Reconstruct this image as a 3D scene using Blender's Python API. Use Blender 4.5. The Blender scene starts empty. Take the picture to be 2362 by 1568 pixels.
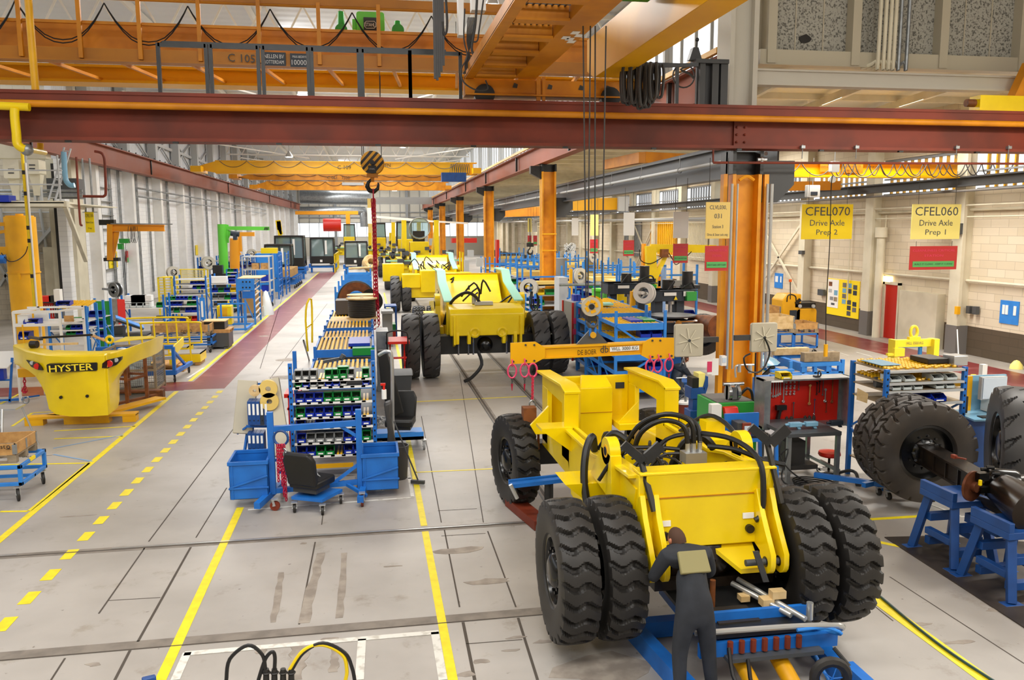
import bpy, math, random
from mathutils import Vector as V, Matrix
random.seed(7)
S=bpy.context.scene; C=S.collection
PI=math.pi
# ---------------------------------------------------------------- camera (measured from vanishing points)
F=1901.9763; CAMZ=4.5
R=[[0.98552077,-0.16948882,-0.00472762],[0.02718981,0.13045503,0.99108133],[-0.16736046,-0.97685978,0.13317451]]
cd=bpy.data.cameras.new('camera'); cam=bpy.data.objects.new('camera',cd); C.objects.link(cam)
cd.sensor_width=36; cd.lens=36*F/2362; cd.clip_end=600
cam.matrix_world=Matrix.Translation((0,0,CAMZ))@Matrix(R).transposed().to_4x4()
S.camera=cam
def ray(px,py):
 c=(px-1181,784-py,-F)
 return V([sum(R[k][i]*c[k] for k in range(3)) for i in range(3)])
def G(px,py,z=0.):            # point at height z seen at that pixel
 r=ray(px,py); t=(z-CAMZ)/r.z; return V((r.x*t,r.y*t,z))
def A(px,py,Y):               # point at depth Y
 r=ray(px,py); t=Y/r.y; return V((r.x*t,Y,CAMZ+r.z*t))
def AX(px,py,X):              # point at side distance X
 r=ray(px,py); t=X/r.x; return V((X,r.y*t,CAMZ+r.z*t))
# ---------------------------------------------------------------- materials
def lin(h):
 h=h.lstrip('#'); o=[]
 for i in (0,2,4):
  c=int(h[i:i+2],16)/255; o.append(c/12.92 if c<=.04045 else ((c+.055)/1.055)**2.4)
 return (*o,1)
MT={}
def mat(name,col,rough=.5,metal=0.,col2=None,sc=6.,amt=.5,bump=0.,det=3,lo=.4,hi=.65,coat=0.,spec=.5):
 if name in MT: return MT[name]
 m=bpy.data.materials.new(name); m.use_nodes=True; nt=m.node_tree; b=nt.nodes['Principled BSDF']
 b.inputs['Base Color'].default_value=lin(col); b.inputs['Roughness'].default_value=rough; b.inputs['Metallic'].default_value=metal
 b.inputs['Specular IOR Level'].default_value=spec
 if coat: b.inputs['Coat Weight'].default_value=coat
 if col2 or bump:
  tc=nt.nodes.new('ShaderNodeTexCoord'); n=nt.nodes.new('ShaderNodeTexNoise')
  n.inputs['Scale'].default_value=sc; n.inputs['Detail'].default_value=det
  nt.links.new(tc.outputs['Object'],n.inputs['Vector'])
  if col2:
   r=nt.nodes.new('ShaderNodeValToRGB'); r.color_ramp.elements[0].position=lo; r.color_ramp.elements[1].position=hi
   a=lin(col); c=lin(col2); r.color_ramp.elements[0].color=a
   r.color_ramp.elements[1].color=tuple(a[i]*(1-amt)+c[i]*amt for i in range(3))+(1,)
   nt.links.new(n.outputs['Fac'],r.inputs['Fac']); nt.links.new(r.outputs['Color'],b.inputs['Base Color'])
  if bump:
   u=nt.nodes.new('ShaderNodeBump'); u.inputs['Strength'].default_value=bump; u.inputs['Distance'].default_value=.02
   nt.links.new(n.outputs['Fac'],u.inputs['Height']); nt.links.new(u.outputs['Normal'],b.inputs['Normal'])
 MT[name]=m; return m
def emis(name,col,s):
 m=bpy.data.materials.new(name); m.use_nodes=True; b=m.node_tree.nodes['Principled BSDF']
 b.inputs['Base Color'].default_value=lin(col); b.inputs['Emission Color'].default_value=lin(col); b.inputs['Emission Strength'].default_value=s
 MT[name]=m; return m
def glassy(name,col,t=.8,rough=.1):
 m=bpy.data.materials.new(name); m.use_nodes=True; nt=m.node_tree; b=nt.nodes['Principled BSDF']; o=nt.nodes['Material Output']
 b.inputs['Base Color'].default_value=lin(col); b.inputs['Roughness'].default_value=rough
 tr=nt.nodes.new('ShaderNodeBsdfTransparent'); tr.inputs['Color'].default_value=lin(col); mx=nt.nodes.new('ShaderNodeMixShader'); mx.inputs['Fac'].default_value=t
 nt.links.new(b.outputs[0],mx.inputs[1]); nt.links.new(tr.outputs[0],mx.inputs[2]); nt.links.new(mx.outputs[0],o.inputs['Surface'])
 MT[name]=m; return m
def brick(name,c1,c2,mort,dark=None,split=None,w=.45,h=.2,axis='x',bumps=.25,rough=.75):
 m=bpy.data.materials.new(name); m.use_nodes=True; nt=m.node_tree; b=nt.nodes['Principled BSDF']; b.inputs['Roughness'].default_value=rough
 g=nt.nodes.new('ShaderNodeNewGeometry'); sx=nt.nodes.new('ShaderNodeSeparateXYZ'); cx=nt.nodes.new('ShaderNodeCombineXYZ')
 nt.links.new(g.outputs['Position'],sx.inputs[0]); nt.links.new(sx.outputs[0 if axis=='x' else 1],cx.inputs[0]); nt.links.new(sx.outputs[2],cx.inputs[1])
 k=nt.nodes.new('ShaderNodeTexBrick'); nt.links.new(cx.outputs[0],k.inputs['Vector']); k.inputs['Scale'].default_value=1
 k.inputs['Brick Width'].default_value=w; k.inputs['Row Height'].default_value=h; k.inputs['Mortar Size'].default_value=.008; k.inputs['Bias'].default_value=0
 k.inputs['Color1'].default_value=lin(c1); k.inputs['Color2'].default_value=lin(c2); k.inputs['Mortar'].default_value=lin(mort)
 out=k.outputs['Color']
 if dark:
  gt=nt.nodes.new('ShaderNodeMath'); gt.operation='LESS_THAN'; gt.inputs[1].default_value=split; nt.links.new(sx.outputs[2],gt.inputs[0])
  mx=nt.nodes.new('ShaderNodeMix'); mx.data_type='RGBA'; mx.blend_type='MULTIPLY'
  nt.links.new(gt.outputs[0],mx.inputs[0]); nt.links.new(out,mx.inputs[6]); mx.inputs[7].default_value=lin(dark); out=mx.outputs[2]
 nt.links.new(out,b.inputs['Base Color'])
 u=nt.nodes.new('ShaderNodeBump'); u.inputs['Strength'].default_value=bumps; u.inputs['Distance'].default_value=.02
 iv=nt.nodes.new('ShaderNodeMath'); iv.operation='SUBTRACT'; iv.inputs[0].default_value=1; nt.links.new(k.outputs['Fac'],iv.inputs[1])
 nt.links.new(iv.outputs[0],u.inputs['Height']); nt.links.new(u.outputs[0],b.inputs['Normal'])
 MT[name]=m; return m
# ---------------------------------------------------------------- mesh builder
class B:
 def __init__(s): s.v=[]; s.f=[]; s.m=[]
 def add(s,vs,fs,m=0):
  o=len(s.v); s.v+=[V(p) for p in vs]; s.f+=[tuple(i+o for i in f) for f in fs]; s.m+=[m]*len(fs); return s
 def box(s,x0,x1,y0,y1,z0,z1,m=0):
  return s.add([(x0,y0,z0),(x1,y0,z0),(x1,y1,z0),(x0,y1,z0),(x0,y0,z1),(x1,y0,z1),(x1,y1,z1),(x0,y1,z1)],
    [(0,3,2,1),(4,5,6,7),(0,1,5,4),(1,2,6,5),(2,3,7,6),(3,0,4,7)],m)
 def cb(s,c,d,m=0,rz=0.,rx=0.,ry=0.):      # centred box with rotation
  q=Matrix.Rotation(rz,3,'Z')@Matrix.Rotation(rx,3,'X')@Matrix.Rotation(ry,3,'Y'); c=V(c); k=[(-1,-1,-1),(1,-1,-1),(1,1,-1),(-1,1,-1),(-1,-1,1),(1,-1,1),(1,1,1),(-1,1,1)]
  return s.add([c+q@V((a*d[0]/2,b*d[1]/2,e*d[2]/2)) for a,b,e in k],[(0,3,2,1),(4,5,6,7),(0,1,5,4),(1,2,6,5),(2,3,7,6),(3,0,4,7)],m)
 def fr(s,p,q,up=(0,0,1)):
  d=(V(q)-V(p)).normalized(); u=V(up)
  if abs(d.dot(u))>.98: u=V((0,1,0))
  a=d.cross(u).normalized(); return d,a,a.cross(d).normalized()
 def bar(s,p,q,w,h=None,m=0,up=(0,0,1)):
  h=w if h is None else h; p=V(p); q=V(q); d,a,u=s.fr(p,q,up); a=a*w/2; u=u*h/2
  return s.add([p-a-u,p+a-u,p+a+u,p-a+u,q-a-u,q+a-u,q+a+u,q-a+u],[(0,1,2,3),(7,6,5,4),(0,4,5,1),(1,5,6,2),(2,6,7,3),(3,7,4,0)],m)
 def cyl(s,p,q,r,n=12,r2=None,m=0,cap=True):
  r2=r if r2 is None else r2; p=V(p); q=V(q); d,a,u=s.fr(p,q); vs=[]
  for c,k in ((p,r),(q,r2)):
   for i in range(n): t=2*PI*i/n; vs.append(c+(a*math.cos(t)+u*math.sin(t))*k)
  fs=[(i,(i+1)%n,n+(i+1)%n,n+i) for i in range(n)]
  if cap: fs+=[tuple(range(n-1,-1,-1)),tuple(range(n,2*n))]
  return s.add(vs,fs,m)
 def tube(s,pts,r,n=6,sm=4,m=0,closed=False):
  P=[V(p) for p in pts]
  if sm>1 and len(P)>2:
   Q=[]; L=len(P); rg=range(L if closed else L-1)
   for i in rg:
    p0=P[(i-1)%L] if closed else P[max(i-1,0)]; p1=P[i]; p2=P[(i+1)%L]; p3=P[(i+2)%L] if closed else P[min(i+2,L-1)]
    for k in range(sm):
     t=k/sm; Q.append(.5*((2*p1)+(-p0+p2)*t+(2*p0-5*p1+4*p2-p3)*t*t+(-p0+3*p1-3*p2+p3)*t**3))
   if not closed: Q.append(P[-1])
   P=Q
  L=len(P); vs=[]; a=None
  for i,p in enumerate(P):
   nx=P[(i+1)%L] if (closed or i<L-1) else p; pv=P[i-1] if (closed or i>0) else p
   d=(nx-pv)
   if d.length<1e-7: d=V((0,0,1))
   d.normalize()
   if a is None:
    a=d.cross(V((0,0,1)) if abs(d.z)<.9 else V((1,0,0))).normalized()
   else:
    a=a-d*a.dot(d)
    a=a.normalized() if a.length>1e-6 else d.orthogonal().normalized()
   u=d.cross(a)
   for k in range(n): t=2*PI*k/n; vs.append(p+(a*math.cos(t)+u*math.sin(t))*r)
  fs=[]
  for i in range(L if closed else L-1):
   j=(i+1)%L
   for k in range(n): l=(k+1)%n; fs.append((i*n+k,i*n+l,j*n+l,j*n+k))
  if not closed: fs+=[tuple(range(n-1,-1,-1)),tuple(range((L-1)*n,L*n))]
  return s.add(vs,fs,m)
 def prism(s,pts,ext,m=0):                 # planar polygon extruded by vector
  P=[V(p) for p in pts]; e=V(ext); n=len(P)
  return s.add(P+[p+e for p in P],[tuple(range(n-1,-1,-1)),tuple(range(n,2*n))]+[(i,(i+1)%n,n+(i+1)%n,n+i) for i in range(n)],m)
 def lathe(s,prof,o=(0,0,0),ax='z',n=24,m=0,closed=False):
  o=V(o); vs=[]
  if isinstance(ax,str): d={'x':V((1,0,0)),'y':V((0,1,0)),'z':V((0,0,1))}[ax]
  else: d=V(ax).normalized()
  a=d.orthogonal().normalized(); u=d.cross(a)
  for r,h in prof:
   for k in range(n): t=2*PI*k/n; vs.append(o+d*h+(a*math.cos(t)+u*math.sin(t))*max(r,1e-4))
  L=len(prof); fs=[]
  for i in range(L if closed else L-1):
   j=(i+1)%L
   for k in range(n): l=(k+1)%n; fs.append((i*n+k,i*n+l,j*n+l,j*n+k))
  return s.add(vs,fs,m)
 def ball(s,c,r,n=12,m=0,sz=1.):
  return s.lathe([(r*math.sin(PI*i/8),-r*sz*math.cos(PI*i/8)) for i in range(9)],c,'z',n,m)
 def ring(s,c,ax,R_,r,n=16,k=6,m=0,st=(1,1)):
  d=V(ax).normalized(); a=d.orthogonal().normalized() if abs(d.z)>.5 else V((0,0,1)); b=d.cross(a)
  return s.tube([V(c)+a*math.cos(2*PI*i/n)*R_*st[0]+b*math.sin(2*PI*i/n)*R_*st[1] for i in range(n)],r,k,1,m,True)
 def chain(s,p,q,L=.09,w=.028,r=.011,m=0):
  p=V(p); q=V(q); n=max(2,int((q-p).length/(L*.72))); d=(q-p).normalized(); a=d.orthogonal().normalized(); b=d.cross(a)
  for i in range(n):
   c=p.lerp(q,(i+.5)/n); t=a if i%2 else b
   s.tube([c+d*math.cos(2*PI*k/8)*L/2+t*math.sin(2*PI*k/8)*w for k in range(8)],r,5,1,m,True)
  return s
 def rbox(s,x0,x1,y0,y1,z0,z1,r,m=0,ax='y',n=3):   # box with rounded outline, extruded along an axis
  pts=[]
  a0,a1,b0,b1,e0,e1={'y':(x0,x1,z0,z1,y0,y1),'z':(x0,x1,y0,y1,z0,z1),'x':(y0,y1,z0,z1,x0,x1)}[ax]
  for cx,cy,t0 in ((a1-r,b1-r,0),(a0+r,b1-r,90),(a0+r,b0+r,180),(a1-r,b0+r,270)):
   for i in range(n+1): t=math.radians(t0+90*i/n); pts.append((cx+r*math.cos(t),cy+r*math.sin(t)))
  mk={'y':lambda a,b:(a,e0,b),'z':lambda a,b:(a,b,e0),'x':lambda a,b:(e0,a,b)}[ax]; e={'y':(0,e1-e0,0),'z':(0,0,e1-e0),'x':(e1-e0,0,0)}[ax]
  return s.prism([mk(a,b) for a,b in pts],e,m)
SPLIT=set('wheel mast_lug control_valve wooden_block bolt railing_post pipe_clip headlight mast fender_board knob photograph button rung lamp cylinder_rod hook_eye side_bracket round_hole pin_bore side_tank ballast_box cross_member paper_pocket cable_loop pipe leg name_plate gusset paper contents tool_tray small_bracket end_carriage end_plate protective_film cross_plate hose warning motor lift_cylinder poster_picture wall_mount label_plate clamp_jaw plug price_tag hinge hydraulic_hose splice purlin rafter bulkhead_post upper_column pilaster wall_column column_foot wall_pipe conduit band panel_joint wall_post roof_purlin cross_brace rear_shelf side_brace frame tool flat_cable walkway_edge'.split())
def pieces(b):           # separate bodies of a mesh, as lists of faces
 par=list(range(len(b.v)))
 def fd(i):
  while par[i]!=i: par[i]=par[par[i]]; i=par[i]
  return i
 for f in b.f:
  r=fd(f[0])
  for i in f[1:]: par[fd(i)]=r
 g={}
 for k,f in enumerate(b.f): g.setdefault(fd(f[0]),[]).append(k)
 L=[]
 for fs in g.values():
  vs=[b.v[i] for k in fs for i in b.f[k]]; L.append([fs,[min(v[a] for v in vs)-.006 for a in range(3)],[max(v[a] for v in vs)+.006 for a in range(3)]])
 ch=True
 while ch:
  ch=False
  for i in range(len(L)):
   for j in range(i+1,len(L)):
    if all(L[i][1][a]<=L[j][2][a] and L[j][1][a]<=L[i][2][a] for a in range(3)):
     L[i]=[L[i][0]+L[j][0],[min(p,q) for p,q in zip(L[i][1],L[j][1])],[max(p,q) for p,q in zip(L[i][2],L[j][2])]]; L.pop(j); ch=True; break
   if ch: break
 return L
def obj(name,b,m,parent=None,bevel=0,ang=.7,smooth=True):
 if name in SPLIT and parent is not None and len(b.f)<3000:
  L=pieces(b)
  if 1<len(L)<=90:
   for fs,_,_ in L:
    c=B(); mp={}
    for k in fs:
     for i in b.f[k]:
      if i not in mp: mp[i]=len(c.v); c.v.append(b.v[i])
     c.f.append(tuple(mp[i] for i in b.f[k])); c.m.append(b.m[k])
    o=obj_(name,c,m,parent,bevel,ang,smooth)
   return o
 return obj_(name,b,m,parent,bevel,ang,smooth)
def obj_(name,b,m,parent=None,bevel=0,ang=.7,smooth=True):
 me=bpy.data.meshes.new(name); inv=None
 if parent is not None:
  mw=Matrix.Translation(parent.location)@Matrix.Rotation(parent.rotation_euler.z,4,'Z'); pp=parent.parent
  if pp is not None: mw=Matrix.Translation(pp.location)@Matrix.Rotation(pp.rotation_euler.z,4,'Z')@mw
  inv=mw.inverted()
 me.from_pydata([tuple(inv@p) if inv else tuple(p) for p in b.v],[],b.f)
 for q in (m if isinstance(m,(list,tuple)) else [m]): me.materials.append(MT[q] if isinstance(q,str) else q)
 if any(b.m): me.polygons.foreach_set('material_index',b.m)
 if smooth:
  me.polygons.foreach_set('use_smooth',[True]*len(b.f)); me.set_sharp_from_angle(angle=ang)
 me.update(); o=bpy.data.objects.new(name,me); C.objects.link(o)
 if parent is not None: o.parent=parent
 if bevel:
  k=o.modifiers.new('bevel','BEVEL'); k.width=bevel; k.segments=2; k.limit_method='ANGLE'; k.angle_limit=.6
 return o
def tag(o,label,cat,group=None,kind=None):
 o['label']=label
 if cat: o['category']=cat
 if group: o['group']=group
 if kind: o['kind']=kind
 return o
def thing(name,label,cat,loc=(0,0,0),rz=0.,group=None):
 o=bpy.data.objects.new(name,None); o.empty_display_size=.2; C.objects.link(o); o.location=loc; o.rotation_euler=(0,0,rz)
 return tag(o,label,cat,group)
def one(name,label,cat,b,m,group=None,bevel=0,ang=.7,base=None):   # single-mesh thing, origin at its base
 if base is None:
  xs=[p.x for p in b.v]; ys=[p.y for p in b.v]; base=V(((min(xs)+max(xs))/2,(min(ys)+max(ys))/2,min(p.z for p in b.v)))
 b.v=[p-V(base) for p in b.v]; o=obj(name,b,m,None,bevel,ang); o.location=base
 return tag(o,label,cat,group)
def struct(name,b,m,label=None,parent=None,cat='building'):
 o=obj(name,b,m,parent,ang=.5)
 if parent is None: o['kind']='structure'; o['label']=label or name.replace('_',' '); o['category']=cat
 return o
def dup(root,loc,rz=None,label=None,group=None):
 r=root.copy(); C.objects.link(r); r.location=loc
 if rz is not None: r.rotation_euler=(0,0,rz)
 if label: r['label']=label
 if group: r['group']=group
 for ch in list(root.children):
  c=ch.copy(); C.objects.link(c); c.parent=r
  for g in list(ch.children): d=g.copy(); C.objects.link(d); d.parent=c
 return r
def text(name,s,m,parent,o,ux,uy,h,w=None,ext=.004,align='CENTER',bold=0.):   # lettering as mesh: origin o (centre), ux right, uy up
 cu=bpy.data.curves.new('t','FONT'); cu.body=s; cu.size=1; cu.align_x='CENTER'; cu.align_y='CENTER'; cu.resolution_u=2; cu.offset=bold
 t=bpy.data.objects.new('t',cu); C.objects.link(t); bpy.context.view_layer.update()
 me=bpy.data.meshes.new_from_object(t.evaluated_get(bpy.context.evaluated_depsgraph_get()))
 xs=[v.co.x for v in me.vertices]; ys=[v.co.y for v in me.vertices]
 W=max(xs)-min(xs); Hh=max(ys)-min(ys); cx=(max(xs)+min(xs))/2; cy=(max(ys)+min(ys))/2
 ky=h/Hh; kx=(w/W) if w else ky; ux=V(ux).normalized(); uy=V(uy).normalized(); nz=ux.cross(uy); o=V(o)
 b=B(); b.v=[o+ux*(v.co.x-cx)*kx+uy*(v.co.y-cy)*ky+nz*ext for v in me.vertices]; b.f=[tuple(p.vertices) for p in me.polygons]; b.m=[0]*len(b.f)
 bpy.data.objects.remove(t); bpy.data.meshes.remove(me); bpy.data.curves.remove(cu)
 return obj(name,b,m,parent,smooth=False)
NUM=['first','second','third','fourth','fifth','sixth','seventh','eighth','ninth','tenth','eleventh','twelfth','thirteenth','fourteenth','fifteenth','sixteenth','seventeenth','eighteenth','nineteenth','twentieth','twenty-first','twenty-second','twenty-third','twenty-fourth']
# palette
mat('yellow','#f5d400',.32,col2='#e0bd00',sc=1.5,amt=.5,coat=.15); mat('yellow_pale','#f7dc30',.4); mat('crane_yellow','#f0b400',.45,col2='#d89a00',sc=2,amt=.7)
mat('crane_orange','#d88a00',.5,col2='#b87000',sc=1.2,amt=.8); mat('column_orange','#eea010',.45,col2='#cc7e08',sc=1.3,amt=.8)
mat('brown_red','#7e2e14',.6,col2='#542212',sc=.8,amt=.7); mat('rail_red','#8c4426',.55,col2='#8c5040',sc=.6,amt=.7)
mat('blue','#1b6fc8',.45,col2='#155aa8',sc=3,amt=.6); mat('blue_bright','#2f86dc',.45,col2='#2372c4',sc=3,amt=.5); mat('blue_dark','#14488c',.5,col2='#0f3870',sc=3,amt=.6)
mat('bin_blue','#1030a8',.35); mat('bin_green','#0c8438',.35); mat('bin_grey','#8a8c8c',.4); mat('bin_red','#d42010',.4); mat('bin_yellow','#e8c800',.4); mat('bin_clear','#c8d0d0',.25)
mat('rubber','#252321',.5,col2='#302d2a',sc=3,amt=.7,bump=.05,spec=.4); mat('rubber_light','#343333',.5,col2='#403e3d',sc=2,amt=.7); mat('rubber_brown','#2c2723',.5,col2='#3c342c',sc=2.5,amt=.8)
mat('black','#141414',.45); mat('black_gloss','#0c0c0c',.22); mat('black_steel','#1c1d1e',.4,col2='#2a2a2a',sc=4,amt=.6); mat('dark_grey','#3a3b3c',.5); mat('steel_grey','#54575a',.45,.3)
mat('grey','#8b8d8e',.5); mat('light_grey','#b9bbbb',.5); mat('white','#eceae4',.55); mat('white_paint','#f2f1ee',.6,col2='#e4e2de',sc=1.5,amt=.6); mat('cream','#ddd6bf',.6,col2='#c4bca4',sc=1.2,amt=.6); mat('beige_metal','#b9b19c',.45)
mat('chrome','#c8c8c8',.18,.95); mat('alu','#c4c6c6',.32,.7); mat('galv','#a0a4a6',.38,.7,col2='#7d8184',sc=5,amt=.6)
mat('wood','#c99a5c',.65,col2='#a87a44',sc=7,amt=.8); mat('wood_light','#dcbf8c',.65,col2='#c4a066',sc=6,amt=.8); mat('wood_grey','#a08e72',.7,col2='#7c6c54',sc=6,amt=.8); mat('rust','#8a5024',.6,col2='#5c3014',sc=5,amt=.9)
mat('cardboard','#b8935c',.75); mat('red','#d8200e',.4); mat('sign_red','#c03030',.4); mat('door_red','#c82010',.4); mat('green','#2fa03c',.45); mat('green_bright','#5fc83c',.45); mat('sign_green','#58b060',.4); mat('pale_green','#9fdcae',.5); mat('mint','#9fdcc4',.5)
mat('pink','#e0406c',.4); mat('chain_red','#c02040',.35,.2); mat('sign_yellow','#ffe000',.45); mat('sign_pale','#f8e884',.45); mat('sign_sand','#e4c46c',.45); mat('sign_white','#dcdcda',.45); mat('paper','#f2f2ee',.7); mat('roller','#e8b418',.35); mat('track','#5c5038',.5,.2)
mat('stone','#c2bdb0',.7); mat('oil_black','#171310',.25,col2='#2a2018',sc=3,amt=.8); mat('brake_rust','#5a3020',.35,.5,col2='#7a4a30',sc=3,amt=.8); mat('amber','#e86010',.3); mat('tape_white','#e6e6e2',.5); mat('dark_sign','#26303c',.5); mat('charcoal','#3c3a38',.5)
mat('skin','#b87454',.6); mat('hair','#4a3020',.8); mat('navy','#23262c',.85,col2='#2e3138',sc=8,amt=.6); mat('hi_vis','#8c8458',.7); mat('purple_shelf','#8c8698',.5); mat('plastic_film','#dfe8ea',.2); mat('film_blue','#7fb0cc',.2); mat('gold','#d8a020',.35)
mat('screen','#c8d4e0',.2); mat('jib_yellow','#efb010',.4,col2='#d89a10',sc=1.5,amt=.6); mat('jib_orange','#f0a01c',.4); mat('hazard_black','#1a1612',.4); mat('concrete_dark','#6c6864',.7)
glassy('glass','#a8bcbc',.6,.05); glassy('glass_pane','#ffffff',.97,.15); glassy('haze_pane','#ffffff',.9,.4)
emis('lamp_white','#fffdf4',9.); emis('lamp_warm','#ffe9b0',3.)
# world, lights
w=bpy.data.worlds.new('World'); S.world=w; w.use_nodes=True
w.node_tree.nodes['Background'].inputs[0].default_value=(.93,.96,1,1); w.node_tree.nodes['Background'].inputs[1].default_value=1.6
S.view_settings.view_transform='Standard'; S.view_settings.look='None'; S.view_settings.exposure=0.12; S.view_settings.gamma=1
def area(name,x,y,z,sx,sy,e,col=(1,.97,.9)):
 l=bpy.data.lights.new(name,'AREA'); l.shape='RECTANGLE'; l.size=sx; l.size_y=sy; l.energy=e; l.color=col
 o=bpy.data.objects.new(name,l); C.objects.link(o); o.location=(x,y,z); return o
for i,y in enumerate((0,9,29,45,62,80,100,122,142)): area('hall_light',-1 if y<20 else 0,y,12.6,12,2.2,(1300 if y<2 else 850) if y<20 else 1700,(1,.985,.95))
for i,y in enumerate((4,14,25,39,55,75,100,130)): area('bay_light',15.5,y,8.5,7,1.6,950,(1,.95,.87))
for x,y,e in ((-6,-5,330),(5,-6,330),(15,-4,500)):
 o=area('near_fill',x,y,11.5,5,1.5,e,(1,.98,.94)); o.rotation_euler=(math.radians(62),0,0)  # added fill behind the camera, brightens the signs and the beam
for i,y in enumerate((40,54,70,90,112,136)):
 o=area('left_wall_fill',-5.5,y,11.5,9,1.5,750,(1,.99,.97)); o.rotation_euler=(0,math.radians(-48),0)  # added fill row tilted sideways to whiten the left wall
# floor
def floormat():
 m=bpy.data.materials.new('painted_floor'); m.use_nodes=True; nt=m.node_tree; b=nt.nodes['Principled BSDF']; N=nt.nodes.new; L=nt.links.new
 tc=N('ShaderNodeTexCoord');
 def noise(sc,det,rg=.55):
  n=N('ShaderNodeTexNoise'); n.inputs['Scale'].default_value=sc; n.inputs['Detail'].default_value=det; n.inputs['Roughness'].default_value=rg; L(tc.outputs['Object'],n.inputs['Vector']); return n
 def ramp(src,a,b_,ca,cb):
  r=N('ShaderNodeValToRGB'); r.color_ramp.elements[0].position=a; r.color_ramp.elements[1].position=b_; r.color_ramp.elements[0].color=ca; r.color_ramp.elements[1].color=cb; L(src,r.inputs[0]); return r
 r1=ramp(noise(.35,5).outputs['Fac'],.38,.62,lin('#9c968f'),lin('#b3ada6'))
 r2=ramp(noise(1.6,8,.7).outputs['Fac'],.58,.74,(1,1,1,1),lin('#c8bca8'))
 r3=ramp(noise(9,3).outputs['Fac'],.70,.76,(1,1,1,1),lin('#8a8074'))
 m1=N('ShaderNodeMix'); m1.data_type='RGBA'; m1.blend_type='MULTIPLY'; m1.inputs[0].default_value=.8; L(r1.outputs[0],m1.inputs[6]); L(r2.outputs[0],m1.inputs[7])
 m2=N('ShaderNodeMix'); m2.data_type='RGBA'; m2.blend_type='MULTIPLY'; m2.inputs[0].default_value=.7; L(m1.outputs[2],m2.inputs[6]); L(r3.outputs[0],m2.inputs[7])
 L(m2.outputs[2],b.inputs['Base Color'])
 rr=N('ShaderNodeMapRange'); rr.inputs[3].default_value=.3; rr.inputs[4].default_value=.5; L(noise(1.1,4).outputs['Fac'],rr.inputs[0]); L(rr.outputs[0],b.inputs['Roughness'])
 MT['painted_floor']=m
floormat()
fl=struct('floor',B().box(-32,25,-10,151,-.3,0),'painted_floor','grey painted concrete floor of the factory hall')
mat('floor_yellow','#f2dc20',.5,col2='#d8c418',sc=8,amt=.6); mat('floor_white','#dedbd2',.55,col2='#b8b2a6',sc=9,amt=.8,lo=.5); mat('floor_red','#7c2c30',.32,col2='#9c5c5c',sc=1.4,amt=.8,det=8,lo=.52,hi=.7); mat('floor_blue','#7ea4cc',.5); mat('joint','#4c443c',.8); mat('groove','#857c72',.6,col2='#6c645c',sc=4,amt=.8); mat('wear_and_shade','#8a8076',.7,col2='#a49a8e',sc=5,amt=.9)
zc=[.002]
def strip(name,p,q,w,m,z=None,t=.002):      # painted strip on the floor between two floor points
 p=V((p[0],p[1],0)); q=V((q[0],q[1],0)); d=(q-p).normalized(); a=V((d.y,-d.x,0))*w/2; z=z or .002
 b=B().prism([p-a+V((0,0,z-t)),p+a+V((0,0,z-t)),q+a+V((0,0,z-t)),q-a+V((0,0,z-t))],(0,0,t)); return obj(name,b,m,fl,smooth=False)
def poly(name,pts,m,z=.002):
 return obj(name,B().prism([(p[0],p[1],.0) for p in pts],(0,0,z)),m,fl,smooth=False)
poly('red_aisle',[(-5.32,24.4),(-4.22,24.4),(-3.55,93.4),(-5.32,90)],'floor_red',.003)
poly('red_aisle',[(-14,24.3),(-5.32,24.3),(-5.32,25.7),(-14,25.7)],'floor_red',.003)
poly('red_aisle',[(17.9,14),(19.7,14),(20.1,60),(18.3,60)],'floor_red',.003)
for p,q,w_ in (((-5.48,7),(-5.48,24.2),.12),((-5.45,25.8),(-5.42,92),.12),((-2.2,7),(-2.2,13.6),.115),((.71,6.4),(.71,11.96),.1),((.71,12.2),(.71,21.5),.1),((.95,21.6),(.95,60),.1),
 ((.71,21.45),(4.1,21.6),.07),((.71,15.05),(2.6,15.0),.05),((5.97,6),(5.97,10.6),.17),((5.6,11.25),(9,11.2),.09),((6.3,11.2),(9.5,7.9),.09),((12.2,24.5),(13.5,16),.08)): strip('yellow_line',p,q,w_,'floor_yellow',.004)
for p,q in (((0,1180),(65,1179)),((68,1178),(205,1068)),((205,1068),(0,1072)),((125,1012),(283,1006)),((125,994),(312,983)),((28,983),(75,952)),((75,952),(150,948)),((375,868),(397,848)),((0,932),(60,900)),((700,520),(700,521))):
 if p!=(700,520): strip('yellow_line',G(*p),G(*q),.07,'floor_yellow',.004)
for p,q in (((123,1034),(285,1003)),((123,1048),(213,1064))): strip('blue_line',G(*p),G(*q),.05,'floor_blue',.005)
y=6.9
while y<24.2: strip('yellow_dash',(-4.27,y),(-4.27,y+.36),.15,'floor_yellow',.004); y+=.70
for p,q,w_ in (((404,1568),(432,1505),.09),((425,1508),(1012,1458),.09),((1003,1458),(1022,1568),.09),((835,1474),(829,1568),.09),((572,1176),(955,1147),.06),((952,1147),(940,1078),.06),((900,1108),(948,1103),.05),
 ((868,1012),(945,1005),.06),((941,1005),(936,972),.06),((880,978),(938,973),.05),((885,950),(934,946),.05),((930,970),(928,945),.05),
 ((2133,1158),(2215,1190),.05),((2133,1158),(2200,1152),.05),((2215,1192),(2362,1184),.05),((1915,807),(1958,820),.06),((1975,812),(2010,822),.07),((340,905),(372,925),.05),((345,928),(376,925),.05),((383,903),(340,908),.05),((433,872),(470,848),.08),((170,952),(350,925),.06)):
 strip('white_line',G(*p),G(*q),w_,'floor_white',.005)
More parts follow.
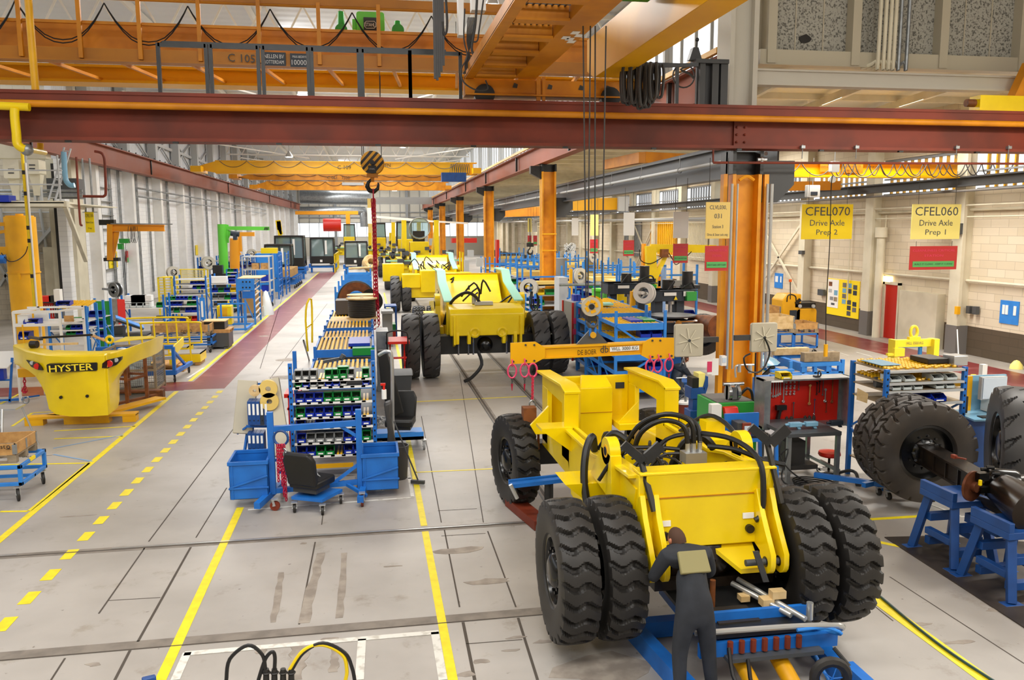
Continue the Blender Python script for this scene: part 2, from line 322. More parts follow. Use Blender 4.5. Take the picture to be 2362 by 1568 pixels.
# crossing rails and grooves sunk in the floor
strip('rail_groove',(-12,12.07),(2.55,12.05),.17,'groove',.003); strip('steel_rail',(-12,12.1),(-5.0,12.1),.03,'alu',.008); strip('steel_rail',(-3.75,12.1),(2.5,12.08),.03,'alu',.008); strip('rail_slot',(-12,12.06),(2.55,12.04),.03,'joint',.005)
strip('rail_groove',(-12,9.09),(2.6,9.09),.2,'groove',.003); strip('rail_slot',(-12,9.0),(2.6,9.0),.02,'joint',.005)
for X in (2.83,4.2):
 strip('rail_groove',(X,12.3),(X,70),.16,'groove',.003); strip('rail_slot',(X,12.3),(X,70),.05,'joint',.005); strip('steel_rail',(X-.07,12.3),(X-.07,70),.025,'steel_grey',.006)
for p,q,w_ in (((560,960),(343,1249),.02),((335,1262),(228,1415),.02),((523,1125),(452,1240),.018),((440,1262),(318,1480),.03),((300,1500),(265,1568),.03),((150,1518),(118,1568),.02),((0,1057),(120,1050),.012),((250,1385),(370,1378),.012),
 ((727,1250),(690,1440),.02),((748,1160),(742,1210),.015),((972,960),(1018,1205),.015),((1025,1222),(1060,1400),.02),((1068,1435),(1095,1568),.035),((1125,1225),(1190,1400),.02),((1195,1425),(1240,1568),.03),((1060,860),(1115,1205),.015),
 ((1010,1178),(1100,1173),.012),((1018,1236),(1120,1230),.012),((1075,1485),(1205,1475),.012),((690,560),(600,850),.02),((640,880),(560,960),.02),((755,700),(610,890),.02),((2052,1330),(2362,1530),.014),((2020,1400),(2060,1432),.012),((930,880),(935,930),.02)):
 strip('floor_joint',G(*p),G(*q),w_,'joint',.003)
rn=random.Random(3)
def blob(cx,cy,rx,ry,n=11,m='wear_and_shade',rot=0.):
 pts=[]
 for i in range(n):
  t=2*PI*i/n; k=.65+.6*rn.random(); x=math.cos(t)*rx*k; y=math.sin(t)*ry*k; pts.append((cx+x*math.cos(rot)-y*math.sin(rot),cy+x*math.sin(rot)+y*math.cos(rot)))
 poly('wear_and_shade_patch',pts,m,.0035)
def wear_and_shade(px0,px1,w):                          # scraped strip running along the hall
 a=G(*px0); b=G(*px1); n=9; L=[];Rr=[]
 for i in range(n+1):
  c=a.lerp(b,i/n); L.append((c.x-w*(.5+.5*rn.random()),c.y)); Rr.append((c.x+w*(.5+.5*rn.random()),c.y))
 poly('wear_and_shade_patch',L+Rr[::-1],'wear_and_shade',.0035)
wear_and_shade((740,1275),(700,1437),.08); wear_and_shade((650,1320),(630,1435),.05); wear_and_shade((795,1275),(783,1425),.05); wear_and_shade((695,1480),(678,1568),.12); wear_and_shade((775,1495),(768,1550),.06)
for px,py,rx,ry in ((905,1306,.13,.02),(700,1253,.05,.04),(1190,1470,.12,.03),(1110,1525,.1,.05),(1075,1555,.1,.06),(1180,1500,.1,.03),(760,1473,.09,.03),(215,1532,.08,.04),(1060,1270,.35,.12),(1130,1340,.3,.08),(180,1190,.3,.025),(1380,1540,.5,.3),(2120,1440,.15,.04),(2220,1480,.2,.05),(610,775,.3,.2),(660,830,.35,.35),(650,870,.4,.35),(2300,1405,.15,.05),(1250,1480,.1,.05),(605,1500,.07,.07)):  # large patch under the left front tyres is their painted shadow, others are wear
 g=G(px,py); blob(g.x,g.y,rx,ry)
# walls
brick('white_brick','#f6f7f8','#f0f1f3','#d8dadd',w=.6,h=.25,axis='y',rough=.6); brick('beige_brick','#c8bfae','#bcb29e','#a2988a',w=.55,h=.26,axis='x')
brick('cream_brick','#dccfb8','#d2c4aa','#b8aa94',dark='#635a50',split=1.02,w=.8,h=.28,axis='y')
def corrug(name,c1,c2,ax=1,sc=6.,rough=.5):
 m=bpy.data.materials.new(name); m.use_nodes=True; nt=m.node_tree; b=nt.nodes['Principled BSDF']; b.inputs['Roughness'].default_value=rough; b.inputs['Base Color'].default_value=lin(c1)
 g=nt.nodes.new('ShaderNodeNewGeometry'); s=nt.nodes.new('ShaderNodeSeparateXYZ'); nt.links.new(g.outputs['Position'],s.inputs[0]); q=nt.nodes.new('ShaderNodeMath'); q.operation='MULTIPLY'; q.inputs[1].default_value=sc*2*PI; nt.links.new(s.outputs[ax],q.inputs[0])
 i=nt.nodes.new('ShaderNodeMath'); i.operation='SINE'; nt.links.new(q.outputs[0],i.inputs[0]); u=nt.nodes.new('ShaderNodeBump'); u.inputs['Strength'].default_value=.5; u.inputs['Distance'].default_value=.03; nt.links.new(i.outputs[0],u.inputs['Height']); nt.links.new(u.outputs[0],b.inputs['Normal']); MT[name]=m
corrug('white_sheet','#dcdfe4','#fff',1,4.); corrug('cream_sheet','#ddd4b8','#fff',1,4.); corrug('roof_sheet','#dfe3e8','#fff',1,1.2,.6); corrug('bay_roof_sheet','#d4cfba','#fff',1,.55,.6)
def wl(Y): return -14.62+(Y-44)*.0195          # face of the left wall
def slabY(b,f,y0,y1,z0,z1,t,m=0,side=-1):
 return b.prism([(f(y0),y0,z0),(f(y1),y1,z0),(f(y1)+side*t,y1,z0),(f(y0)+side*t,y0,z0)],(0,0,z1-z0),m)
WL=struct('wall_left',slabY(B(),wl,44,150.5,0,8.0,.4),'white_brick','white painted brick wall with pilasters along the left of the hall')
struct('wall_left_upper',slabY(B(),lambda Y:wl(Y)-.25,44,150.5,8.0,13.6,.3),'white_sheet','white sheet cladding above the left crane rail')
b=B()
for i in range(17):
 y=47+i*6.3; x=wl(y); b.box(x,x+.55,y,y+.5,0,8.9);
obj('pilaster',b,'white_paint',WL)
b=B()
for i in range(17):
 y=47+i*6.3; x=wl(y); b.box(x-.1,x+.4,y-.05,y+.55,8.9,13.5); b.bar((x,y+.5,9.4),(x,y+6.2,11.4),.1); b.bar((x,y+.5,11.4),(x,y+6.2,9.4),.1); b.box(x-.05,x+.1,y,y+6.3,10.3,10.5)
obj('upper_column',b,'light_grey',WL)
b=B()
for i,y in enumerate((48.5,50.4,52,55.5,58,63,70,76,82,90)):
 x=wl(y)+.12; b.cyl((x,y,0.5),(x,y,8),.05+.02*(i%2),8); b.cyl((x,y+.3,0.5),(x,y+.3,8),.035,8)
for z in (6.6,7.1): b.cyl((wl(54)+.5,54,z),(wl(110)+.5,110,z),.06,8)
for k in range(8): b.box(wl(49)+.02,wl(49)+.25,48.3,50.6,1.6+k*.75,1.64+k*.75)
obj('conduit',b,'galv',WL)
struct('wall_near_blocker',B().box(-32,26,-10.4,-10,-.3,15),'beige_brick','unseen beige wall added to darken the near end of the hall')  # unseen, added to keep sky light off the overhead steel
struct('wall_left_blocker',B().box(-32.4,-32,-10,46,-.3,15),'beige_brick','unseen far left side wall added to darken the near bay')  # added out of view to block daylight from the left
struct('wall_right_blocker',B().box(25,25.4,-10,21,-.3,15),'cream_brick','unseen right side wall added to darken the near bay')  # added out of view to block daylight from the right
struct('wall_front_left',B().box(-32,wl(46)+.05,46,46.4,0,13.5),'beige_brick','beige brick wall behind the mezzanine at the far left')
struct('trim_1',B().box(wl(46)-1.0,wl(46)+.15,44.6,46,0,8.6),'cream','cream boxed corner pier where the beige wall meets the white wall')
one('cable_slot','tall dark cable slot running up the cream corner pier at the left','cable slot',B().box(wl(46)-.72,wl(46)-.42,44.44,44.55,.3,7.8),'hazard_black')
# right wall
WRX=20.9
WR=struct('wall_right',B().box(WRX,WRX+.4,-10,150,0,5.75).box(WRX,WRX+.4,-10,150,7.2,9.2).box(WRX,WRX+.4,-10,16,5.75,7.2),'cream_brick','cream brick wall with dark grey lower band along the right bay')
cols=[15.35+5.35*i for i in range(24)]
b=B()
for y in cols: b.box(WRX-.32,WRX,y,y+.42,0,9); b.box(WRX-.42,WRX-.3,y-.06,y+.48,0,9)
obj('wall_column',b,'cream',WR)
b=B()
for y in cols: b.box(WRX-.44,WRX-.0,y-.08,y+.5,0,1.02)
obj('column_foot',b,'concrete_dark',WR)
b=B()
for z,m_ in ((2.62,0),(5.1,0)): b.cyl((WRX-.12,14,z),(WRX-.12,120,z),.05,8)
b.cyl((WRX-.35,14,5.25),(WRX-.35,120,5.25),.03,8); b.cyl((WRX-.3,14,4.85),(WRX-.3,120,4.85),.025,8)
for y in (26.2,30.9,33.4,37,41.5): b.cyl((WRX-.1,y,1.3),(WRX-.1,y,5.0),.03,8)
b.cyl((WRX-.35,30.8,0),(WRX-.35,30.8,4.2),.16,14); b.cyl((WRX-.35,30.8,4.1),(WRX-.35,30.8,4.5),.24,14)
obj('wall_pipe',b,'cream',WR)
b=B()
for y0 in (37.2,58.6,):
 for p,q in (((y0,1.1),(y0+4.8,4.9)),((y0,4.9),(y0+4.8,1.1))): b.bar((WRX-.2,p[0],p[1]),(WRX-.2,q[0],q[1]),.06,.12)
obj('cross_brace',b,'cream',WR)
# windows high in the right wall
for i in range(23):
 y0=cols[i]+.42; y1=cols[i]+5.35
 fr=struct('window_%d'%(i+1),B().box(WRX+.05,WRX+.25,y0,y1,5.75,5.85).box(WRX+.05,WRX+.25,y0,y1,7.1,7.2).box(WRX+.05,WRX+.25,y0,y1,6.4,6.46),'grey','high window band in the right wall')
 g=B()
 for k in range(12): yy=y0+(y1-y0)*k/12; g.box(WRX+.1,WRX+.2,yy,yy+.07,5.85,7.1)
 obj('mullion',g,'grey' if i>3 else 'gold',fr); obj('pane',B().box(WRX+.14,WRX+.16,y0,y1,5.85,7.1),'glass_pane',fr)
# back wall
WB=struct('wall_back',B().box(-16,24,150,150.5,0,3.2).box(-16,24,150,150.5,5.8,14),'stone','grey panelled back wall at the far end of the hall')
b=B()
for i in range(20): x=-12+i*1.75; b.box(x,x+.08,149.9,150,5.8,13.5)
for x in (-6,0,6.5): b.box(x,x+.5,149.6,150,0,13.5)
b.box(-16,24,149.8,150,6.6,6.8); b.box(-16,24,149.8,150,7.5,7.65)
obj('wall_post',b,'grey',WB)
fr=struct('window_30',B().box(-16,24,150.1,150.3,3.2,3.3).box(-16,24,150.1,150.3,5.7,5.8),'grey','long window band in the back wall')
g=B();
for i in range(22): x=-12+i*1.65; g.box(x,x+.08,150.1,150.25,3.3,5.7)
obj('mullion',g,'grey',fr); obj('pane',B().box(-16,24,150.16,150.18,3.3,5.7),'glass_pane',fr)
# roofs
CE=struct('ceiling',B().box(-17,26,-10,33,14.9,15.1).box(-16,11,33,150.5,13.5,13.7).box(-17,26,33,33.2,13.5,15),'roof_sheet','high white sheet roof of the main hall, extended unseen to shade the near end')  # near cover is out of view, added to darken the cranes
CR=struct('ceiling_bay',B().box(10.6,21.3,21.6,150.5,8.9,9.05),'bay_roof_sheet','low cream sheet ceiling of the right bay')
b=B()
for i in range(40): y=23+i*3.0; b.box(10.6,21,y,y+.12,8.7,8.9)
obj('purlin',b,'cream',CR)
b=B()
for x in (12.6,15.4,18.2): b.bar((x-1.2,21.7,8.62),(x+2.2,42,8.62),.14,.25)
obj('rafter',b,'cream',CR)
# clerestory glazing over the right rail
for i in range(20):
 y0=22.5+i*6.3; y1=y0+6.3
 if y1>150: break
 fr=struct('window_%d'%(40+i),B().box(10.5,10.7,y0,y1,9.0,9.3).box(10.5,10.7,y0,y1,12.6,13.5).box(10.45,10.75,y0,y0+.22,9.3,12.6),'light_grey','tall clerestory window above the right crane rail')
 g=B()
 for k in range(1,5): yy=y0+(y1-y0)*k/5; g.box(10.55,10.65,yy,yy+.06,9.3,12.6)
 obj('mullion',g,'light_grey',fr); obj('pane',B().box(10.59,10.61,y0,y1,9.3,12.6),'glass_pane',fr)
# roof trusses
def truss(y):
 b=B(); x0=-13.6; x1=10.4; n=16
 b.bar((x0,y,11.9),(x1,y,11.9),.12,.12); b.bar((x0,y,13.3),(x1,y,13.3),.16,.16)
 for k in range(n):
  a=x0+(x1-x0)*k/n; c=x0+(x1-x0)*(k+1)/n; m_=(a+c)/2
  b.bar((a,y,11.9),(m_,y,13.3),.07,.07); b.bar((m_,y,13.3),(c,y,11.9),.07,.07)
 return b
for i,y in enumerate((35,46,58,71,86,103,122)):
 one('roof_truss','white lattice roof truss, %s one counted from the front'%NUM[i],'roof truss',truss(y),'white','roof trusses of the main hall')
b=B()
for x in (-9,-4.5,0,4.5,9):
 b.bar((x,33,13.25),(x,150,13.25),.12,.3)
for i in range(8): b.bar((-13,35+i*14,12),(-6,49+i*14,12),.09); b.bar((10,35+i*14,12),(3,49+i*14,12),.09)
obj('roof_purlin',b,'white',CE)
# bulkhead over the near end of the right bay
BK=struct('wall_bulkhead',B().box(9.95,26,21.1,21.4,9.0,15),'beige_metal','wood-wool panel bulkhead high above the right bay')
m=mat('wood_wool','#a8a69c',.95,col2='#55544e',sc=22,amt=.9,bump=.6,det=6,lo=.5,hi=.62)
def bx_at(x0,x1,z0,z1,y=21.0,t=.1): return B().box(x0,x1,y-t,y,z0,z1)
xs=[A(p,80,21).x for p in (1770,1962,2163,2345,2560)]
for k in range(4):
 obj('wood_wool_panel',bx_at(xs[k]+.15,xs[k+1]-.1,9.12,15,21.08,.06),'wood_wool',BK)
b=B()
for k in range(4):
 for q in (1,2): x=xs[k]+(xs[k+1]-xs[k])*q/3; b.box(x-.015,x+.015,21.0,21.02,9.1,15)
obj('panel_joint',b,'beige_metal',BK)
b=B()
for x in xs: b.box(x-.12,x+.12,20.7,21.1,8.75,15)
b.box(xs[0]-.3,27,20.75,21.1,8.72,9.1); obj('bulkhead_post',b,'beige_metal',BK)
h=A(1857,88,20.99); blb=[(h.x+.15*math.cos(2*PI*i/9)*(1+.4*rn.random()),21.0,h.z-.02+.09*math.sin(2*PI*i/9)*(1+.5*rn.random())) for i in range(9)]
obj('burn_hole',B().prism([(p[0],20.995,p[2]) for p in blb],(0,.02,0)),'hazard_black',BK)
one('bulkhead_beam','pale grey steel beam crossing under the wood-wool bulkhead','beam',B().box(9.8,20.8,20.35,20.5,8.15,8.5).box(9.8,20.8,20.3,20.65,8.12,8.17).box(9.8,20.8,20.3,20.65,8.47,8.52),'stone')
for i,px in enumerate((2032,2045,2057,2068,2080,2098)):
 t=A(px,60,20.5); one('conduit','vertical cream conduit in front of the wood-wool wall, %s of six from the left'%NUM[i],'conduit',B().tube([(t.x,20.55,15),(t.x,20.55,9.1),(t.x-.03,20.6,8.85),(t.x-.25,20.9,8.72)],.05,8),'cream' if i<4 else 'galv','conduits in front of the bulkhead')
# steel columns between the bays
def hcol(b,x,y,z0,z1,w=.62,d=.8,m=0):   # H section seen face on, two flanges and web
 b.box(x-w/2,x-w/2+.09,y-d/2,y+d/2,z0,z1,m); b.box(x+w/2-.09,x+w/2,y-d/2,y+d/2,z0,z1,m); b.box(x-w/2,x+w/2,y-.05,y+.05,z0,z1,m)
colY=[20.2,45,68,90,112,134]
lab=['orange steel column in the foreground carrying the transverse red beam','orange steel column second from the front, with a hose reel on it','orange steel column third from the front, behind the long truck chassis','dark stained orange column fourth from the front','orange steel column fifth from the front, beside the truck masts','thin orange steel column furthest back in the row']
for i,y in enumerate(colY):
 x=9.45 if i==0 else 9.75; t=thing('steel_column',lab[i],'column',(x,y,0),0,'orange columns between the bays')
 top=5.85 if i==0 else 7.6
 b=B(); hcol(b,x,y,0,top,.78,.7)
 if i==0:
  for q in (-.55,.55): b.box(x+q-.06,x+q+.06,y-.3,y-.1,0,top)
  b.tube([(x-.2,y-.3,top-.15),(x,y-.3,top-.05),(x+.2,y-.3,top-.15)],.04)
 obj('column_shaft',b,'column_orange',t)
 b=B(); hcol(b,x,y,top,6.42 if i==0 else 8.0,.82,.75); b.box(x-.31,x+.31,y+.06,y+.36,top,6.42 if i==0 else 8.0)
 if i: b.prism([(x-.4,y-.2,7.9),(x-1.0,y-.2,7.9),(x-1.0,y-.2,7.5),(x-.4,y-.2,7.2)],(0,.4,0))
 obj('column_head',b,'black_steel' if i!=3 else 'dark_grey',t,)
 b=B().prism([(x+.4,y-.2,6.2),(x+1.35,y-.2,6.2),(x+1.35,y-.2,5.6),(x+.9,y-.2,5.15),(x+.4,y-.2,5.15)],(0,.5,0)); obj('bracket',b,'dark_grey',t)
 b=B().box(x-.55,x+.55,y-.5,y+.5,0,.06); obj('base_plate',b,'steel_grey',t)
 if i==0:
  b=B()
  for q,r in ((-.45,.035),(-.3,.025),(.5,.035),(.62,.045)): b.cyl((x+q,y-.45,.9),(x+q,y-.45,5.6),r,8)
  obj('pipe',b,'alu',t)
 if i==1:
  b=B().box(x-.4,x+.4,y-.45,y-.4,3.3,3.36).box(x-.4,x+.4,y-.45,y-.4,4.2,4.26); obj('rung',b,'crane_yellow',t)
one('roof_column','tall pale steel column rising above the transverse beam to the roof','column',B().box(9.05,9.7,20.3,20.7,7.52,15).box(9.0,9.12,20.1,20.9,7.52,15).box(9.62,9.75,20.1,20.9,7.52,15),'stone')
# crane rails / beams
def ibeam(b,p,q,h,w,tf=.06,tw=.05,m=0):
 p=V(p); q=V(q); u=V((0,0,h/2-tf/2)); b.bar(p+u,q+u,w,tf,m); b.bar(p-u,q-u,w,tf,m); b.bar(p,q,tw,h-tf,m); return b
t=thing('transverse_beam','deep brown-red riveted steel beam crossing the whole hall in front','crane beam',(4.7,19.7,6.45))
b=B(); ibeam(b,(-16,19.85,6.965),(27,19.85,6.965),1.03,.6,.07,.1); obj('girder',b,'brown_red',t)
obj('upper_channel',B().box(-16,27,19.45,19.53,7.22,7.42).box(-16,27,19.42,19.6,7.4,7.47),'brown_red',t)
b=B();
for k in range(56): x=-12+k*.62; b.bar((x,19.54,7.24),(x+.12,19.6,7.18),.03)
obj('clip',b,'black_steel',t)
obj('gas_pipe',B().tube([(-16,19.42,7.2),(27,19.42,7.12)],.075,12,1),'crane_orange',t)
b=B()
for k in range(18): x=-13+k*2.2; b.box(x,x+.12,19.52,19.6,6.4,6.44)
obj('beam_clamp',b,'hazard_black',t)
b=B().box(9.0,9.35,19.74,19.8,6.52,7.35)
for z in (6.62,6.8,6.98,7.16,7.3):
 for x in (9.07,9.28): b.ball((x,19.72,z),.03,8)
obj('splice_plate',b,'brown_red',t)
t=thing('crane_rail_beam','long red crane rail beam running along the left wall','crane beam',(-13.2,60,7.9),0,'long crane rail beams')
b=B(); p=V((-14.0,30,8.43)); q=V((-11.65,148,8.43)); ibeam(b,p,q,1.05,.5); obj('girder',b,'rail_red',t)
b=B(); d=(q-p)
for k in range(90):
 c=p+d*(k/90); b.box(c.x+.2,c.x+.26,c.y,c.y+.1,8.98,9.04)
obj('rail_clip',b,'black_steel',t); obj('rail',B().bar(p+V((0,0,.56)),q+V((0,0,.56)),.08,.08),'dark_grey',t)
b=B()
for k in (8,26,52,80,104): c=p+d*(k/118); b.box(c.x+.03,c.x+.1,c.y,c.y+.12,7.95,8.9)
obj('splice',b,'black_steel',t)
t=thing('crane_rail_beam','long red-brown crane rail beam carried on the orange columns','crane beam',(9.5,60,8),0,'long crane rail beams')
b=B(); ibeam(b,(9.4,20.9,8.5),(9.5,149,8.5),1.0,.5); obj('girder',b,'rail_red',t)
obj('conductor_rail',B().box(9.02,9.14,21,149,9.02,9.16),'gold',t); obj('rail',B().box(9.35,9.5,21,149,9.0,9.1),'dark_grey',t)
b=B()
for y in (25,38,52,66,80,100,120): b.box(9.2,9.32,y,y+.15,8.05,8.95)
obj('splice',b,'black_steel',t)
t=thing('crane_rail_beam','dark grey crane rail beam on the bay side of the orange columns','crane beam',(10.7,60,5.9),0,'long crane rail beams')
b=B(); ibeam(b,(10.75,20.8,6.45),(10.75,149,6.45),.95,.4,.06,.05); obj('girder',b,'steel_grey',t)
obj('steam_pipe',B().cyl((10.4,20.8,6.45),(10.4,149,6.45),.055,10),'light_grey',t); obj('rail',B().box(10.68,10.82,21,149,6.93,7.0),'black_steel',t)
b=B()
for k in range(30): y=23+k*4; b.cyl((10.4,y,6.92),(10.4,y,6.35),.012,5); b.ring((10.4,y,6.43),(0,1,0),.08,.012,10,4)
obj('pipe_hanger',b,'galv',t)
t=thing('crane_rail_beam','dark crane rail beam along the right wall under the window band','crane beam',(20.3,60,5.9),0,'long crane rail beams')
b=B(); ibeam(b,(20.25,14,6.05),(20.25,149,6.05),.34,.3,.05,.05); obj('girder',b,'dark_grey',t); obj('green_pipe',B().cyl((20.0,14,5.72),(20.0,149,5.72),.04,8),'concrete_dark',t)
# overhead crane C 105 behind the transverse beam
def festoon(name,parent,pts,sag,r=.012,m='black',n=2):      # cable hanging in loops between hooks
 b=B()
 for a,c in zip(pts[:-1],pts[1:]):
  a=V(a); c=V(c)
  for j in range(n):
   k=sag*(1-.08*j); b.tube([a,a.lerp(c,.12)-V((0,0,k*.45)),a.lerp(c,.3)-V((0,0,k*.87)),a.lerp(c,.5)-V((0,0,k)),a.lerp(c,.7)-V((0,0,k*.87)),a.lerp(c,.88)-V((0,0,k*.45)),c],r,5,2)
 return obj(name,b,m,parent)
mat('crane_gold','#eeb000',.4,col2='#d29000',sc=.5,amt=.5); mat('crane_brown','#c07a08',.5,col2='#a06404',sc=.8,amt=.7)
t=thing('overhead_crane','big orange double-girder overhead crane at the top left, lettered C 105','crane',(-1,25,9.2),0)
zs=[A(460,118,23.25).z,A(460,144,23.25).z,A(460,62,24).z,A(460,163,26.9).z,A(460,192,26.9).z,A(600,3,23.3).z,A(600,66,23.3).z]
obj('girder',B().box(-15.5,7.2,24.0,24.5,zs[0],zs[2]).box(-15.5,7.2,23.3,24.5,zs[0]-.02,zs[0]+.02).box(-15.5,7.2,23.95,24.6,zs[2],zs[2]+.05),'crane_orange',t)
obj('walkway_edge',B().box(-15.5,7.2,23.25,23.33,zs[1],zs[0]).box(-15.5,7.2,23.2,23.6,zs[1]-.04,zs[1]),'crane_brown',t)
for k in range(13): x=-15+k*1.75; obj('cross_member',B().bar((x,23.35,zs[1]),(x+.35,26.8,zs[1]+.1),.08,.08),'crane_orange',t)
obj('girder',B().box(-15.5,9.3,26.9,27.4,zs[4],zs[3]).box(-15.5,9.3,26.7,27.55,zs[3],zs[3]+.07).box(-15.5,9.3,26.7,27.55,zs[4]-.07,zs[4]),'crane_gold',t)
for k in range(8): x=A(45+138*k,60,23.2).x; obj('railing_post',B().box(x-.05,x+.05,23.15,23.24,zs[1]+.02,zs[5]),'crane_orange',t)
obj('handrail',B().box(-15.5,6.5,23.24,23.36,zs[5]-.05,zs[5]+.16).cyl((-15.5,23.22,zs[5]-.1),(6.5,23.22,zs[5]-.1),.035,8),'crane_brown',t)
obj('railing',B().box(-15.5,6.5,23.26,23.34,zs[6]-.03,zs[6]+.04),'crane_orange',t)
hx=[A(p,q,23.2) for p,q in ((-160,-4),(35,0),(240,7),(433,14),(623,21),(812,29),(995,37),(1175,45))]
festoon('festoon_cable',t,hx,1.0,.016)
text('lettering','C 105','hazard_black',t,A(557,134,23.18),(1,0,-.02),(0,0,1),.2)
b=B(); p=A(632,136,23.2); b.box(p.x-.3,p.x+.3,23.19,23.25,p.z-.17,p.z+.17); q=A(692,139,23.2); b.box(q.x-.25,q.x+.22,23.19,23.25,q.z-.17,q.z+.17); obj('name_plate',b,'dark_sign',t)
text('lettering','NELLEN BV','sign_white',t,A(632,130,23.17),(1,0,0),(0,0,1),.1,.5); text('lettering','ROTTERDAM','sign_white',t,A(632,143,23.17),(1,0,0),(0,0,1),.09,.5)
text('lettering','MAX-BEDRYF','sign_white',t,A(691,131,23.17),(1,0,0),(0,0,1),.06,.36); text('lettering','10000','sign_white',t,A(690,144,23.17),(1,0,0),(0,0,1),.13,.38)
# hoist trolley on that crane
t=thing('crane_hoist','green crane hoist trolley with a black name plate, on top of the orange crane','hoist',A(850,78,25.6),0)
b=B(); p0=A(823,80,25.6); p1=A(886,36,25.6); b.rbox(p0.x,p1.x,25.2,26.2,p0.z,p1.z,.08); b.box(p0.x-.12,p0.x,25.4,26,p0.z+.1,p0.z+.4); obj('drum_housing',b,'green_bright',t,bevel=.02)
c=A(854,57,25.18); obj('name_plate',B().box(c.x-.19,c.x+.19,25.16,25.2,c.z-.2,c.z+.2),'hazard_black',t)
text('lettering','STAHL','sign_white',t,A(854,57,25.14),(1,0,0),(0,0,1),.1,.27)
obj('plate_outline',B().tube([A(854+13*a,57+8*q,25.14) for a,q in ((-1,.5),(-.7,1),(.7,1),(1,.5),(1,-.5),(.7,-1),(-.7,-1),(-1,-.5))],.008,4,1,0,True),'sign_white',t)
for px in (787,918):
 c=A(px,69,25.4); b=B().cyl(c,c+V((0,.3,0)),.18,16).cyl(c+V((0,.15,0)),c+V((0,.2,.55 if px<800 else .28)),.11,12,.09); b.cyl(c-V((0,.04,0)),c,.1,12); obj('motor',b,'green',t)
# hook block with striped sheave and red chain hanging from that crane
hb=thing('hook_block','round black-and-yellow striped hook block with a dark hook, hanging in the middle of the hall','hook block',A(858,440,26),0)
c=A(858,375,26); r=.345
b=B()
def stripedisc(b,c,r,y0,y1,n=9):
 ang=math.radians(48); w=2*r/n
 for k in range(n):
  a0=-r+k*w; a1=a0+w; pts=[]
  for j in range(9): t_=a0+(a1-a0)*j/8; pts.append((t_,math.sqrt(max(r*r-t_*t_,0))))
  pts+=[(a,-h) for a,h in pts[::-1]]
  q=[]
  for a,h in pts:
   e=(c.x+a*math.cos(ang+PI/2)+h*math.cos(ang),y0,c.z+a*math.sin(ang+PI/2)+h*math.sin(ang))
   if not q or (V(e)-V(q[-1])).length>1e-4: q.append(e)
  if (V(q[0])-V(q[-1])).length<1e-4: q.pop()
  b.prism(q,(0,y1-y0,0),k%2)
stripedisc(b,c,r,c.y-.09,c.y+.09); obj('sheave_guard',b,['crane_gold','hazard_black'],hb,smooth=False)
obj('sheave_guard',B().cyl(c+V((.04,.14,-.02)),c+V((.04,.22,-.02)),r*.98,28),'crane_gold',hb)
b=B().cyl(c+V((0,-.16,0)),c+V((0,.26,0)),.07,12).box(c.x-.12,c.x+.12,c.y-.14,c.y-.09,c.z-.32,c.z-.1); obj('axle_cover',b,'black_steel',hb)
text('lettering','STAHL','light_grey',hb,c+V((0,-.15,-.2)),(1,0,0),(0,0,1),.05,.16)
obj('cross_head',B().box(c.x-.17,c.x+.17,c.y-.1,c.y+.1,c.z-.45,c.z-.33).cyl(c+V((0,0,-.42)),c+V((0,0,-.58)),.06,12),'crane_brown',hb)
def hook(b,c,s=1.):      # c = centre of the bowl
 pts=[(0,.34),(-.02,.2),(-.13,.1),(-.17,-.03),(-.1,-.15),(.03,-.18),(.14,-.1),(.17,.02),(.16,.1)]
 rr=[.05,.05,.065,.085,.09,.085,.07,.045,.02]
 P=[c+V((x*s,0,z*s)) for x,z in pts]
 for i in range(len(P)-1): b.cyl(P[i],P[i+1],rr[i]*s*.8,10,rr[i+1]*s*.8); b.ball(P[i],rr[i]*s*.8,10)
 return b
hc=A(860,428,26); obj('hook',hook(B(),hc,1.0),'black_gloss',hb)
b=B();
for px in (835,839,880): p=A(px,360,26); b.cyl(p,V((p.x,26,10.6)),.012,6)
obj('wire_rope',b,'black_steel',hb)
t=thing('lifting_chain','long double strand of dark red lifting chain hanging from the striped hook block','chain',A(869,760,26),0)
p=A(861,448,26); b=B().ring(p,(1,0,0),.1,.022,14,6,0,(1.6,1));
b.chain(p-V((0,0,.15)),A(865,748,26),.17,.042,.016); b.chain(p-V((.04,0,.15)),A(874,748,26.05),.17,.042,.016); b.chain(p-V((-.03,.03,.15)),A(870,700,26.1),.17,.042,.016); obj('chain_link',b,'chain_red',t)
hk=B()
for px in (864,875): hook(hk,A(px,755,26),.3)
obj('chain_hook',hk,'chain_red',t)
one('wire_rope','thin single wire rope hanging above the transverse beam','rope',B().cyl(A(877,175,25),A(877,238,25),.01,5),'black_steel')
# guard railing standing on the transverse beam
t=thing('guard_railing','dark steel guard railing of five frames on top of the transverse beam','railing',(-1,20,7.48),0)
zt=8.62
def X20(px): return A(px,170,20).x
for a,c_ in ((368,478),(488,597),(608,712),(720,828),(836,946),(946,1062)):
 b=B();
 for px in (a,c_): x=X20(px); b.box(x-.04,x+.04,19.96,20.04,7.48,zt)
 b.box(X20(a),X20(c_),19.96,20.04,zt-.08,zt); obj('frame',b,'black_steel',t)
b=B().box(X20(376),X20(1030),20.05,20.15,zt-.02,zt+.06); obj('top_rail',b,'black_steel',t)
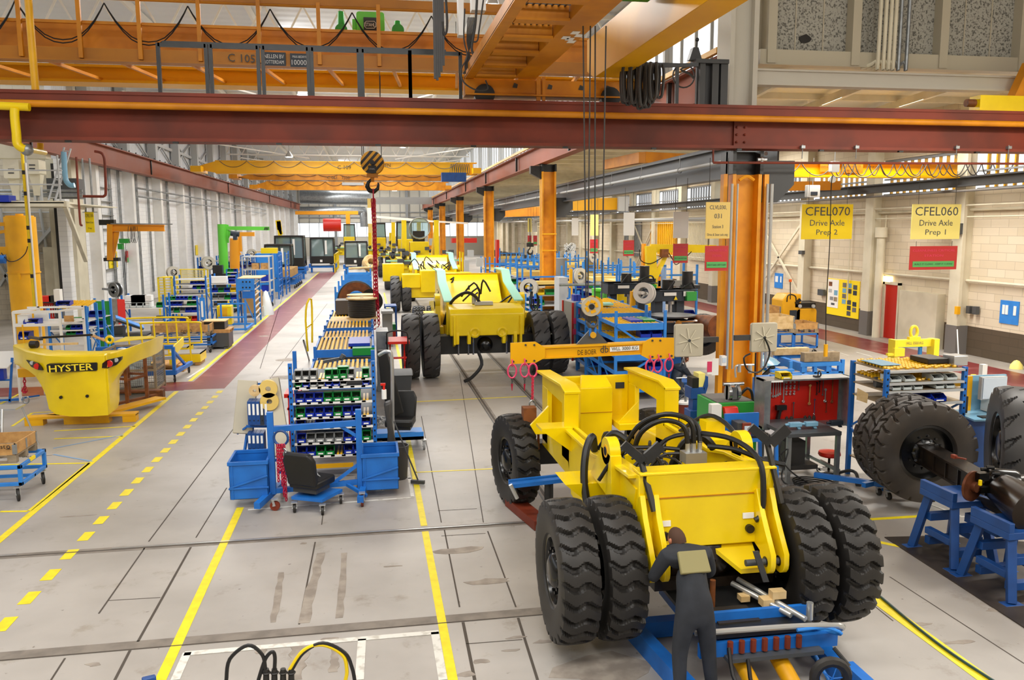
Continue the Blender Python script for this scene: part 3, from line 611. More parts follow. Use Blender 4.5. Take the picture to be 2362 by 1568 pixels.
# bundle of black festoon cables hanging by the switchgear
t=thing('cable_bundle','black flat cable bundle hanging down in front of the transverse beam railing','cable',A(1015,185,18.6),0)
b=B()
for k,(x,q) in enumerate(((1003,183),(1008,186),(1013,178),(1018,165),(1023,150))):
 p=A(x,0,18.6); c=A(x,q,18.6); b.box(c.x-.025,c.x+.03,18.5+.03*k,18.55+.03*k,c.z,p.z+1)
p=A(1027,30,18.6); b.tube([p+V((0,0,.6)),A(1031,40,18.6),A(1030,72,18.6),A(1024,78,18.6),A(1021,50,18.6)],.03,6,4); obj('flat_cable',b,'rubber_light',t)
# second crane whose girders run towards the camera
t=thing('overhead_crane','orange overhead crane with two girders running towards the viewer, upper centre','crane',(4.3,12,7.6),0)
b=B().box(5.28,5.9,2,19.3,8.0,8.98); b.prism([(5.28,19.3,8.0),(5.28,19.3,8.98),(5.28,19.95,8.98),(5.28,19.95,8.25)],(.62,0,0)); obj('girder',b,'crane_gold',t,bevel=.01)
b=B().box(3.45,3.97,2,19.7,8.0,8.95); obj('girder',b,'crane_orange',t,bevel=.01)
b=B().box(2.3,2.42,2,20,8.0,8.22).box(2.3,2.5,2,20,7.98,8.02);
for k in range(13): y=19.4-k*1.3; b.box(2.43,3.44,y,y+.12,8.03,8.3); b.box(2.51,3.44,y-.08,y+.2,7.97,8.02)
obj('walkway_frame',b,'crane_orange',t)
b=B()
for k in range(12):
 y=19.5-k*1.3
 for j in range(9):
  x=2.47+j*.11; b.box(x,x+.03,y-1.15,y-.02,8.22,8.27)
 for j in range(5): b.box(2.45,3.45,y-.2-j*.2,y-.19-j*.2,8.22,8.26)
obj('walkway_grating',b,'dark_grey',t)
b=B().box(2.3,6.3,19.72,20.15,7.62,7.98).box(2.3,6.3,19.62,20.25,7.6,7.64); b.box(3.98,4.08,19.66,19.72,7.5,8.05).box(4.12,4.2,19.66,19.72,7.5,8.05); obj('end_carriage',b,'crane_orange',t,bevel=.008)
b=B()
for x in (2.75,5.8): b.cyl((x,19.65,7.62),(x,19.85,7.62),.24,20)
obj('wheel',b,'black_steel',t)
b=B()
for px,py in ((1188,197),(1268,200),(1340,202),(1402,203)): c=A(px,py,19.7); b.prism([(c.x-.06,19.71,c.z-.05),(c.x+.05,19.71,c.z-.06),(c.x+.07,19.71,c.z+.03),(c.x-.02,19.71,c.z+.06)],(0,-.005,0))
obj('chipped_paint',b,'dark_grey',t)
c=AX(1252,143,3.7); b=B()
for dx,dy in ((-.1,-.05),(0,.0),(.08,.1),(-.02,-.25),(.1,-.15)): b.box(3.7+dx,3.84+dx,15.4+dy*2,15.6+dy*2,7.985,7.995)
obj('paper_sticker',b,'paper',t)
one('crane_hoist','green crane hoist half hidden between the two near girders','hoist',B().cyl((4.4,14.4,8.75),(5.2,14.0,8.75),.28,18).box(4.1,5.2,14.5,15.3,8.65,9.1).cyl((4.3,14.2,8.55),(4.3,15.2,8.55),.1,10),'green')
# hanging festoon cables under the right girder
t=thing('festoon_cable','bunch of black festoon cables hanging below the right-hand near girder','cable',A(1480,240,18.4),0)
b=B()
for k,(px,q) in enumerate(((1440,236),(1449,240),(1457,238),(1466,242),(1476,250),(1486,247),(1494,246),(1502,236),(1512,222),(1521,224),(1444,232),(1462,236),(1482,242),(1506,228))):
 y=18.5-.05*k; c=A(px,q,y); top=8.1; b.tube([(c.x-.06,y,top),(c.x-.09,y,c.z+.5),(c.x-.06,y,c.z+.06),(c.x,y+.03,c.z),(c.x+.06,y,c.z+.06),(c.x+.09,y,c.z+.5),(c.x+.06,y,top)],.036,6,3)
obj('cable_loop',b,'rubber_light',t);
b=B().bar((5.95,18.6,8.14),(7.4,18.2,8.14),.05,.08); obj('cable_track',b,'black_steel',t)
# switch boxes around the upper middle
t=thing('switch_cabinet','tall pale grey switch cabinet at the end of the orange walkway','cabinet',A(1060,80,19.2),0)
p=A(1057,83,19.2); b=B().box(p.x,p.x+.12,19.1,19.4,p.z,p.z+1.4).box(p.x+.3,p.x+.62,19.1,19.4,p.z+.55,p.z+1.4); obj('housing',b,'white_paint',t)
b=B().tube([A(1072,20,19.1),A(1070,90,19.1),A(1078,130,19.1),A(1064,160,19.1),A(1070,190,19.1),A(1100,208,19.1),A(1125,205,19.1),A(1120,185,19.1)],.018,6,4)
b.tube([A(1100,0,19.1),A(1096,60,19.1),A(1088,110,19.1),A(1095,130,19.1)],.03,6,4).tube([A(1115,0,19.1),A(1105,70,19.1),A(1100,95,19.1),A(1085,95,19.1)],.02,6,4);
for k in range(7): b.tube([A(1080+3*k,40,19.15),A(1077+2*k,95,19.15),A(1085-2*k,140,19.15),A(1068+k,170,19.15)],.012,5,3)
obj('cable',b,'charcoal',t)
# dark machinery and railing at the right end of the upper rail
t=thing('crane_buffer_frame','dark steel buffer frame with a lamp arm beside the tall pale column','frame',A(1640,240,19.9),0)
b=B()
for p,q in ((1612,1624),(1640,1655),(1660,1676)): a=A(p,150,19.9); c=A(q,150,19.9); b.box(a.x,c.x,19.8,20.1,7.48,8.6)
a=A(1610,150,19.9); c=A(1676,150,19.9); b.box(a.x,c.x,19.95,20.05,7.5,8.5).box(a.x-.1,c.x,19.75,20.15,8.5,8.6); obj('frame',b,'dark_grey',t)
b=B(); x0=A(1495,145,20).x; x1=A(1610,145,20).x; b.box(x0-.7,x1,19.97,20.03,8.45,8.52);
for px in (1562,): x=A(px,150,20).x; b.box(x-.04,x+.04,19.96,20.04,7.48,8.5)
obj('railing',b,'black_steel',t)
c=A(1600,140,20); b=B().prism([(c.x-.15,19.9,c.z),(c.x+.18,19.9,c.z),(c.x+.08,19.9,c.z+.3),(c.x-.05,19.9,c.z+.3)],(0,.2,0)).cyl(c+V((.06,0,.3)),c+V((.08,0,.45)),.02,6).ball(c+V((.08,0,.5)),.05,8); obj('valve',b,'black_steel',t)
b=B().ring(A(1577,175,20),(0,1,0),.28,.02,20,6).tube([A(1595,150,20),A(1570,160,20),A(1590,170,20),A(1600,180,20)],.03,6,3); obj('hose',b,'charcoal',t)
# ropes and spreader
sp=thing('wire_rope_set','four wire ropes running down from the near crane to the round hook block','rope',A(1365,700,14),0)
b=B()
for px,q in ((1345,1352),(1362,1356),(1373,1372),(1398,1388)): b.cyl(A(q,690,14),A(px,60,14),.013,6)
obj('wire_rope',b,'charcoal',sp,)
hb=thing('hook_block','greasy yellow two-sheave hook block holding the DE BOER lifting beam','hook block',A(1365,745,14),0)
c=A(1361,706,14); b=B().cyl(c-V((0,.1,0)),c-V((0,.03,0)),.17,24).cyl(c-V((0,.03,0)),c+V((0,.03,0)),.12,20); obj('sheave_guard',b,'beige_metal',hb)
c2=c+V((.08,.1,0)); b=B().cyl(c2-V((0,.05,0)),c2+V((0,.06,0)),.175,24); obj('sheave_guard',b,'crane_gold',hb)
b=B()
for a_,r_ in ((20,.1),(75,.11),(140,.1),(210,.1),(290,.11)): t_=math.radians(a_); b.cb(c+V((math.cos(t_)*.09,-.105,math.sin(t_)*.09)),(.05,.01,.09),0,0,0,-t_)
obj('sheave_marking',b,'crane_gold',hb)
obj('cross_head',B().cyl(c-V((0,.13,0)),c+V((0,.2,0)),.05,10).box(c.x-.06,c.x+.1,c.y-.08,c.y+.12,c.z-.26,c.z-.12),'black_steel',hb)
hc=A(1367,742,14); obj('hook',hook(B(),hc,.52),'steel_grey',hb)
t=thing('lifting_beam','yellow lifting beam lettered DE BOER hanging above the foreground chassis','lifting beam',A(1362,830,14),0)
L_=A(1176,800,14); R_=A(1549,782,14); zc_=(L_.z+R_.z)/2; dz=(R_.z-L_.z)/(R_.x-L_.x)
def SB(px,py,dy=0): p=A(px,py,14+dy); return p
u=(R_-L_).normalized(); b=B()
b.bar(SB(1185,815),SB(1546,798),.16,.19); b.bar(SB(1185,803),SB(1546,787),.22,.03); b.bar(SB(1185,827),SB(1546,810),.22,.03); obj('beam',b,'crane_gold',t)
pl=B()
pl.prism([SB(1175,789),SB(1232,786),SB(1254,799),SB(1254,822),SB(1232,834),SB(1175,837)],(0,.05,0)); pl.prism([SB(1478,788),SB(1500,777),SB(1549,777),SB(1549,824),SB(1492,826),SB(1474,817)],(0,.05,0));
for v in range(len(pl.v)): pl.v[v]+=V((0,-.13,0))
obj('end_plate',pl,'crane_gold',t)
b=B()
for px,py in ((1209,793),(1229,793),(1499,783),(1517,783),(1181,831),(1210,829),(1229,829),(1499,820),(1518,819),(1543,818)): c=SB(px,py); b.cyl(c-V((0,.15,0)),c-V((0,.12,0)),.018,8)
obj('bolt',b,'dark_grey',t)
b=B().prism([SB(1330,794),SB(1362,759),SB(1372,758),SB(1402,791)],(0,.04,0)); obj('lifting_eye',b,'steel_grey',t); c=SB(1367,772); obj('eye_bush',B().cyl(c-V((0,.05,0)),c+V((0,.06,0)),.055,14),'gold',t)
obj('shackle',B().tube([c+V((-.04,0,-.02)),c+V((-.045,0,.12)),c+V((0,0,.2)),c+V((.045,0,.12)),c+V((.04,0,-.02))],.025,8,3),'blue',t)
text('lettering','DE BOER','hazard_black',t,SB(1354,812,-.115),u,(0,0,1),.085,.34); text('lettering','WLL 3000 KG','hazard_black',t,SB(1441,803,-.13),u,(0,0,1),.06,.48)
obj('label_plate',B().bar(SB(1407,806,-.118),SB(1474,802,-.118),.006,.08),'paper',t)
text('lettering','db','dark_sign',t,SB(1394,805,-.12),u,(0,0,1),.13,.15)
def slings(px,py,ql,name,lab,chain_to=None,m='pink'):
 t=thing('chain_sling',lab,'chain sling',A(px,ql,13.9),0,'pink chain slings under the lifting beam')
 c=A(px,py,13.87); b=B().ring(c-V((0,0,.12)),(0,1,0),.075,.016,16,6,0,(1.6,1)); b.ring(c+V((0,0,.02)),(1,0,0),.04,.012,10,5,0,(1.5,1)); obj('ring_link',b,m,t)
 e=A(px,ql,13.87); s_=c-V((0,0,.25)); b=B().chain(s_,e,.06,.014,.006); obj('chain_link',b,'chain_red' if chain_to else 'dark_grey',t)
 b=B().cyl(e,e-V((0,0,.12)),.02,6,.006); obj('chain_tip',b,'chain_red',t); return c
slings(1181,840,885,'a','pink ring and thin chain at the left end of the lifting beam'); slings(1210,838,885,'b','pink ring and thin chain second from the left end of the lifting beam')
slings(1518,828,880,'c','pink ring and short chain second from the right end of the lifting beam'); slings(1543,826,862,'d','pink ring and short chain at the right end of the lifting beam'); slings(1499,830,845,'e','red ring with a hook third from the right end of the lifting beam')
t=thing('chain_sling','heavy red chain running from the lifting beam down to the shackle on the axle stand','chain sling',A(1228,930,13.4),0)
c=A(1229,838,13.87); b=B().ring(c-V((0,0,.12)),(0,1,0),.075,.018,16,6,0,(1.6,1)); obj('ring_link',b,'pink',t)
b=B().chain(c-V((0,0,.22)),A(1228,922,13.2),.075,.022,.01); obj('chain_link',b,'chain_red',t)
c=A(1228,932,13.0); obj('shackle',B().ring(c,(0,1,0),.05,.014,14,6,0,(1.3,1)),'galv',t)
# far cranes across the hall
def farcrane(lab,Y,pt,pb,x0,x1,m,letter=None,rail=True):
 a=A(x0,pt,Y); c=A(x1,pb,Y); t=thing('overhead_crane',lab,'crane',((a.x+c.x)/2,Y,c.z),0)
 z0=A((x0+x1)/2,pb,Y).z; z1=A((x0+x1)/2,pt,Y).z
 b=B().box(a.x+1.2,c.x-.3,Y,Y+.6,z0,z1); b.prism([(a.x+1.2,Y,z0),(a.x+1.2,Y,z1),(a.x+.2,Y,z1-.3),(a.x+.2,Y,z0+.2)],(0,.6,0)); b.box(a.x+1.2,c.x,Y-.05,Y+.65,z0-.06,z0); b.box(a.x+1.2,c.x,Y-.05,Y+.65,z1,z1+.06); obj('girder',b,m,t)
 b=B().box(a.x-.3,a.x+.4,Y-1,Y+1.5,z0,z0+.4).box(c.x-.4,c.x+.2,Y-1,Y+1.5,z0,z0+.4); obj('end_carriage',b,m,t)
 n=9; festoon('festoon_cable',t,[(a.x+1.5+(c.x-a.x-3)*k/n,Y-.1,z1+.03) for k in range(n+1)],(z1-z0)*.55,.02,'charcoal',1)
 return t,z0,z1
t,z0,z1=farcrane('bright yellow crane across the hall, nearest of the three distant ones, lettered C 109',62,374,400,455,1100,'crane_gold')
text('lettering','C 109','hazard_black',t,A(794,386,61.9),(1,0,0),(0,0,1),.28); text('lettering','GEN','hazard_black',t,A(890,381,61.9),(1,0,0),(0,0,1),.25)
b=B(); c=A(1052,410,61.8); b.box(c.x-1.1,c.x+.7,61.3,61.9,c.z-.3,c.z+.35); obj('hoist',b,'blue_dark',t)
b=B()
for k in range(9): p=A(1040+k*5,378,61.6); b.tube([p,p-V((.08,0,.6)),p-V((0,0,.75)),p-V((-.08,0,.6)),p+V((.05,0,0))],.02,5,2)
obj('cable_loop',b,'charcoal',t)
t,z0,z1=farcrane('pale orange crane across the hall, middle of the three distant ones, lettered C 061',76,403,414,540,1060,'crane_orange'); text('lettering','C 061   7500','hazard_black',t,A(781,410,75.8),(1,0,0),(0,0,1),.26)
t,z0,z1=farcrane('orange overhead crane across the hall, furthest of the three distant ones',88,420,437,585,1035,'column_orange');
obj('name_plate',B().box(*(lambda p:(p.x-1.1,p.x+1.1,87.85,87.95,p.z-.15,p.z+.15))(A(814,424,88))),'light_grey',t)
# crane in the right bay
t=thing('overhead_crane','orange travelling crane with looped cables in the right bay, lettered C 0138','crane',(15.5,26,6.2),0)
z1=A(2000,376,26).z; z0=A(2000,407,26).z
b=B().box(11.0,20.1,26,26.12,z0,z1).box(11.0,20.1,25.9,26.22,z1-.04,z1).box(11.0,20.1,25.85,26.27,z0-.04,z0+.04); obj('girder',b,'crane_gold',t)
hx=[A(p,375,25.7) for p in (1770,1848,1925,1945,1972,2005,2030,2062,2095,2130,2165,2190,2228,2265,2290,2340)]
festoon('festoon_cable',t,hx,.42,.018,'charcoal',1); hx=[A(p,375,25.6) for p in (1910,1955,2030,2080,2140,2175,2240,2290,2338)]; festoon('festoon_cable',t,hx,.48,.018,'charcoal',1)
b=B(); p=A(1907,386,25.9); b.box(p.x-.25,p.x+.28,25.86,25.9,p.z-.15,p.z+.15); q=A(1967,388,25.9); b.box(q.x-.4,q.x+.35,25.86,25.9,q.z-.16,q.z+.16); obj('name_plate',b,'crane_brown',t)
text('lettering','KRAAN-SERVICE','hazard_black',t,A(1907,384,25.84),(1,0,0),(0,0,1),.07,.45); text('lettering','HEFVERMOGEN 6.3 TON','hazard_black',t,A(1966,383,25.84),(1,0,0),(0,0,1),.08,.62); text('lettering','1980 FN 1265','hazard_black',t,A(1966,393,25.84),(1,0,0),(0,0,1),.07,.5); text('lettering','C 0138','hazard_black',t,A(2016,388,25.84),(1,0,0),(0,0,1),.13,.36)
c=A(1925,385,25.2); t=thing('control_box','white crane control box with a round dial below, in the right bay','control box',c-V((0,0,.5)),0)
obj('housing',B().rbox(c.x-.15,c.x+.12,25.1,25.3,c.z-.17,c.z+.17,.03),'light_grey',t); c2=A(1919,414,25.2); obj('dial',B().cyl(c2,c2+V((0,-.06,0)),.11,16),'light_grey',t); obj('hanger',B().cyl(c,V((c.x,25.2,c.z+.6)),.015,6),'galv',t)
c=A(1874,441,27); t=thing('control_box','white junction box hanging above the yellow CFEL070 sign','control box',c-V((0,0,.25)),0)
obj('housing',B().rbox(c.x-.23,c.x+.23,26.9,27.1,c.z-.21,c.z+.21,.03),'light_grey',t); obj('gauge',B().box(c.x-.12,c.x+.13,26.88,26.9,c.z-.14,c.z-.02),'dark_sign',t); obj('hanger',B().cyl(V((c.x,27,c.z+.2)),V((c.x,27,6.9)),.012,6),'galv',t)
one('overhead_crane','short orange crane girder behind the black column bracket in the right bay','crane',B().bar(A(1785,430,33),A(1935,428,33),.3,.38),'crane_orange')
one('overhead_crane','orange end of a crane resting on the grey rail beam, left of the near column','crane',B().bar(AX(1398,388,10.75)+V((0,0,.15)),AX(1482,372,10.75)+V((0,0,.15)),.3,.42).bar(AX(1482,375,10.8)+V((0,0,.2)),AX(1482,375,10.8)+V((6,3,.3)),.35,.42),'crane_orange')
one('overhead_crane','bright yellow crane girder hanging low in the bay behind the second orange column','crane',B().bar(A(1320,472,62),A(1428,470,62),.4,.9),'crane_gold')
one('control_box','white control box at the end of the bright yellow bay crane','control box',B().box(*(lambda p:(p.x-.4,p.x+.4,61,61.3,p.z-.55,p.z+.55))(A(1438,470,61))),'light_grey')
one('overhead_crane','yellow crane girder with cable loops behind the third orange column','crane',B().bar(A(1150,490,80),A(1260,487,80),.4,.9),'crane_orange')
t=thing('overhead_crane','small yellow crane on the transverse beam at the upper right edge','crane',(16,19.9,7.48),0)
p=A(2248,240,19.9); b=B().box(p.x,19.8,19.7,20.1,7.5,7.9).box(p.x-.15,19.8,19.65,20.15,7.48,7.52); obj('end_carriage',b,'yellow',t); obj('buffer',B().cyl((p.x-.25,19.9,7.72),(p.x,19.9,7.72),.1,14),'rust',t)
p=A(2335,220,19.9); obj('girder',B().prism([(p.x-.05,19.75,7.9),(p.x+1.6,19.75,7.9),(p.x+1.6,19.75,8.8),(p.x+.35,19.75,8.8)],(0,.3,0)),'crane_orange',t)
# red air pipe with drop chains under the beam
t=thing('air_pipe','thin red air pipe running under the right half of the transverse beam','pipe',(14,19.5,6.05),0)
p=A(1645,375,19.5); obj('pipe_run',B().cyl(p,A(2362,376,19.5)+V((3,0,0)),.03,8).cyl(A(1645,345,19.5),p,.025,8),'brown_red',t)
b=B()
for px in (1850,1974,2205,2325): c=A(px,366,19.5); b.cyl(c,c+V((0,0,.35)),.012,5); b.box(c.x-.05,c.x+.05,19.45,19.55,c.z+.25,c.z+.32)
obj('pipe_clip',b,'galv',t); c=A(1757,368,19.5); obj('valve',B().ball(c,.07,10).cyl(c-V((.12,0,0)),c+V((.12,0,0)),.05,10),'chrome',t)
for i,(px,py,Y) in enumerate(((667,362,78),(700,220,30),(1052,100,34),(1136,12,26),(1838,238,30),(929,340,90),(1560,362,48),(910,440,110))):
 c=A(px,py,Y); t=thing('high_bay_lamp','bell-shaped factory ceiling lamp, '+('over the left part of the hall','between the orange crane girders','above the festoon railing','beside the green hoist','under the ribbed ceiling right of the tall column','over the middle of the hall','over the right bay','above the far end of the hall')[i],'lamp',c,0,'factory ceiling lamps')
 s=.35 if Y>40 else .22
 obj('lamp_shade',B().lathe([(s,0),(s*.8,s*.6),(s*.4,s*1.1),(s*.2,s*1.5),(.0,s*1.5)],c,'z',16),'light_grey',t); obj('bulb',B().cyl(c-V((0,0,.02)),c+V((0,0,.02)),s*.85,16),'lamp_white',t); obj('hanger',B().cyl(c+V((0,0,s*1.5)),c+V((0,0,s*1.5+.5)),.02,5),'galv',t)
# tyres
def tyre(R_,W,pat,n=300,rr=.55,dep=.045):
 hw=W/2; T=[(-1+2*i/36) for i in range(37)]; rows=[]
 rows+=[(-hw*.78,rr*R_,0,0),(-hw*.9,rr*R_+.015,0,0),(-hw*.97,R_*(rr+.1),0,0),(-hw*1.03,R_*.74,0,0),(-hw*1.04,R_*.82,0,0),(-hw*1.02,R_*.88,0,0),(-hw*1.0,R_*.91,-1,.35)]
 for v in T: rows.append((v*hw*.97,R_*(1-.035*abs(v)**3),v,1.))
 rows+=[(-a,b_,-c,d) for a,b_,c,d in rows[:7][::-1]]
 def sm(x,a,b_): t=max(0,min(1,(x-a)/(b_-a))); return t*t*(3-2*t)
 def groove(th,v):
  u=th/(2*PI)
  if pat=='wave':
   N=25; f=(N*u+.16*math.sin(v*4.6+.3)-.10*v)%1; g=sm(abs(f-.5),.30,.40)*1.
   g=1-sm(abs(f-.5),.13,.18); g*=.45+.55*sm(abs(v),.12,.35); return g
  if pat=='bar':
   N=17; sh=0 if v<0 else .5; f=(N*u+.55*v+sh)%1; a=abs(v); wd=.17*sm(a,.18,.95) if a>.18 else 0
   return (1-sm(abs(f-.5),wd*.75,wd+.03)) if a>.16 else 0
  if pat=='hex':
   N=22; z=abs(((N*u)%1)*2-1)-.5
   c=abs(abs(v)-(.34+.16*z)); g=1-sm(c,.05,.075)
   sh=.5 if abs(v)<.34+.16*z else 0; f=(N*u+sh+.12*math.sin(v*5))%1; g2=1-sm(abs(f-.5),.07,.11); return max(g,g2)
  if pat=='steer':
   N=26; f=(N*u+.5*abs(((v*2)%1)*2-1))%1; return max(1-sm(abs(f-.5),.10,.16),1-sm(abs(v),.03,.06))
 b=B(); nr=len(rows)
 for i in range(n):
  th=2*PI*i/n; c,s=math.cos(th),math.sin(th)
  for x,r,v,k in rows:
   rr_=r-(dep*k*groove(th,v) if k else 0); b.v.append(V((x,rr_*c,rr_*s)))
 for i in range(n):
  j=(i+1)%n
  for k in range(nr-1): b.f.append((i*nr+k,i*nr+k+1,j*nr+k+1,j*nr+k))
 b.m=[0]*len(b.f); return b
def rim(R_,W,side,rr=.55,off=.1):           # side = -1 disc seen from the left, +1 from the right
 r=R_*rr; hw=W/2; b=B()
 b.lathe([(r*1.02,-hw*.8),(r*1.0,-hw*.74),(r*.95,-hw*.7),(r*.9,-hw*.4),(r*.88,hw*.4),(r*.95,hw*.7),(r*1.0,hw*.74),(r*1.02,hw*.8),(r*.97,hw*.78),(r*.85,hw*.4),(r*.85,-hw*.4),(r*.92,-hw*.76),(r*1.02,-hw*.8)],(0,0,0),'x',40)
 d=side*off; b.lathe([(r*.87,d),(r*.5,d+side*.03),(r*.46,d+side*.06),(r*.3,d+side*.09),(0,d+side*.09)],(0,0,0),'x',32); b.lathe([(0,d-side*.03),(r*.5,d-side*.02),(r*.87,d-side*.02)],(0,0,0),'x',32)
 for i in range(12): t=2*PI*i/12; b.cyl((d,r*.6*math.cos(t),r*.6*math.sin(t)),(d+side*.05,r*.6*math.cos(t),r*.6*math.sin(t)),.018,6)
 return b
TY={}
def put_tyre(kind,parent,loc,side=-1,rz=0.,scale=1.,m=None,spin=0.):
 R_,W,pat,n,rr,dep,mt=KIND[kind]
 if kind not in TY:
  o=obj('tyre',tyre(R_,W,pat,n,rr,dep),mt,None,ang=.55); TY[kind]=[o.data,{}]; bpy.data.objects.remove(o)
 me,rims=TY[kind]
 if side not in rims: o=obj('rim',rim(R_,W,side,rr),'black_gloss'); rims[side]=o.data; bpy.data.objects.remove(o)
 o=bpy.data.objects.new('tyre',me); C.objects.link(o);
 if parent is not None: o.parent=parent; L=V(loc)-parent.location
 else: L=V(loc)
 o.location=L; o.rotation_euler=(spin,0,rz); o.scale=(scale,)*3
 k=bpy.data.objects.new('rim',rims[side]); C.objects.link(k); k.parent=o
 return o
KIND={'wave':(.76,.39,'wave',320,.5,.055,'rubber'),'bar':(.985,.49,'bar',260,.55,.055,'rubber_light'),'hex':(.79,.5,'hex',440,.55,.05,'rubber_brown'),'steer':(.8,.46,'steer',234,.55,.03,'rubber'),'plain':(.8,.42,'hex',120,.5,.03,'rubber')}
# foreground chassis
TA=thing('truck_chassis','big bright yellow truck chassis on black tyres in the foreground, under the lifting beam','truck chassis',(3.42,10.5,0))
for x in (1.98,2.47): put_tyre('wave',TA,(x,8.2,.89),-1,0,1,spin=.05*x)
for x in (4.48,4.98): put_tyre('wave',TA,(x,8.12,.91),-1,0,1,spin=.07*x)
put_tyre('wave',TA,(2.26,13.0,.75),-1,math.radians(9),.99); put_tyre('wave',TA,(4.64,13.0,.75),-1,math.radians(9),.99,spin=.1)
def side(b,x,t,pts,m=0): return b.prism([(x,y,z) for y,z in pts],(t,0,0),m)
b=B();
for x,t in ((2.70,.07),(4.07,.07)):
 side(b,x,t,[(8.4,1.05),(8.4,1.86),(9.3,1.80),(9.75,1.72),(11.1,1.72),(11.15,1.2),(11.0,.78),(10.2,.72),(9.5,.95)])
 side(b,x,t,[(11.1,1.2),(11.1,2.22),(11.3,2.27),(11.5,2.27),(11.5,1.2)]); side(b,x,t,[(11.5,1.98),(11.5,2.27),(12.9,2.2),(12.9,2.0)]); side(b,x,t,[(12.5,2.0),(12.9,2.0),(12.9,1.1),(12.5,1.1)]); side(b,x,t,[(11.1,1.45),(12.9,1.3),(12.9,1.0),(11.1,1.0)])
obj('side_plate',b,'yellow',TA,bevel=.008)
b=B()                                   # top flanges of the rails and tower
for s_,x in ((-1,2.62),(1,4.02)):
 b.prism([(x,8.5,1.84),(x,9.3,1.80),(x,9.75,1.72),(x,11.1,1.72),(x,11.1,1.68),(x,9.7,1.68),(x,9.3,1.76),(x,8.5,1.8)],(.2,0,0)); b.prism([(x,11.05,2.24),(x,11.3,2.31),(x,12.95,2.23),(x,12.95,2.19),(x,11.3,2.27),(x,11.05,2.2)],(.22,0,0)); b.box(x,x+.2,11.06,11.1,1.68,2.24)
obj('flange',b,'yellow',TA,bevel=.006)
b=B().prism([(2.77,8.36,1.88),(2.77,8.42,1.6),(2.77,8.35,1.07),(2.77,8.5,1.02),(2.77,8.62,1.6),(2.77,8.6,1.86)],(1.30,0,0)); b.box(2.7,4.14,8.36,8.62,1.86,1.89); obj('front_plate',b,'yellow',TA,bevel=.008)
obj('weld_seam',B().box(2.78,4.06,8.405,8.425,1.592,1.60),'crane_brown',TA)
b=B().cyl((2.97,8.33,1.2),(2.97,8.38,1.2),.045,16).cyl((3.87,8.33,1.22),(3.87,8.38,1.22),.045,16); obj('round_hole',b,'hazard_black',TA)
for x,z in ((2.97,1.33),(3.86,1.36)): c=A(0,0,1); obj('sticker',B().prism([(x-.06,8.375+.005,z-.03),(x+.06,8.375+.005,z-.03),(x+.06,8.385,z+.03),(x-.06,8.385,z+.03)],(0,-.012,0)),'paper',TA)
def lug(b,x,t=.05):
 pts=[(8.42,1.62),(8.36,1.66),(8.26,1.45),(8.12,1.25),(7.98,1.06)]
 for i in range(8): a=math.radians(170+i*180/7+10); pts.append((8.1+.125*math.cos(a),.95+.125*math.sin(a)))
 pts+=[(8.24,1.02),(8.4,1.07)]; return side(b,x,t,pts)
for x in (2.70,2.84,3.93,4.07):
 obj('mast_lug',lug(B(),x,.055),'yellow',TA,bevel=.006)
b=B()
for x in (2.695,2.835,3.925,4.065): b.cyl((x,8.1,.95),(x+.065,8.1,.95),.055,16)
obj('pin_bore',b,'hazard_black',TA); b=B().cyl((3.72,8.1,.95),(4.1,8.1,.95),.035,12); obj('mast_pin',b,'steel_grey',TA); obj('lock_plate',B().prism([(3.74,8.0,1.12),(3.80,8.0,1.12),(3.92,8.0,.78),(3.86,8.0,.78)],(0,-.02,0)),'dark_grey',TA)
b=B().prism([(3.45,8.45,1.07),(3.93,8.45,1.07),(3.93,8.2,.84),(3.72,8.2,.84)],(0,0,-.05)); obj('gusset',b,'yellow',TA)
for x,sx in ((2.64,-1),(4.14,1)):       # cylinder eyes
 c=V((x,9.13,1.93)); b=B().cyl(c-V((.06,0,0)),c+V((.06,0,0)),.16,28); b.prism([(x-.06,8.95,1.92),(x-.06,9.29,1.95),(x-.06,9.7,1.5),(x-.06,8.9,1.4)],(.12,0,0)); e=obj('cylinder_eye',b,'yellow',TA,bevel=.006)
 obj('eye_bush',B().cyl(c-V((.064,0,0)),c+V((.064,0,0)),.075,18),'crane_gold',TA); obj('eye_bore',B().cyl(c-V((.067,0,0)),c+V((.067,0,0)),.05,16),'hazard_black',TA)
b=B().prism([(2.22,9.45,1.45),(2.72,9.45,1.45),(2.72,9.45,1.05),(2.55,9.45,1.15)],(0,.5,0)); obj('side_bracket',b,'yellow',TA)
b=B().prism([(2.30,11.0,1.74),(2.72,11.0,1.74),(2.72,11.0,1.70),(2.30,11.0,1.70)],(0,.35,0)); b.prism([(2.32,11.0,1.70),(2.72,11.0,1.70),(2.72,11.0,1.38)],(0,.05,0)); obj('side_bracket',b,'yellow',TA)
b=B().prism([(4.12,10.0,1.74),(4.62,10.0,1.74),(4.62,10.0,1.70),(4.12,10.0,1.70)],(0,.45,0)); b.prism([(4.12,10.0,1.70),(4.55,10.0,1.70),(4.12,10.0,1.3)],(0,.05,0)); obj('side_bracket',b,'yellow',TA)
b=B().box(4.2,4.45,10.15,10.35,1.74,1.95).box(4.08,4.16,10.6,10.7,1.7,1.9); obj('small_bracket',b,'yellow',TA)
b=B().prism([(2.45,8.7,1.35),(2.7,8.5,1.4),(2.7,8.42,1.05),(2.6,8.45,1.05)],(0,0,.0001)).prism([(2.68,8.45,1.7),(2.68,8.95,1.75),(2.68,9.5,1.3),(2.68,8.6,1.15)],(.02,0,0)); obj('gusset',b,'yellow',TA)
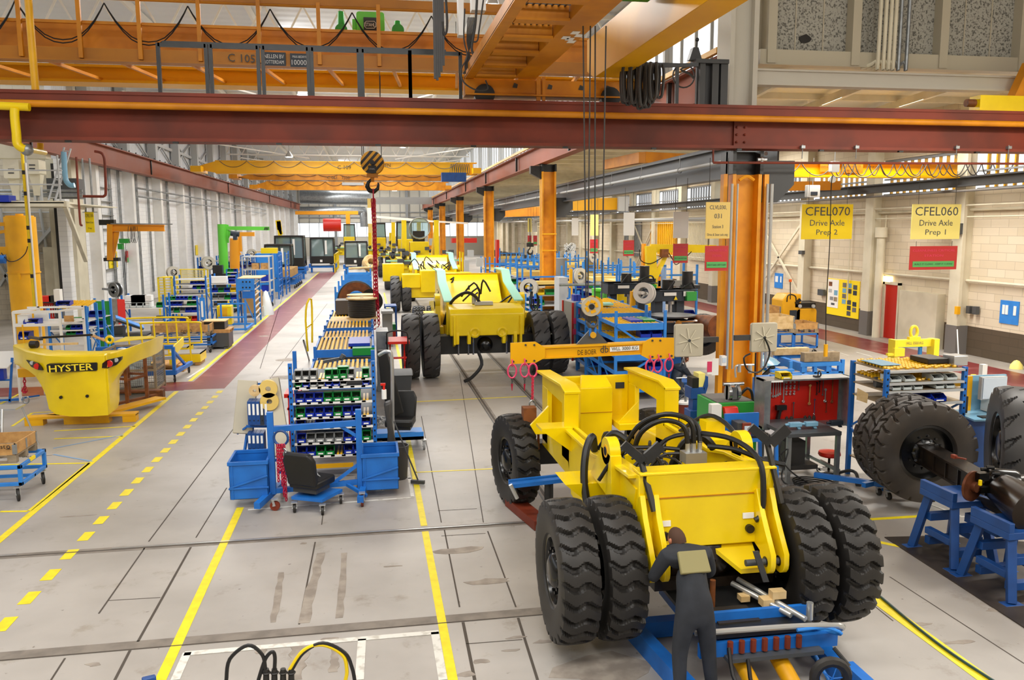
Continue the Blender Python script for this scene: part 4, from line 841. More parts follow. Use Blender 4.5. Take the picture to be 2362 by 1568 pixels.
# rear block and rear cross plate, ballast shelf
b=B().box(2.77,4.07,12.85,12.92,1.3,2.12); b.box(3.2,3.7,12.45,12.85,1.0,2.0); b.prism([(3.2,12.45,2.0),(3.7,12.45,2.0),(3.66,12.7,2.14),(3.3,12.8,2.14)],(0,.08,0)); obj('rear_block',b,'yellow',TA,bevel=.01)
obj('rear_block_seam',B().box(3.2,3.7,12.44,12.46,1.60,1.606),'crane_brown',TA)
b=B().prism([(2.77,12.85,2.12),(3.2,12.45,2.0),(3.2,12.45,1.0),(2.77,12.85,1.2)],(0,.03,0)); obj('slant_plate',b,'yellow',TA)
b=B().box(3.15,3.78,12.2,12.8,.72,1.02).box(3.2,3.75,12.15,12.25,.55,1.0); obj('pedestal',b,'yellow',TA,bevel=.01)
b=B().box(3.74,4.07,12.2,12.9,1.35,1.45).prism([(3.74,12.3,1.45),(4.07,12.3,1.45),(4.07,12.3,1.8)],(0,.04,0)).box(2.77,3.2,12.5,12.9,1.2,1.3).box(4.14,4.4,12.2,12.8,1.25,1.35).prism([(2.42,12.4,1.45),(2.7,12.4,1.75),(2.7,12.4,1.3),(2.5,12.4,1.3)],(0,.06,0)); obj('rear_shelf',b,'yellow',TA,bevel=.006)
b=B().box(3.86,4.0,12.83,12.86,1.9,2.0); obj('square_hole',b,'dark_sign',TA)
b=B().box(2.77,4.07,11.0,11.1,.9,1.3).box(2.77,4.07,9.6,9.7,.95,1.5).box(2.77,4.07,8.9,9.0,1.2,1.5); obj('cross_member',b,'yellow',TA)
b=B().prism([(2.77,9.0,1.0),(2.77,11.0,.85),(2.77,11.0,.8),(2.77,9.0,.95)],(1.3,0,0)); obj('belly_plate',b,'hazard_black',TA)
# axles
b=B().cyl((2.3,8.78,.8),(3.1,8.78,.86),.17,18,.2).cyl((3.1,8.78,.86),(3.75,8.78,.86),.3,22).cyl((3.75,8.78,.86),(4.65,8.78,.8),.2,18,.17); b.lathe([(.02,-.33),(.16,-.31),(.25,-.22),(.31,-.1),(.33,.05),(.3,.3)],(3.5,8.7,.88),'y',26); b.box(2.9,4.2,8.45,9.0,.55,.66); obj('drive_axle',b,'oil_black',TA)
b=B().box(2.55,4.45,13.05,13.35,.62,.98); obj('steer_axle',b,'black_steel',TA)
b=B().box(2.42,2.55,12.78,12.92,1.0,1.62); p=V((2.42,12.75,1.35)); b.box(2.38,2.58,12.74,12.95,1.3,1.65); b.cyl((2.62,12.8,.95),(2.62,12.8,1.45),.02,8); obj('hoisting_clamp',b,'rust',TA)
# valve block, hoses, wiring
b=B().box(3.42,3.66,8.95,9.12,1.78,1.9);
for x in (3.47,3.54,3.61): b.cyl((x,9.03,1.9),(x,9.03,2.02),.025,8)
obj('valve_block',b,'alu',TA)
for pts,r in (([(3.47,9.03,2.0),(3.42,9.05,2.2),(3.2,9.1,2.26),(3.0,9.2,2.1),(2.95,9.3,1.8)],.028),([(3.54,9.03,2.0),(3.5,9.05,2.25),(3.25,9.15,2.32),(3.0,9.3,2.15),(2.85,9.45,1.75)],.028),([(3.61,9.03,2.0),(3.58,9.1,2.22),(3.3,9.25,2.3),(3.05,9.4,2.1)],.028),
 ([(3.35,8.98,1.95),(3.0,8.95,2.0),(2.7,9.0,1.95),(2.5,9.1,1.6)],.022),([(3.68,8.98,1.97),(3.9,8.8,1.97),(4.1,8.6,1.9),(4.3,8.5,1.86)],.028),([(3.6,9.1,2.1),(3.85,8.75,2.1),(3.97,8.4,1.95),(3.98,8.3,1.6),(3.96,8.3,1.38),(3.9,8.3,1.33)],.03),
 ([(2.66,9.8,1.75),(2.6,9.7,1.95),(2.5,9.6,1.8),(2.45,9.5,1.5),(2.46,9.4,1.2)],.045),([(2.72,9.8,1.76),(2.85,9.7,1.98),(3.0,9.6,1.9)],.04),([(4.0,10.2,1.6),(3.9,10.0,1.9),(3.8,9.7,1.75),(3.7,9.5,1.6)],.03),([(4.05,10.6,1.72),(4.3,10.3,2.0),(4.45,9.9,1.85),(4.4,9.6,1.5)],.03),
 ([(3.9,9.3,1.85),(3.75,9.3,2.0),(3.6,9.4,1.9),(3.5,9.5,1.6)],.05),([(2.9,10.3,1.5),(2.85,10.0,1.9),(2.95,9.8,1.8),(3.0,9.6,1.4)],.025),([(2.52,9.5,1.3),(2.5,9.3,1.0),(2.55,9.1,.7)],.03),([(3.95,9.9,1.8),(3.7,9.6,1.95),(3.4,9.6,1.85),(3.2,9.4,1.5)],.025),([(2.75,10.6,1.5),(2.8,10.4,1.1),(2.9,10.1,1.3)],.02)):
 obj('hydraulic_hose',B().tube(pts,r,8,5),'black',TA)
rh=random.Random(5); b=B()
for k in range(26):
 p=V((2.85+rh.random()*1.15,9.05+rh.random()*1.6,1.15+rh.random()*.35)); q=p+V((rh.uniform(-.5,.5),rh.uniform(-.4,.4),rh.uniform(-.1,.35))); b.tube([p,p.lerp(q,.5)+V((0,0,.12)),q],.014+.008*rh.random(),5,3)
obj('wiring',b,'charcoal',TA)
b=B().cyl((3.3,9.4,1.2),(3.3,9.4,1.68),.06,12).box(3.5,3.8,9.5,9.9,1.2,1.45).cyl((3.0,10.2,1.2),(3.5,10.3,1.3),.1,12).box(3.0,3.3,10.5,10.8,1.0,1.3); obj('hydraulic_fitting',b,'steel_grey',TA)
for x0,z0,sx in ((2.78,1.98,1),(4.13,2.1,1)):
 b=B(); b.bar((x0-.06,8.5,z0+.12),(x0+.05,8.3,1.5),.06,.03); b.bar((x0-.02,8.45,z0+.02),(x0-.22,8.5,z0+.2),.05,.09); b.bar((x0-.02,8.45,z0+.02),(x0+.16,8.45,z0+.18),.04,.12); obj('step_bracket',b,'black_steel',TA)
for o_ in TA.children:                  # seat the frame on its axles
 if o_.name.startswith('tyre'): continue
 for v in o_.data.vertices:
  x,y,z=v.co.x+TA.location.x,v.co.y+TA.location.y,v.co.z; k=max(0,min(1,(11.5-y)/3)); v.co=(3.46+(x-3.42)*1.05-TA.location.x,y-.42*k-TA.location.y,z+.09*k)
# lift table and hydraulic cart under the foreground axle
LT=thing('lift_table','blue hydraulic lift table with a black tool tray under the foreground axle','lift table',(3.7,7.4,0))
b=B(); b.bar((2.75,8.4,.1),(3.02,6.0,.1),.14,.2); b.bar((4.65,8.4,.1),(4.4,6.0,.1),.14,.2); b.box(2.9,4.5,6.2,6.35,0.02,.22); b.box(2.8,4.6,8.2,8.35,.02,.2); obj('base_frame',b,'blue',LT)
b=B().prism([(3.05,7.45,.5),(4.35,7.45,.5),(4.35,7.45,.66),(3.05,7.45,.66)],(0,-.05,0)); b.box(3.05,4.5,7.1,7.16,.36,.5); b.box(3.1,4.4,7.5,8.4,.44,.52); b.box(3.3,4.35,7.15,7.45,.36,.44); obj('table_frame',b,'blue',LT)
b=B().box(3.1,4.3,7.15,8.3,.52,.56); obj('tool_tray',b,'black_steel',LT); obj('tray_recess',B().box(3.35,3.8,7.35,7.7,.56,.575),'rubber_brown',LT)
b=B().cyl((3.55,6.9,.08),(3.45,7.6,.5),.075,14).cyl((3.95,6.9,.08),(3.85,7.6,.5),.085,14); obj('lift_cylinder',b,'crane_gold',LT)
b=B().tube([(3.0,7.12,.62),(3.9,7.05,.64),(4.35,7.0,.64),(4.5,7.02,.6),(4.5,7.15,.48)],.028,8,3); b.cyl((3.85,8.0,.72),(4.2,7.2,.62),.03,10).cyl((3.76,7.95,.7),(4.1,7.3,.62),.03,10).cyl((4.3,7.3,.56),(4.3,7.3,.74),.035,10); obj('push_handle',b,'alu',LT)
b=B()
for k in range(7): x=3.35+k*.12; b.cyl((x,7.08,.4),(x,7.08,.52),.03,8)
obj('control_valve',b,'brown_red',LT); b=B().box(3.3,4.3,7.0,7.12,.34,.38); obj('valve_rail',b,'steel_grey',LT)
b=B().box(3.9,4.02,7.5,7.62,.62,.7).box(4.0,4.15,7.5,7.6,.7,.78).box(3.75,3.85,7.7,7.8,.6,.66); obj('wooden_block',b,'wood_light',LT)
b=B().ring((4.1,6.55,.38),(.2,1,0),.15,.05,18,8);
obj('air_hose_coil',b,'rubber',LT); b=B().ring((4.1,6.53,.38),(.2,1,0),.12,.01,14,5)
for k in range(5): t_=2*PI*k/5; b.cyl((4.1,6.52,.38),(4.1+.12*math.cos(t_),6.52,.38+.12*math.sin(t_)),.007,5)
obj('coil_holder',b,'blue',LT)
for pts in (([(3.5,7.0,.36),(3.4,6.6,.2),(3.6,6.3,.05),(4.0,6.4,.1)]),([(3.3,7.0,.5),(3.25,6.7,.3),(3.5,6.5,.15),(3.9,6.6,.3)]),([(4.4,7.0,.4),(4.5,6.7,.2),(4.3,6.4,.1)])): obj('hydraulic_hose',B().tube(pts,.02,6,4),'black',LT)
b=B().cyl((4.15,6.5,.14),(4.25,6.5,.14),.13,20).cyl((4.32,6.5,.14),(4.42,6.5,.14),.13,20); obj('wheel',b,'steel_grey',LT)
b=B().box(3.5,4.5,6.25,6.4,.02,.3).box(4.44,4.55,6.2,6.9,.02,.3); obj('wheel_housing',b,'blue',LT)
b=B().cyl((3.45,7.75,.56),(3.45,7.75,.85),.03,10); obj('copper_pin',b,'rust',LT)
p=[(4.0,7.0,.62),(4.3,7.0,.62),(4.45,6.98,.55)]+[tuple(G(x,y,z)) for x,y,z in ((1850,1450,.4),(1880,1510,.2),(1912,1568,.02))]+[(4.0,6.2,.02)]
one('air_hose','thin light blue air hose draped over the lift table and down to the floor','hose',B().tube([p[0],p[1],p[2],p[3],p[4],p[5]],.018,8,5),'blue_bright')
# red and blue stand under the rear axle of the chassis
t=thing('axle_jack','red-brown floor jack with a blue arm beside the rear axle of the foreground chassis','jack',(2.6,12.2,0))
b=B().bar((2.45,11.7,.08),(2.2,12.9,.08),.25,.14).bar((2.45,11.7,.08),(3.3,11.9,.08),.14,.14); b.box(2.55,2.85,11.6,12.2,.02,.1); obj('base',b,'brown_red',t)
b=B().cyl((2.62,12.0,.1),(2.62,12.0,.62),.07,14); obj('post',b,'black_steel',t); b=B().bar((2.0,11.9,.66),(3.1,11.9,.72),.12,.06).bar((2.0,12.05,.66),(3.1,12.05,.72),.05,.08).box(2.9,3.2,11.85,12.05,.6,.78); obj('arm',b,'blue',t); obj('clamp_bar',B().cyl((1.98,11.75,.72),(2.08,11.75,.5),.03,8),'alu',t)
# worker bending over the lift table
def skinned(name,J,E,m,parent,root,sub=2):
 import bmesh
 bm=bmesh.new(); sk=bm.verts.layers.skin.verify(); ix={}
 for k,(p,r) in J.items():
  v=bm.verts.new(V(p)-parent.location); v[sk].radius=(r,r) if not isinstance(r,tuple) else r; v[sk].use_root=(k==root); ix[k]=v
 for a,c in E: bm.edges.new((ix[a],ix[c]))
 me=bpy.data.meshes.new(name); bm.to_mesh(me); bm.free(); o=bpy.data.objects.new(name,me); C.objects.link(o); me.materials.append(MT[m]); o.parent=parent
 k=o.modifiers.new('skin','SKIN'); k.use_smooth_shade=True; s_=o.modifiers.new('sub','SUBSURF'); s_.levels=sub; s_.render_levels=sub; return o
def hand(parent,c,d,up,name='hand',s=1.,m='skin'):     # c wrist, d pointing direction
 c=V(c); d=V(d).normalized(); u=V(up).normalized(); w=d.cross(u).normalized()
 J={'w':(c,.026*s),'p':(c+d*.05*s,(.036*s,.02*s)),'k':(c+d*.09*s,(.04*s,.018*s))}; E=[('w','p'),('p','k')]
 for i,(off,L) in enumerate(((-.032,.07),(-.011,.08),(.011,.075),(.032,.058))):
  a=c+d*.095*s+w*off*s; J['a%d'%i]=(a,.011*s); J['b%d'%i]=(a+d*L*.5*s-u*.012*s,.0095*s); J['c%d'%i]=(a+d*L*.85*s-u*.04*s,.008*s); E+=[('k','a%d'%i),('a%d'%i,'b%d'%i),('b%d'%i,'c%d'%i)]
 J['t']=(c+d*.04*s+w*.04*s-u*.01*s,.012*s); J['t2']=(c+d*.075*s+w*.055*s-u*.03*s,.01*s); E+=[('p','t'),('t','t2')]
 return skinned(name,J,E,m,parent,'p',1)
def head(parent,c,f,s=1.,hair='hair'):                # c head centre, f facing direction
 c=V(c); f=V(f).normalized(); up=V((0,0,1)); r=f.cross(up).normalized(); u=r.cross(f)
 b=B()
 n=14
 for i in range(11):
  a=PI*i/10; z=math.cos(a); rad=math.sin(a)
  for k in range(n):
   t_=2*PI*k/n; x=math.cos(t_)*rad*.075; y=math.sin(t_)*rad*.095; zz=z*.118
   if zz<0: x*=1-.28*min(1,-zz/.1); y*=1-.15*min(1,-zz/.1)
   b.v.append(c+(r*x+f*y+u*zz)*s)
 for i in range(10):
  for k in range(n): b.f.append((i*n+k,i*n+(k+1)%n,(i+1)*n+(k+1)%n,(i+1)*n+k)); b.m.append(0)
 b.prism([c+(f*.088+u*.025-r*.008)*s,c+(f*.088+u*.025+r*.008)*s,c+(f*.118-u*.02+r*.014)*s,c+(f*.118-u*.02-r*.014)*s],u*-.012*s)
 for q in (-1,1): b.ball(c+r*q*.076*s-f*.005*s,.022*s,8,0,1.4)
 h=obj('head',b,'skin',parent)
 e=B()
 for q in (-1,1): e.ball(c+(f*.088+u*.022+r*q*.03)*s,.009*s,6)
 e.prism([c+(f*.086-u*.05-r*.022)*s,c+(f*.086-u*.05+r*.022)*s,c+(f*.09-u*.056+r*.018)*s,c+(f*.09-u*.056-r*.018)*s],f*.006*s); obj('face_feature',e,'brown_red',parent)
 g=B();
 for i in range(7):
  a=PI*.62*i/6; z=math.cos(a); rad=math.sin(a)
  for k in range(n): t_=2*PI*k/n; g.v.append(c-f*.012*s+(r*math.cos(t_)*rad*.083+f*math.sin(t_)*rad*.1*(.8 if math.sin(t_)>0 and i>3 else 1)+u*z*.128)*s)
 for i in range(6):
  for k in range(n): g.f.append((i*n+k,i*n+(k+1)%n,(i+1)*n+(k+1)%n,(i+1)*n+k)); g.m.append(0)
 obj('hair',g,hair,parent); return h
W=thing('person','person in dark work clothes with a pale back patch, bending over the blue lift table','person',(2.98,7.0,0))
o=(2.95,7.0)
J={'pel':((o[0],o[1],.93),.15),'waist':((o[0],o[1]+.08,1.08),.15),'chest':((o[0]+.02,o[1]+.24,1.26),.17),'up':((o[0]+.02,o[1]+.32,1.36),.14),'neck':((o[0]+.0,o[1]+.42,1.36),.065),
 'ls':((o[0]-.19,o[1]+.30,1.34),.085),'le':((o[0]-.28,o[1]+.42,1.08),.06),'lw':((o[0]-.14,o[1]+.66,1.0),.045),'rs':((o[0]+.22,o[1]+.30,1.34),.085),'re':((o[0]+.33,o[1]+.42,1.08),.06),'rw':((o[0]+.24,o[1]+.66,1.0),.045),
 'lh':((o[0]-.1,o[1],.86),.115),'lk':((o[0]-.14,o[1]+.03,.48),.08),'la':((o[0]-.15,o[1]-.04,.12),.06),'lf':((o[0]-.17,o[1]+.1,.05),.05),'rh':((o[0]+.1,o[1],.86),.115),'rk':((o[0]+.16,o[1]+.05,.48),.08),'ra':((o[0]+.18,o[1]-.02,.12),.06),'rf':((o[0]+.2,o[1]+.12,.05),.05)}
E=[('pel','waist'),('waist','chest'),('chest','up'),('up','neck'),('up','ls'),('ls','le'),('le','lw'),('up','rs'),('rs','re'),('re','rw'),('pel','lh'),('lh','lk'),('lk','la'),('la','lf'),('pel','rh'),('rh','rk'),('rk','ra'),('ra','rf')]
skinned('body',J,E,'navy',W,'pel'); hand(W,J['lw'][0],(.2,.9,-.2),(0,.2,1)); hand(W,J['rw'][0],(-.2,.9,-.2),(0,.2,1)); head(W,(o[0]-.01,o[1]+.50,1.42),(-.35,1,-.55))
b=B(); c0=V((o[0]-.12,o[1]+.02,1.30)); b.prism([(o[0]-.13,o[1]+.04,1.27),(o[0]+.17,o[1]+.04,1.27),(o[0]+.16,o[1]+.17,1.44),(o[0]-.12,o[1]+.17,1.44)],(0,.04,-.03)); obj('back_patch',b,'hi_vis',W,bevel=.01)
# big truck chassis down the assembly line
def big_chassis(cx,Y,lab,front=True,steer=True,tower=True,boxy=False):
 t=thing('truck_chassis',lab,'truck chassis',(cx,Y+4,0),0,'truck chassis along the assembly line')
 for x in (-2.26,-1.66): put_tyre('bar',t,(cx+x,Y,1.0),-1,0,1,spin=x)
 for x in (1.66,2.26): put_tyre('bar',t,(cx+x,Y,1.0),-1,0,1,spin=x)
 b=B().box(cx-1.5,cx+1.5,Y-.3,Y+.3,.75,1.3); obj('drive_axle',b,'black_steel',t); c=V((cx-.02,Y-.35,1.02)); obj('hub_dome',B().lathe([(0,-.2),(.12,-.19),(.2,-.12),(.24,0),(.24,.1)],c,'y',22),'black_gloss',t)
 if front:
  w=1.12; b=B().prism([(cx-w,Y-.75,1.35),(cx-w,Y-.8,2.0),(cx-w,Y-.7,2.15),(cx-w,Y+.1,2.25),(cx-w,Y+.1,1.35)],(2*w,0,0)); obj('front_box',b,'yellow',t,bevel=.03)
  b=B();
  for x in (-.95,-.6,.45,.8): side(b,cx+x,.1,[(Y-.75,1.5),(Y-.8,1.25),(Y-.75,1.1),(Y-.55,1.1),(Y-.5,1.5)])
  for x in (-1.02,.98): side(b,cx+x,.06,[(Y-.85,1.95),(Y-.85,1.1),(Y-.5,1.0),(Y-.5,1.95)])
  obj('mast_lug',b,'yellow',t,bevel=.01)
  b=B()
  for x in (-.85,-.55,-.4,.62,.8,.95): b.cyl((cx+x,Y-.5,.75),(cx+x,Y-.5,1.3),.03,8)
  obj('cylinder_rod',b,'chrome',t)
  b=B().ring((cx-.38,Y-.76,1.45),(0,1,0),.12,.05,14,6).ring((cx+.45,Y-.76,1.45),(0,1,0),.12,.05,14,6); obj('hook_eye',b,'yellow',t)
  b=B().box(cx-.3,cx+.25,Y-.25,Y+.05,2.22,2.32); obj('valve_block',b,'alu',t)
  for pts in ([(cx-1.2,Y+.3,1.6),(cx-1.0,Y,2.3),(cx-.6,Y-.2,2.6),(cx-.3,Y-.2,2.5),(cx-.15,Y-.1,2.3)],[(cx-.3,Y-.8,.9),(cx-.2,Y-.9,.5),(cx-.5,Y-1.0,.15),(cx-.75,Y-1.1,.05)]): obj('hydraulic_hose',B().tube(pts,.05,8,4),'black',t)
  obj('valve_cap',B().cyl((cx-.3,Y,2.25),(cx-.3,Y,2.5),.07,10),'alu',t)
 b=B()
 for x in (-1.15,1.05): side(b,cx+x,.12,[(Y+.0,1.3),(Y+.0,2.3),(Y+2.2,2.75),(Y+2.6,3.1),(Y+4.2,3.1),(Y+4.4,2.0),(Y+7.5,1.7),(Y+7.5,1.1),(Y+3,1.0)])
 obj('side_plate',b,'yellow',t,bevel=.01)
 b=B()
 for x in (-1.22,.95): b.prism([(cx+x,Y+.0,2.31),(cx+x,Y+2.2,2.76),(cx+x,Y+2.6,3.11),(cx+x,Y+4.2,3.11),(cx+x,Y+4.2,3.15),(cx+x,Y+2.55,3.15),(cx+x,Y+2.15,2.8),(cx+x,Y+.0,2.35)],(.28,0,0))
 obj('protective_film',b,'mint',t)
 b=B().box(cx-1.05,cx+1.05,Y+3.4,Y+3.5,1.6,3.0); b.prism([(cx-.95,Y+3.4,2.95),(cx+.95,Y+3.4,2.95),(cx+.8,Y+1.2,1.9),(cx-.8,Y+1.2,1.9)],(0,.06,0)); b.box(cx-1.05,cx+1.05,Y+.8,Y+.9,1.3,2.2); obj('cross_plate',b,'yellow',t)
 for s_ in (-1,1):
  c=V((cx+s_*1.35,Y+1.0,2.25)); b=B().cyl(c-V((.08,0,0)),c+V((.08,0,0)),.25,20); b.prism([c+V((-.08,-.2,0)),c+V((-.08,.25,0)),c+V((-.08,.5,-.8)),c+V((-.08,-.3,-.8))],(.16,0,0)); obj('cylinder_eye',b,'yellow',t)
 b=B().box(cx-1.7,cx-1.2,Y+1.4,Y+2.6,1.1,1.8).box(cx+1.2,cx+1.7,Y+1.4,Y+2.6,1.1,1.8).box(cx-1.5,cx-1.2,Y+.5,Y+1.0,1.0,1.5); obj('side_tank',b,'yellow',t,bevel=.01)
 if steer:
  for x in (-1.5,-.95): put_tyre('steer',t,(cx+x-.1,Y+6.8,.8),-1,0,1,spin=x)
  for x in (1.0,1.6): put_tyre('steer',t,(cx+x,Y+6.8,.8),-1)
 if boxy:                                # closed rear view: wide ballast boxes
  b=B().box(cx-1.9,cx-.9,Y-.9,Y+.2,1.35,2.1).box(cx-.9,cx+.4,Y-1.0,Y+.2,1.1,2.3).box(cx+.4,cx+1.9,Y-.8,Y+.2,1.35,2.15).box(cx-2.9,cx-1.7,Y+1.2,Y+2.2,1.6,2.6).box(cx-1.6,cx+1.3,Y-.7,Y+.1,.8,1.35); obj('ballast_box',b,'yellow',t,bevel=.04)
 rg=random.Random(int(Y)); b=B()
 for k in range(14):
  p=V((cx+rg.uniform(-1,1),Y+rg.uniform(.3,4),rg.uniform(2.,2.6))); b.tube([p,p+V((rg.uniform(-.4,.4),.2,.35)),p+V((rg.uniform(-.6,.6),.5,-.1))],.03,5,3)
 obj('wiring',b,'black',t); return t
big_chassis(3.41,25,'long yellow truck chassis with black duals behind the lifting beam, nearest on the line')
big_chassis(3.6,46,'yellow truck chassis with wide ballast boxes, second on the assembly line',False,True,True,True)
def mast_truck(cx,Y,lab,cab=True,k=1.):
 t=thing('lift_truck',lab,'lift truck',(cx,Y+3,0),0,'half-built lift trucks at the far end')
 for x in (-2.4,-1.7,1.7,2.4): put_tyre('bar',t,(cx+x,Y,1.0),-1,0,1,spin=x)
 obj('body',B().box(cx-1.6,cx+1.6,Y-.5,Y+6,1.2,2.3).box(cx-.7,cx+.7,Y-.6,Y+1,2.3,3.6),'yellow',t,bevel=.03)
 b=B()
 for x in (-1.3,1.1): b.box(cx+x,cx+x+.35,Y-.8,Y-.4,1.6,5.2*k); b.prism([(cx+x,Y-.4,2.2),(cx+x,Y-.4,4.6*k),(cx+x,Y+3.5,2.3)],(.2,0,0))
 obj('mast',b,'yellow',t,bevel=.01)
 b=B()
 for x in (-2.5,1.0): b.box(cx+x,cx+x+1.9,Y-1.0,Y-.2,2.15,2.25)
 obj('fender_board',b,'pale_green',t)
 b=B()
 for x in (-2.0,-1.2,1.6,2.3): b.ball((cx+x,Y-1.05,2.5),.16,8)
 obj('headlight',b,'hazard_black',t)
 if cab:
  b=B()
  for x in (-.75,.75):
   for y in (1.5,3.2): b.bar((cx+x,Y+y,3.2),(cx+x*.9,Y+y,5.2),.1)
  b.box(cx-.75,cx+.75,Y+1.4,Y+3.3,5.15,5.3); b.box(cx-.8,cx+.8,Y+1.3,Y+3.4,2.9,3.4); obj('cab_frame',b,'hazard_black',t); obj('cab_glass',B().box(cx-.7,cx+.7,Y+1.45,Y+1.48,3.4,5.15),'glass',t)
 else:
  obj('fan_guard',B().ring((cx+.1,Y+.6,4.6),(0,1,0),.8,.05,20,6),'galv',t); b=B().lathe([(0,.3),(.4,.25),(.7,.1),(.8,0)],(cx+.1,Y+.8,4.6),'y',18); obj('cab_glass',b,'glass',t); obj('seat',B().box(cx-.4,cx+.5,Y+.9,Y+1.3,3.6,4.4),'hazard_black',t)
 b=B().ring((cx,Y-1.1,1.9),(0,1,0),.4,.04,12,5); obj('hose_loop',b,'black',t)
 rg=random.Random(int(Y)); b=B()
 for q in range(16):
  p=V((cx+rg.uniform(-2.4,2.4),Y-.9,rg.uniform(1.9,3.2))); b.cb(p,(.2+.3*rg.random(),.3,.15+.2*rg.random()))
 obj('engine_part',b,'steel_grey',t); return t
mast_truck(3.7,63,'lift truck with green fender boards and twin yellow masts, third on the line',False); mast_truck(3.4,80,'lift truck with a dark cab and yellow masts behind the green fender boards',True);
t=mast_truck(1.2,98,'pale yellow lift truck with a tall mast, far behind the striped hook block',True,.8)
t=mast_truck(-2.6,112,'black-cab lift truck standing far back at the left end of the hall',True,.35)
# storage bins and racks
BINP={}
def bin_proto(col,w=.19,d=.3,h=.13):
 k=(col,w,d,h)
 if k in BINP: return BINP[k]
 t=.008; b=B(); b.box(-w/2,w/2,0,d,0,t); b.box(-w/2,w/2,d-t,d,0,h); b.box(-w/2,w/2,0,t,0,h*.45)
 for x in (-w/2,w/2-t): b.prism([(x,0,0),(x,d,0),(x,d,h),(x,d*.3,h),(x,0,h*.6)],(t,0,0))
 b.box(-w/2-.006,w/2+.006,d*.3,d+.004,h-.012,h); o=obj('b',b,col,smooth=False); m1=o.data; bpy.data.objects.remove(o)
 o=obj('b',B().box(-w*.28,w*.28,-.006,0,h*.12,h*.28),'paper',smooth=False); m2=o.data; bpy.data.objects.remove(o)
 r=random.Random(len(BINP)); c=B()
 for i in range(9): c.cb((r.uniform(-w*.32,w*.32),r.uniform(.12*d,d*.85),h*.12+r.random()*h*.22),(w*.2,w*.3,h*.16),0,r.random()*3,r.random())
 o=obj('b',c,'dark_grey' if len(BINP)%3 else 'charcoal',smooth=False); m3=o.data; bpy.data.objects.remove(o)
 BINP[k]=(m1,m2,m3); return BINP[k]
def put_bin(loc,col,label,group,w=.19,d=.3,h=.13,rz=0.,fill=True,tag_=True):
 m1,m2,m3=bin_proto(col,w,d,h); o=bpy.data.objects.new('storage_bin',m1); C.objects.link(o); o.location=loc; o.rotation_euler=(0,0,rz); tag(o,label,'storage bin',group)
 if tag_: k=bpy.data.objects.new('label_strip',m2); C.objects.link(k); k.parent=o
 if fill: k=bpy.data.objects.new('small_parts',m3); C.objects.link(k); k.parent=o
 return o
CN={'bin_blue':'blue','bin_green':'green','bin_grey':'grey','bin_red':'red','bin_yellow':'yellow','bin_clear':'clear'}
def bin_row(cols,x0,x1,y,z,where,group,w=.19,d=.3,h=.13,fill=True,tag_=True,ax='x',rz=0.):
 n=len(cols)
 for i,c in enumerate(cols):
  if not c: continue
  f=(i+.5)/n; p=(x0+(x1-x0)*f,y,z) if ax=='x' else (y,x0+(x1-x0)*f,z)
  put_bin(p,c,'%s bin, %s from left on %s'%(CN[c],NUM[i] if i<24 else 'last',where),group,w,d,h,rz,fill,tag_)
def post(b,x,y,z0,z1,s=.07,m=0): b.box(x-s/2,x+s/2,y-s/2,y+s/2,z0,z1,m)
def holes(b,x,y,z0,z1,face=-1,m=0,st=.11):
 z=z0+.06
 while z<z1-.05: b.box(x-.013,x+.013,y-.038,y-.03,z,z+.035,m); z+=st
def shelfrack(name,label,x0,x1,y0,y1,levels,ztop,m='blue',deck='light_grey',rail='white',cat='rack',tops=None,hole=True,group=None,back=None,sh=.0):
 t=thing(name,label,cat,((x0+x1)/2,(y0+y1)/2,0),0,group)
 for i,(x,y) in enumerate(((x0,y0),(x1,y0),(x0,y1),(x1,y1))):
  zt=ztop if not tops else tops[i]; b=B(); post(b,x,y,0,zt); p=obj('post',b,m,t)
  if hole and i<2: h=B(); holes(h,x,y,0,zt); obj('slot',h,'hazard_black',p,smooth=False)
 for z in levels:
  b=B().prism([(x0,y0,z),(x1,y0,z),(x1,y1,z+sh),(x0,y1,z+sh)],(0,0,.02)); obj('shelf',b,deck,t); obj('shelf_rail',B().box(x0+.03,x1-.03,y0-.05,y0-.01,z-.02,z+.02),rail,t)
 b=B()
 for x in (x0,x1): b.bar((x,y0,.3),(x,y1,.9),.03); b.bar((x,y0,1.5),(x,y1,.9),.03);
 obj('side_brace',b,m,t)
 if back: obj('back_panel',B().box(x0,x1,y1-.01,y1,.2,ztop-.1),back,t)
 return t
def wheels(b,x0,x1,y0,y1,z0,z1,dx=.1,dy=.1,r=.036,m=0):
 n=int((x1-x0)/dx); k=int((y1-y0)/dy)
 for i in range(n):
  x=x0+(i+.5)*dx
  for j in range(k):
   f=(j+.5)/k; y=y0+(y1-y0)*f; z=z0+(z1-z0)*f
   b.cyl((x-.026,y+(.05 if i%2 else 0),z),(x+.026,y+(.05 if i%2 else 0),z),r,7,m=m)
 return b
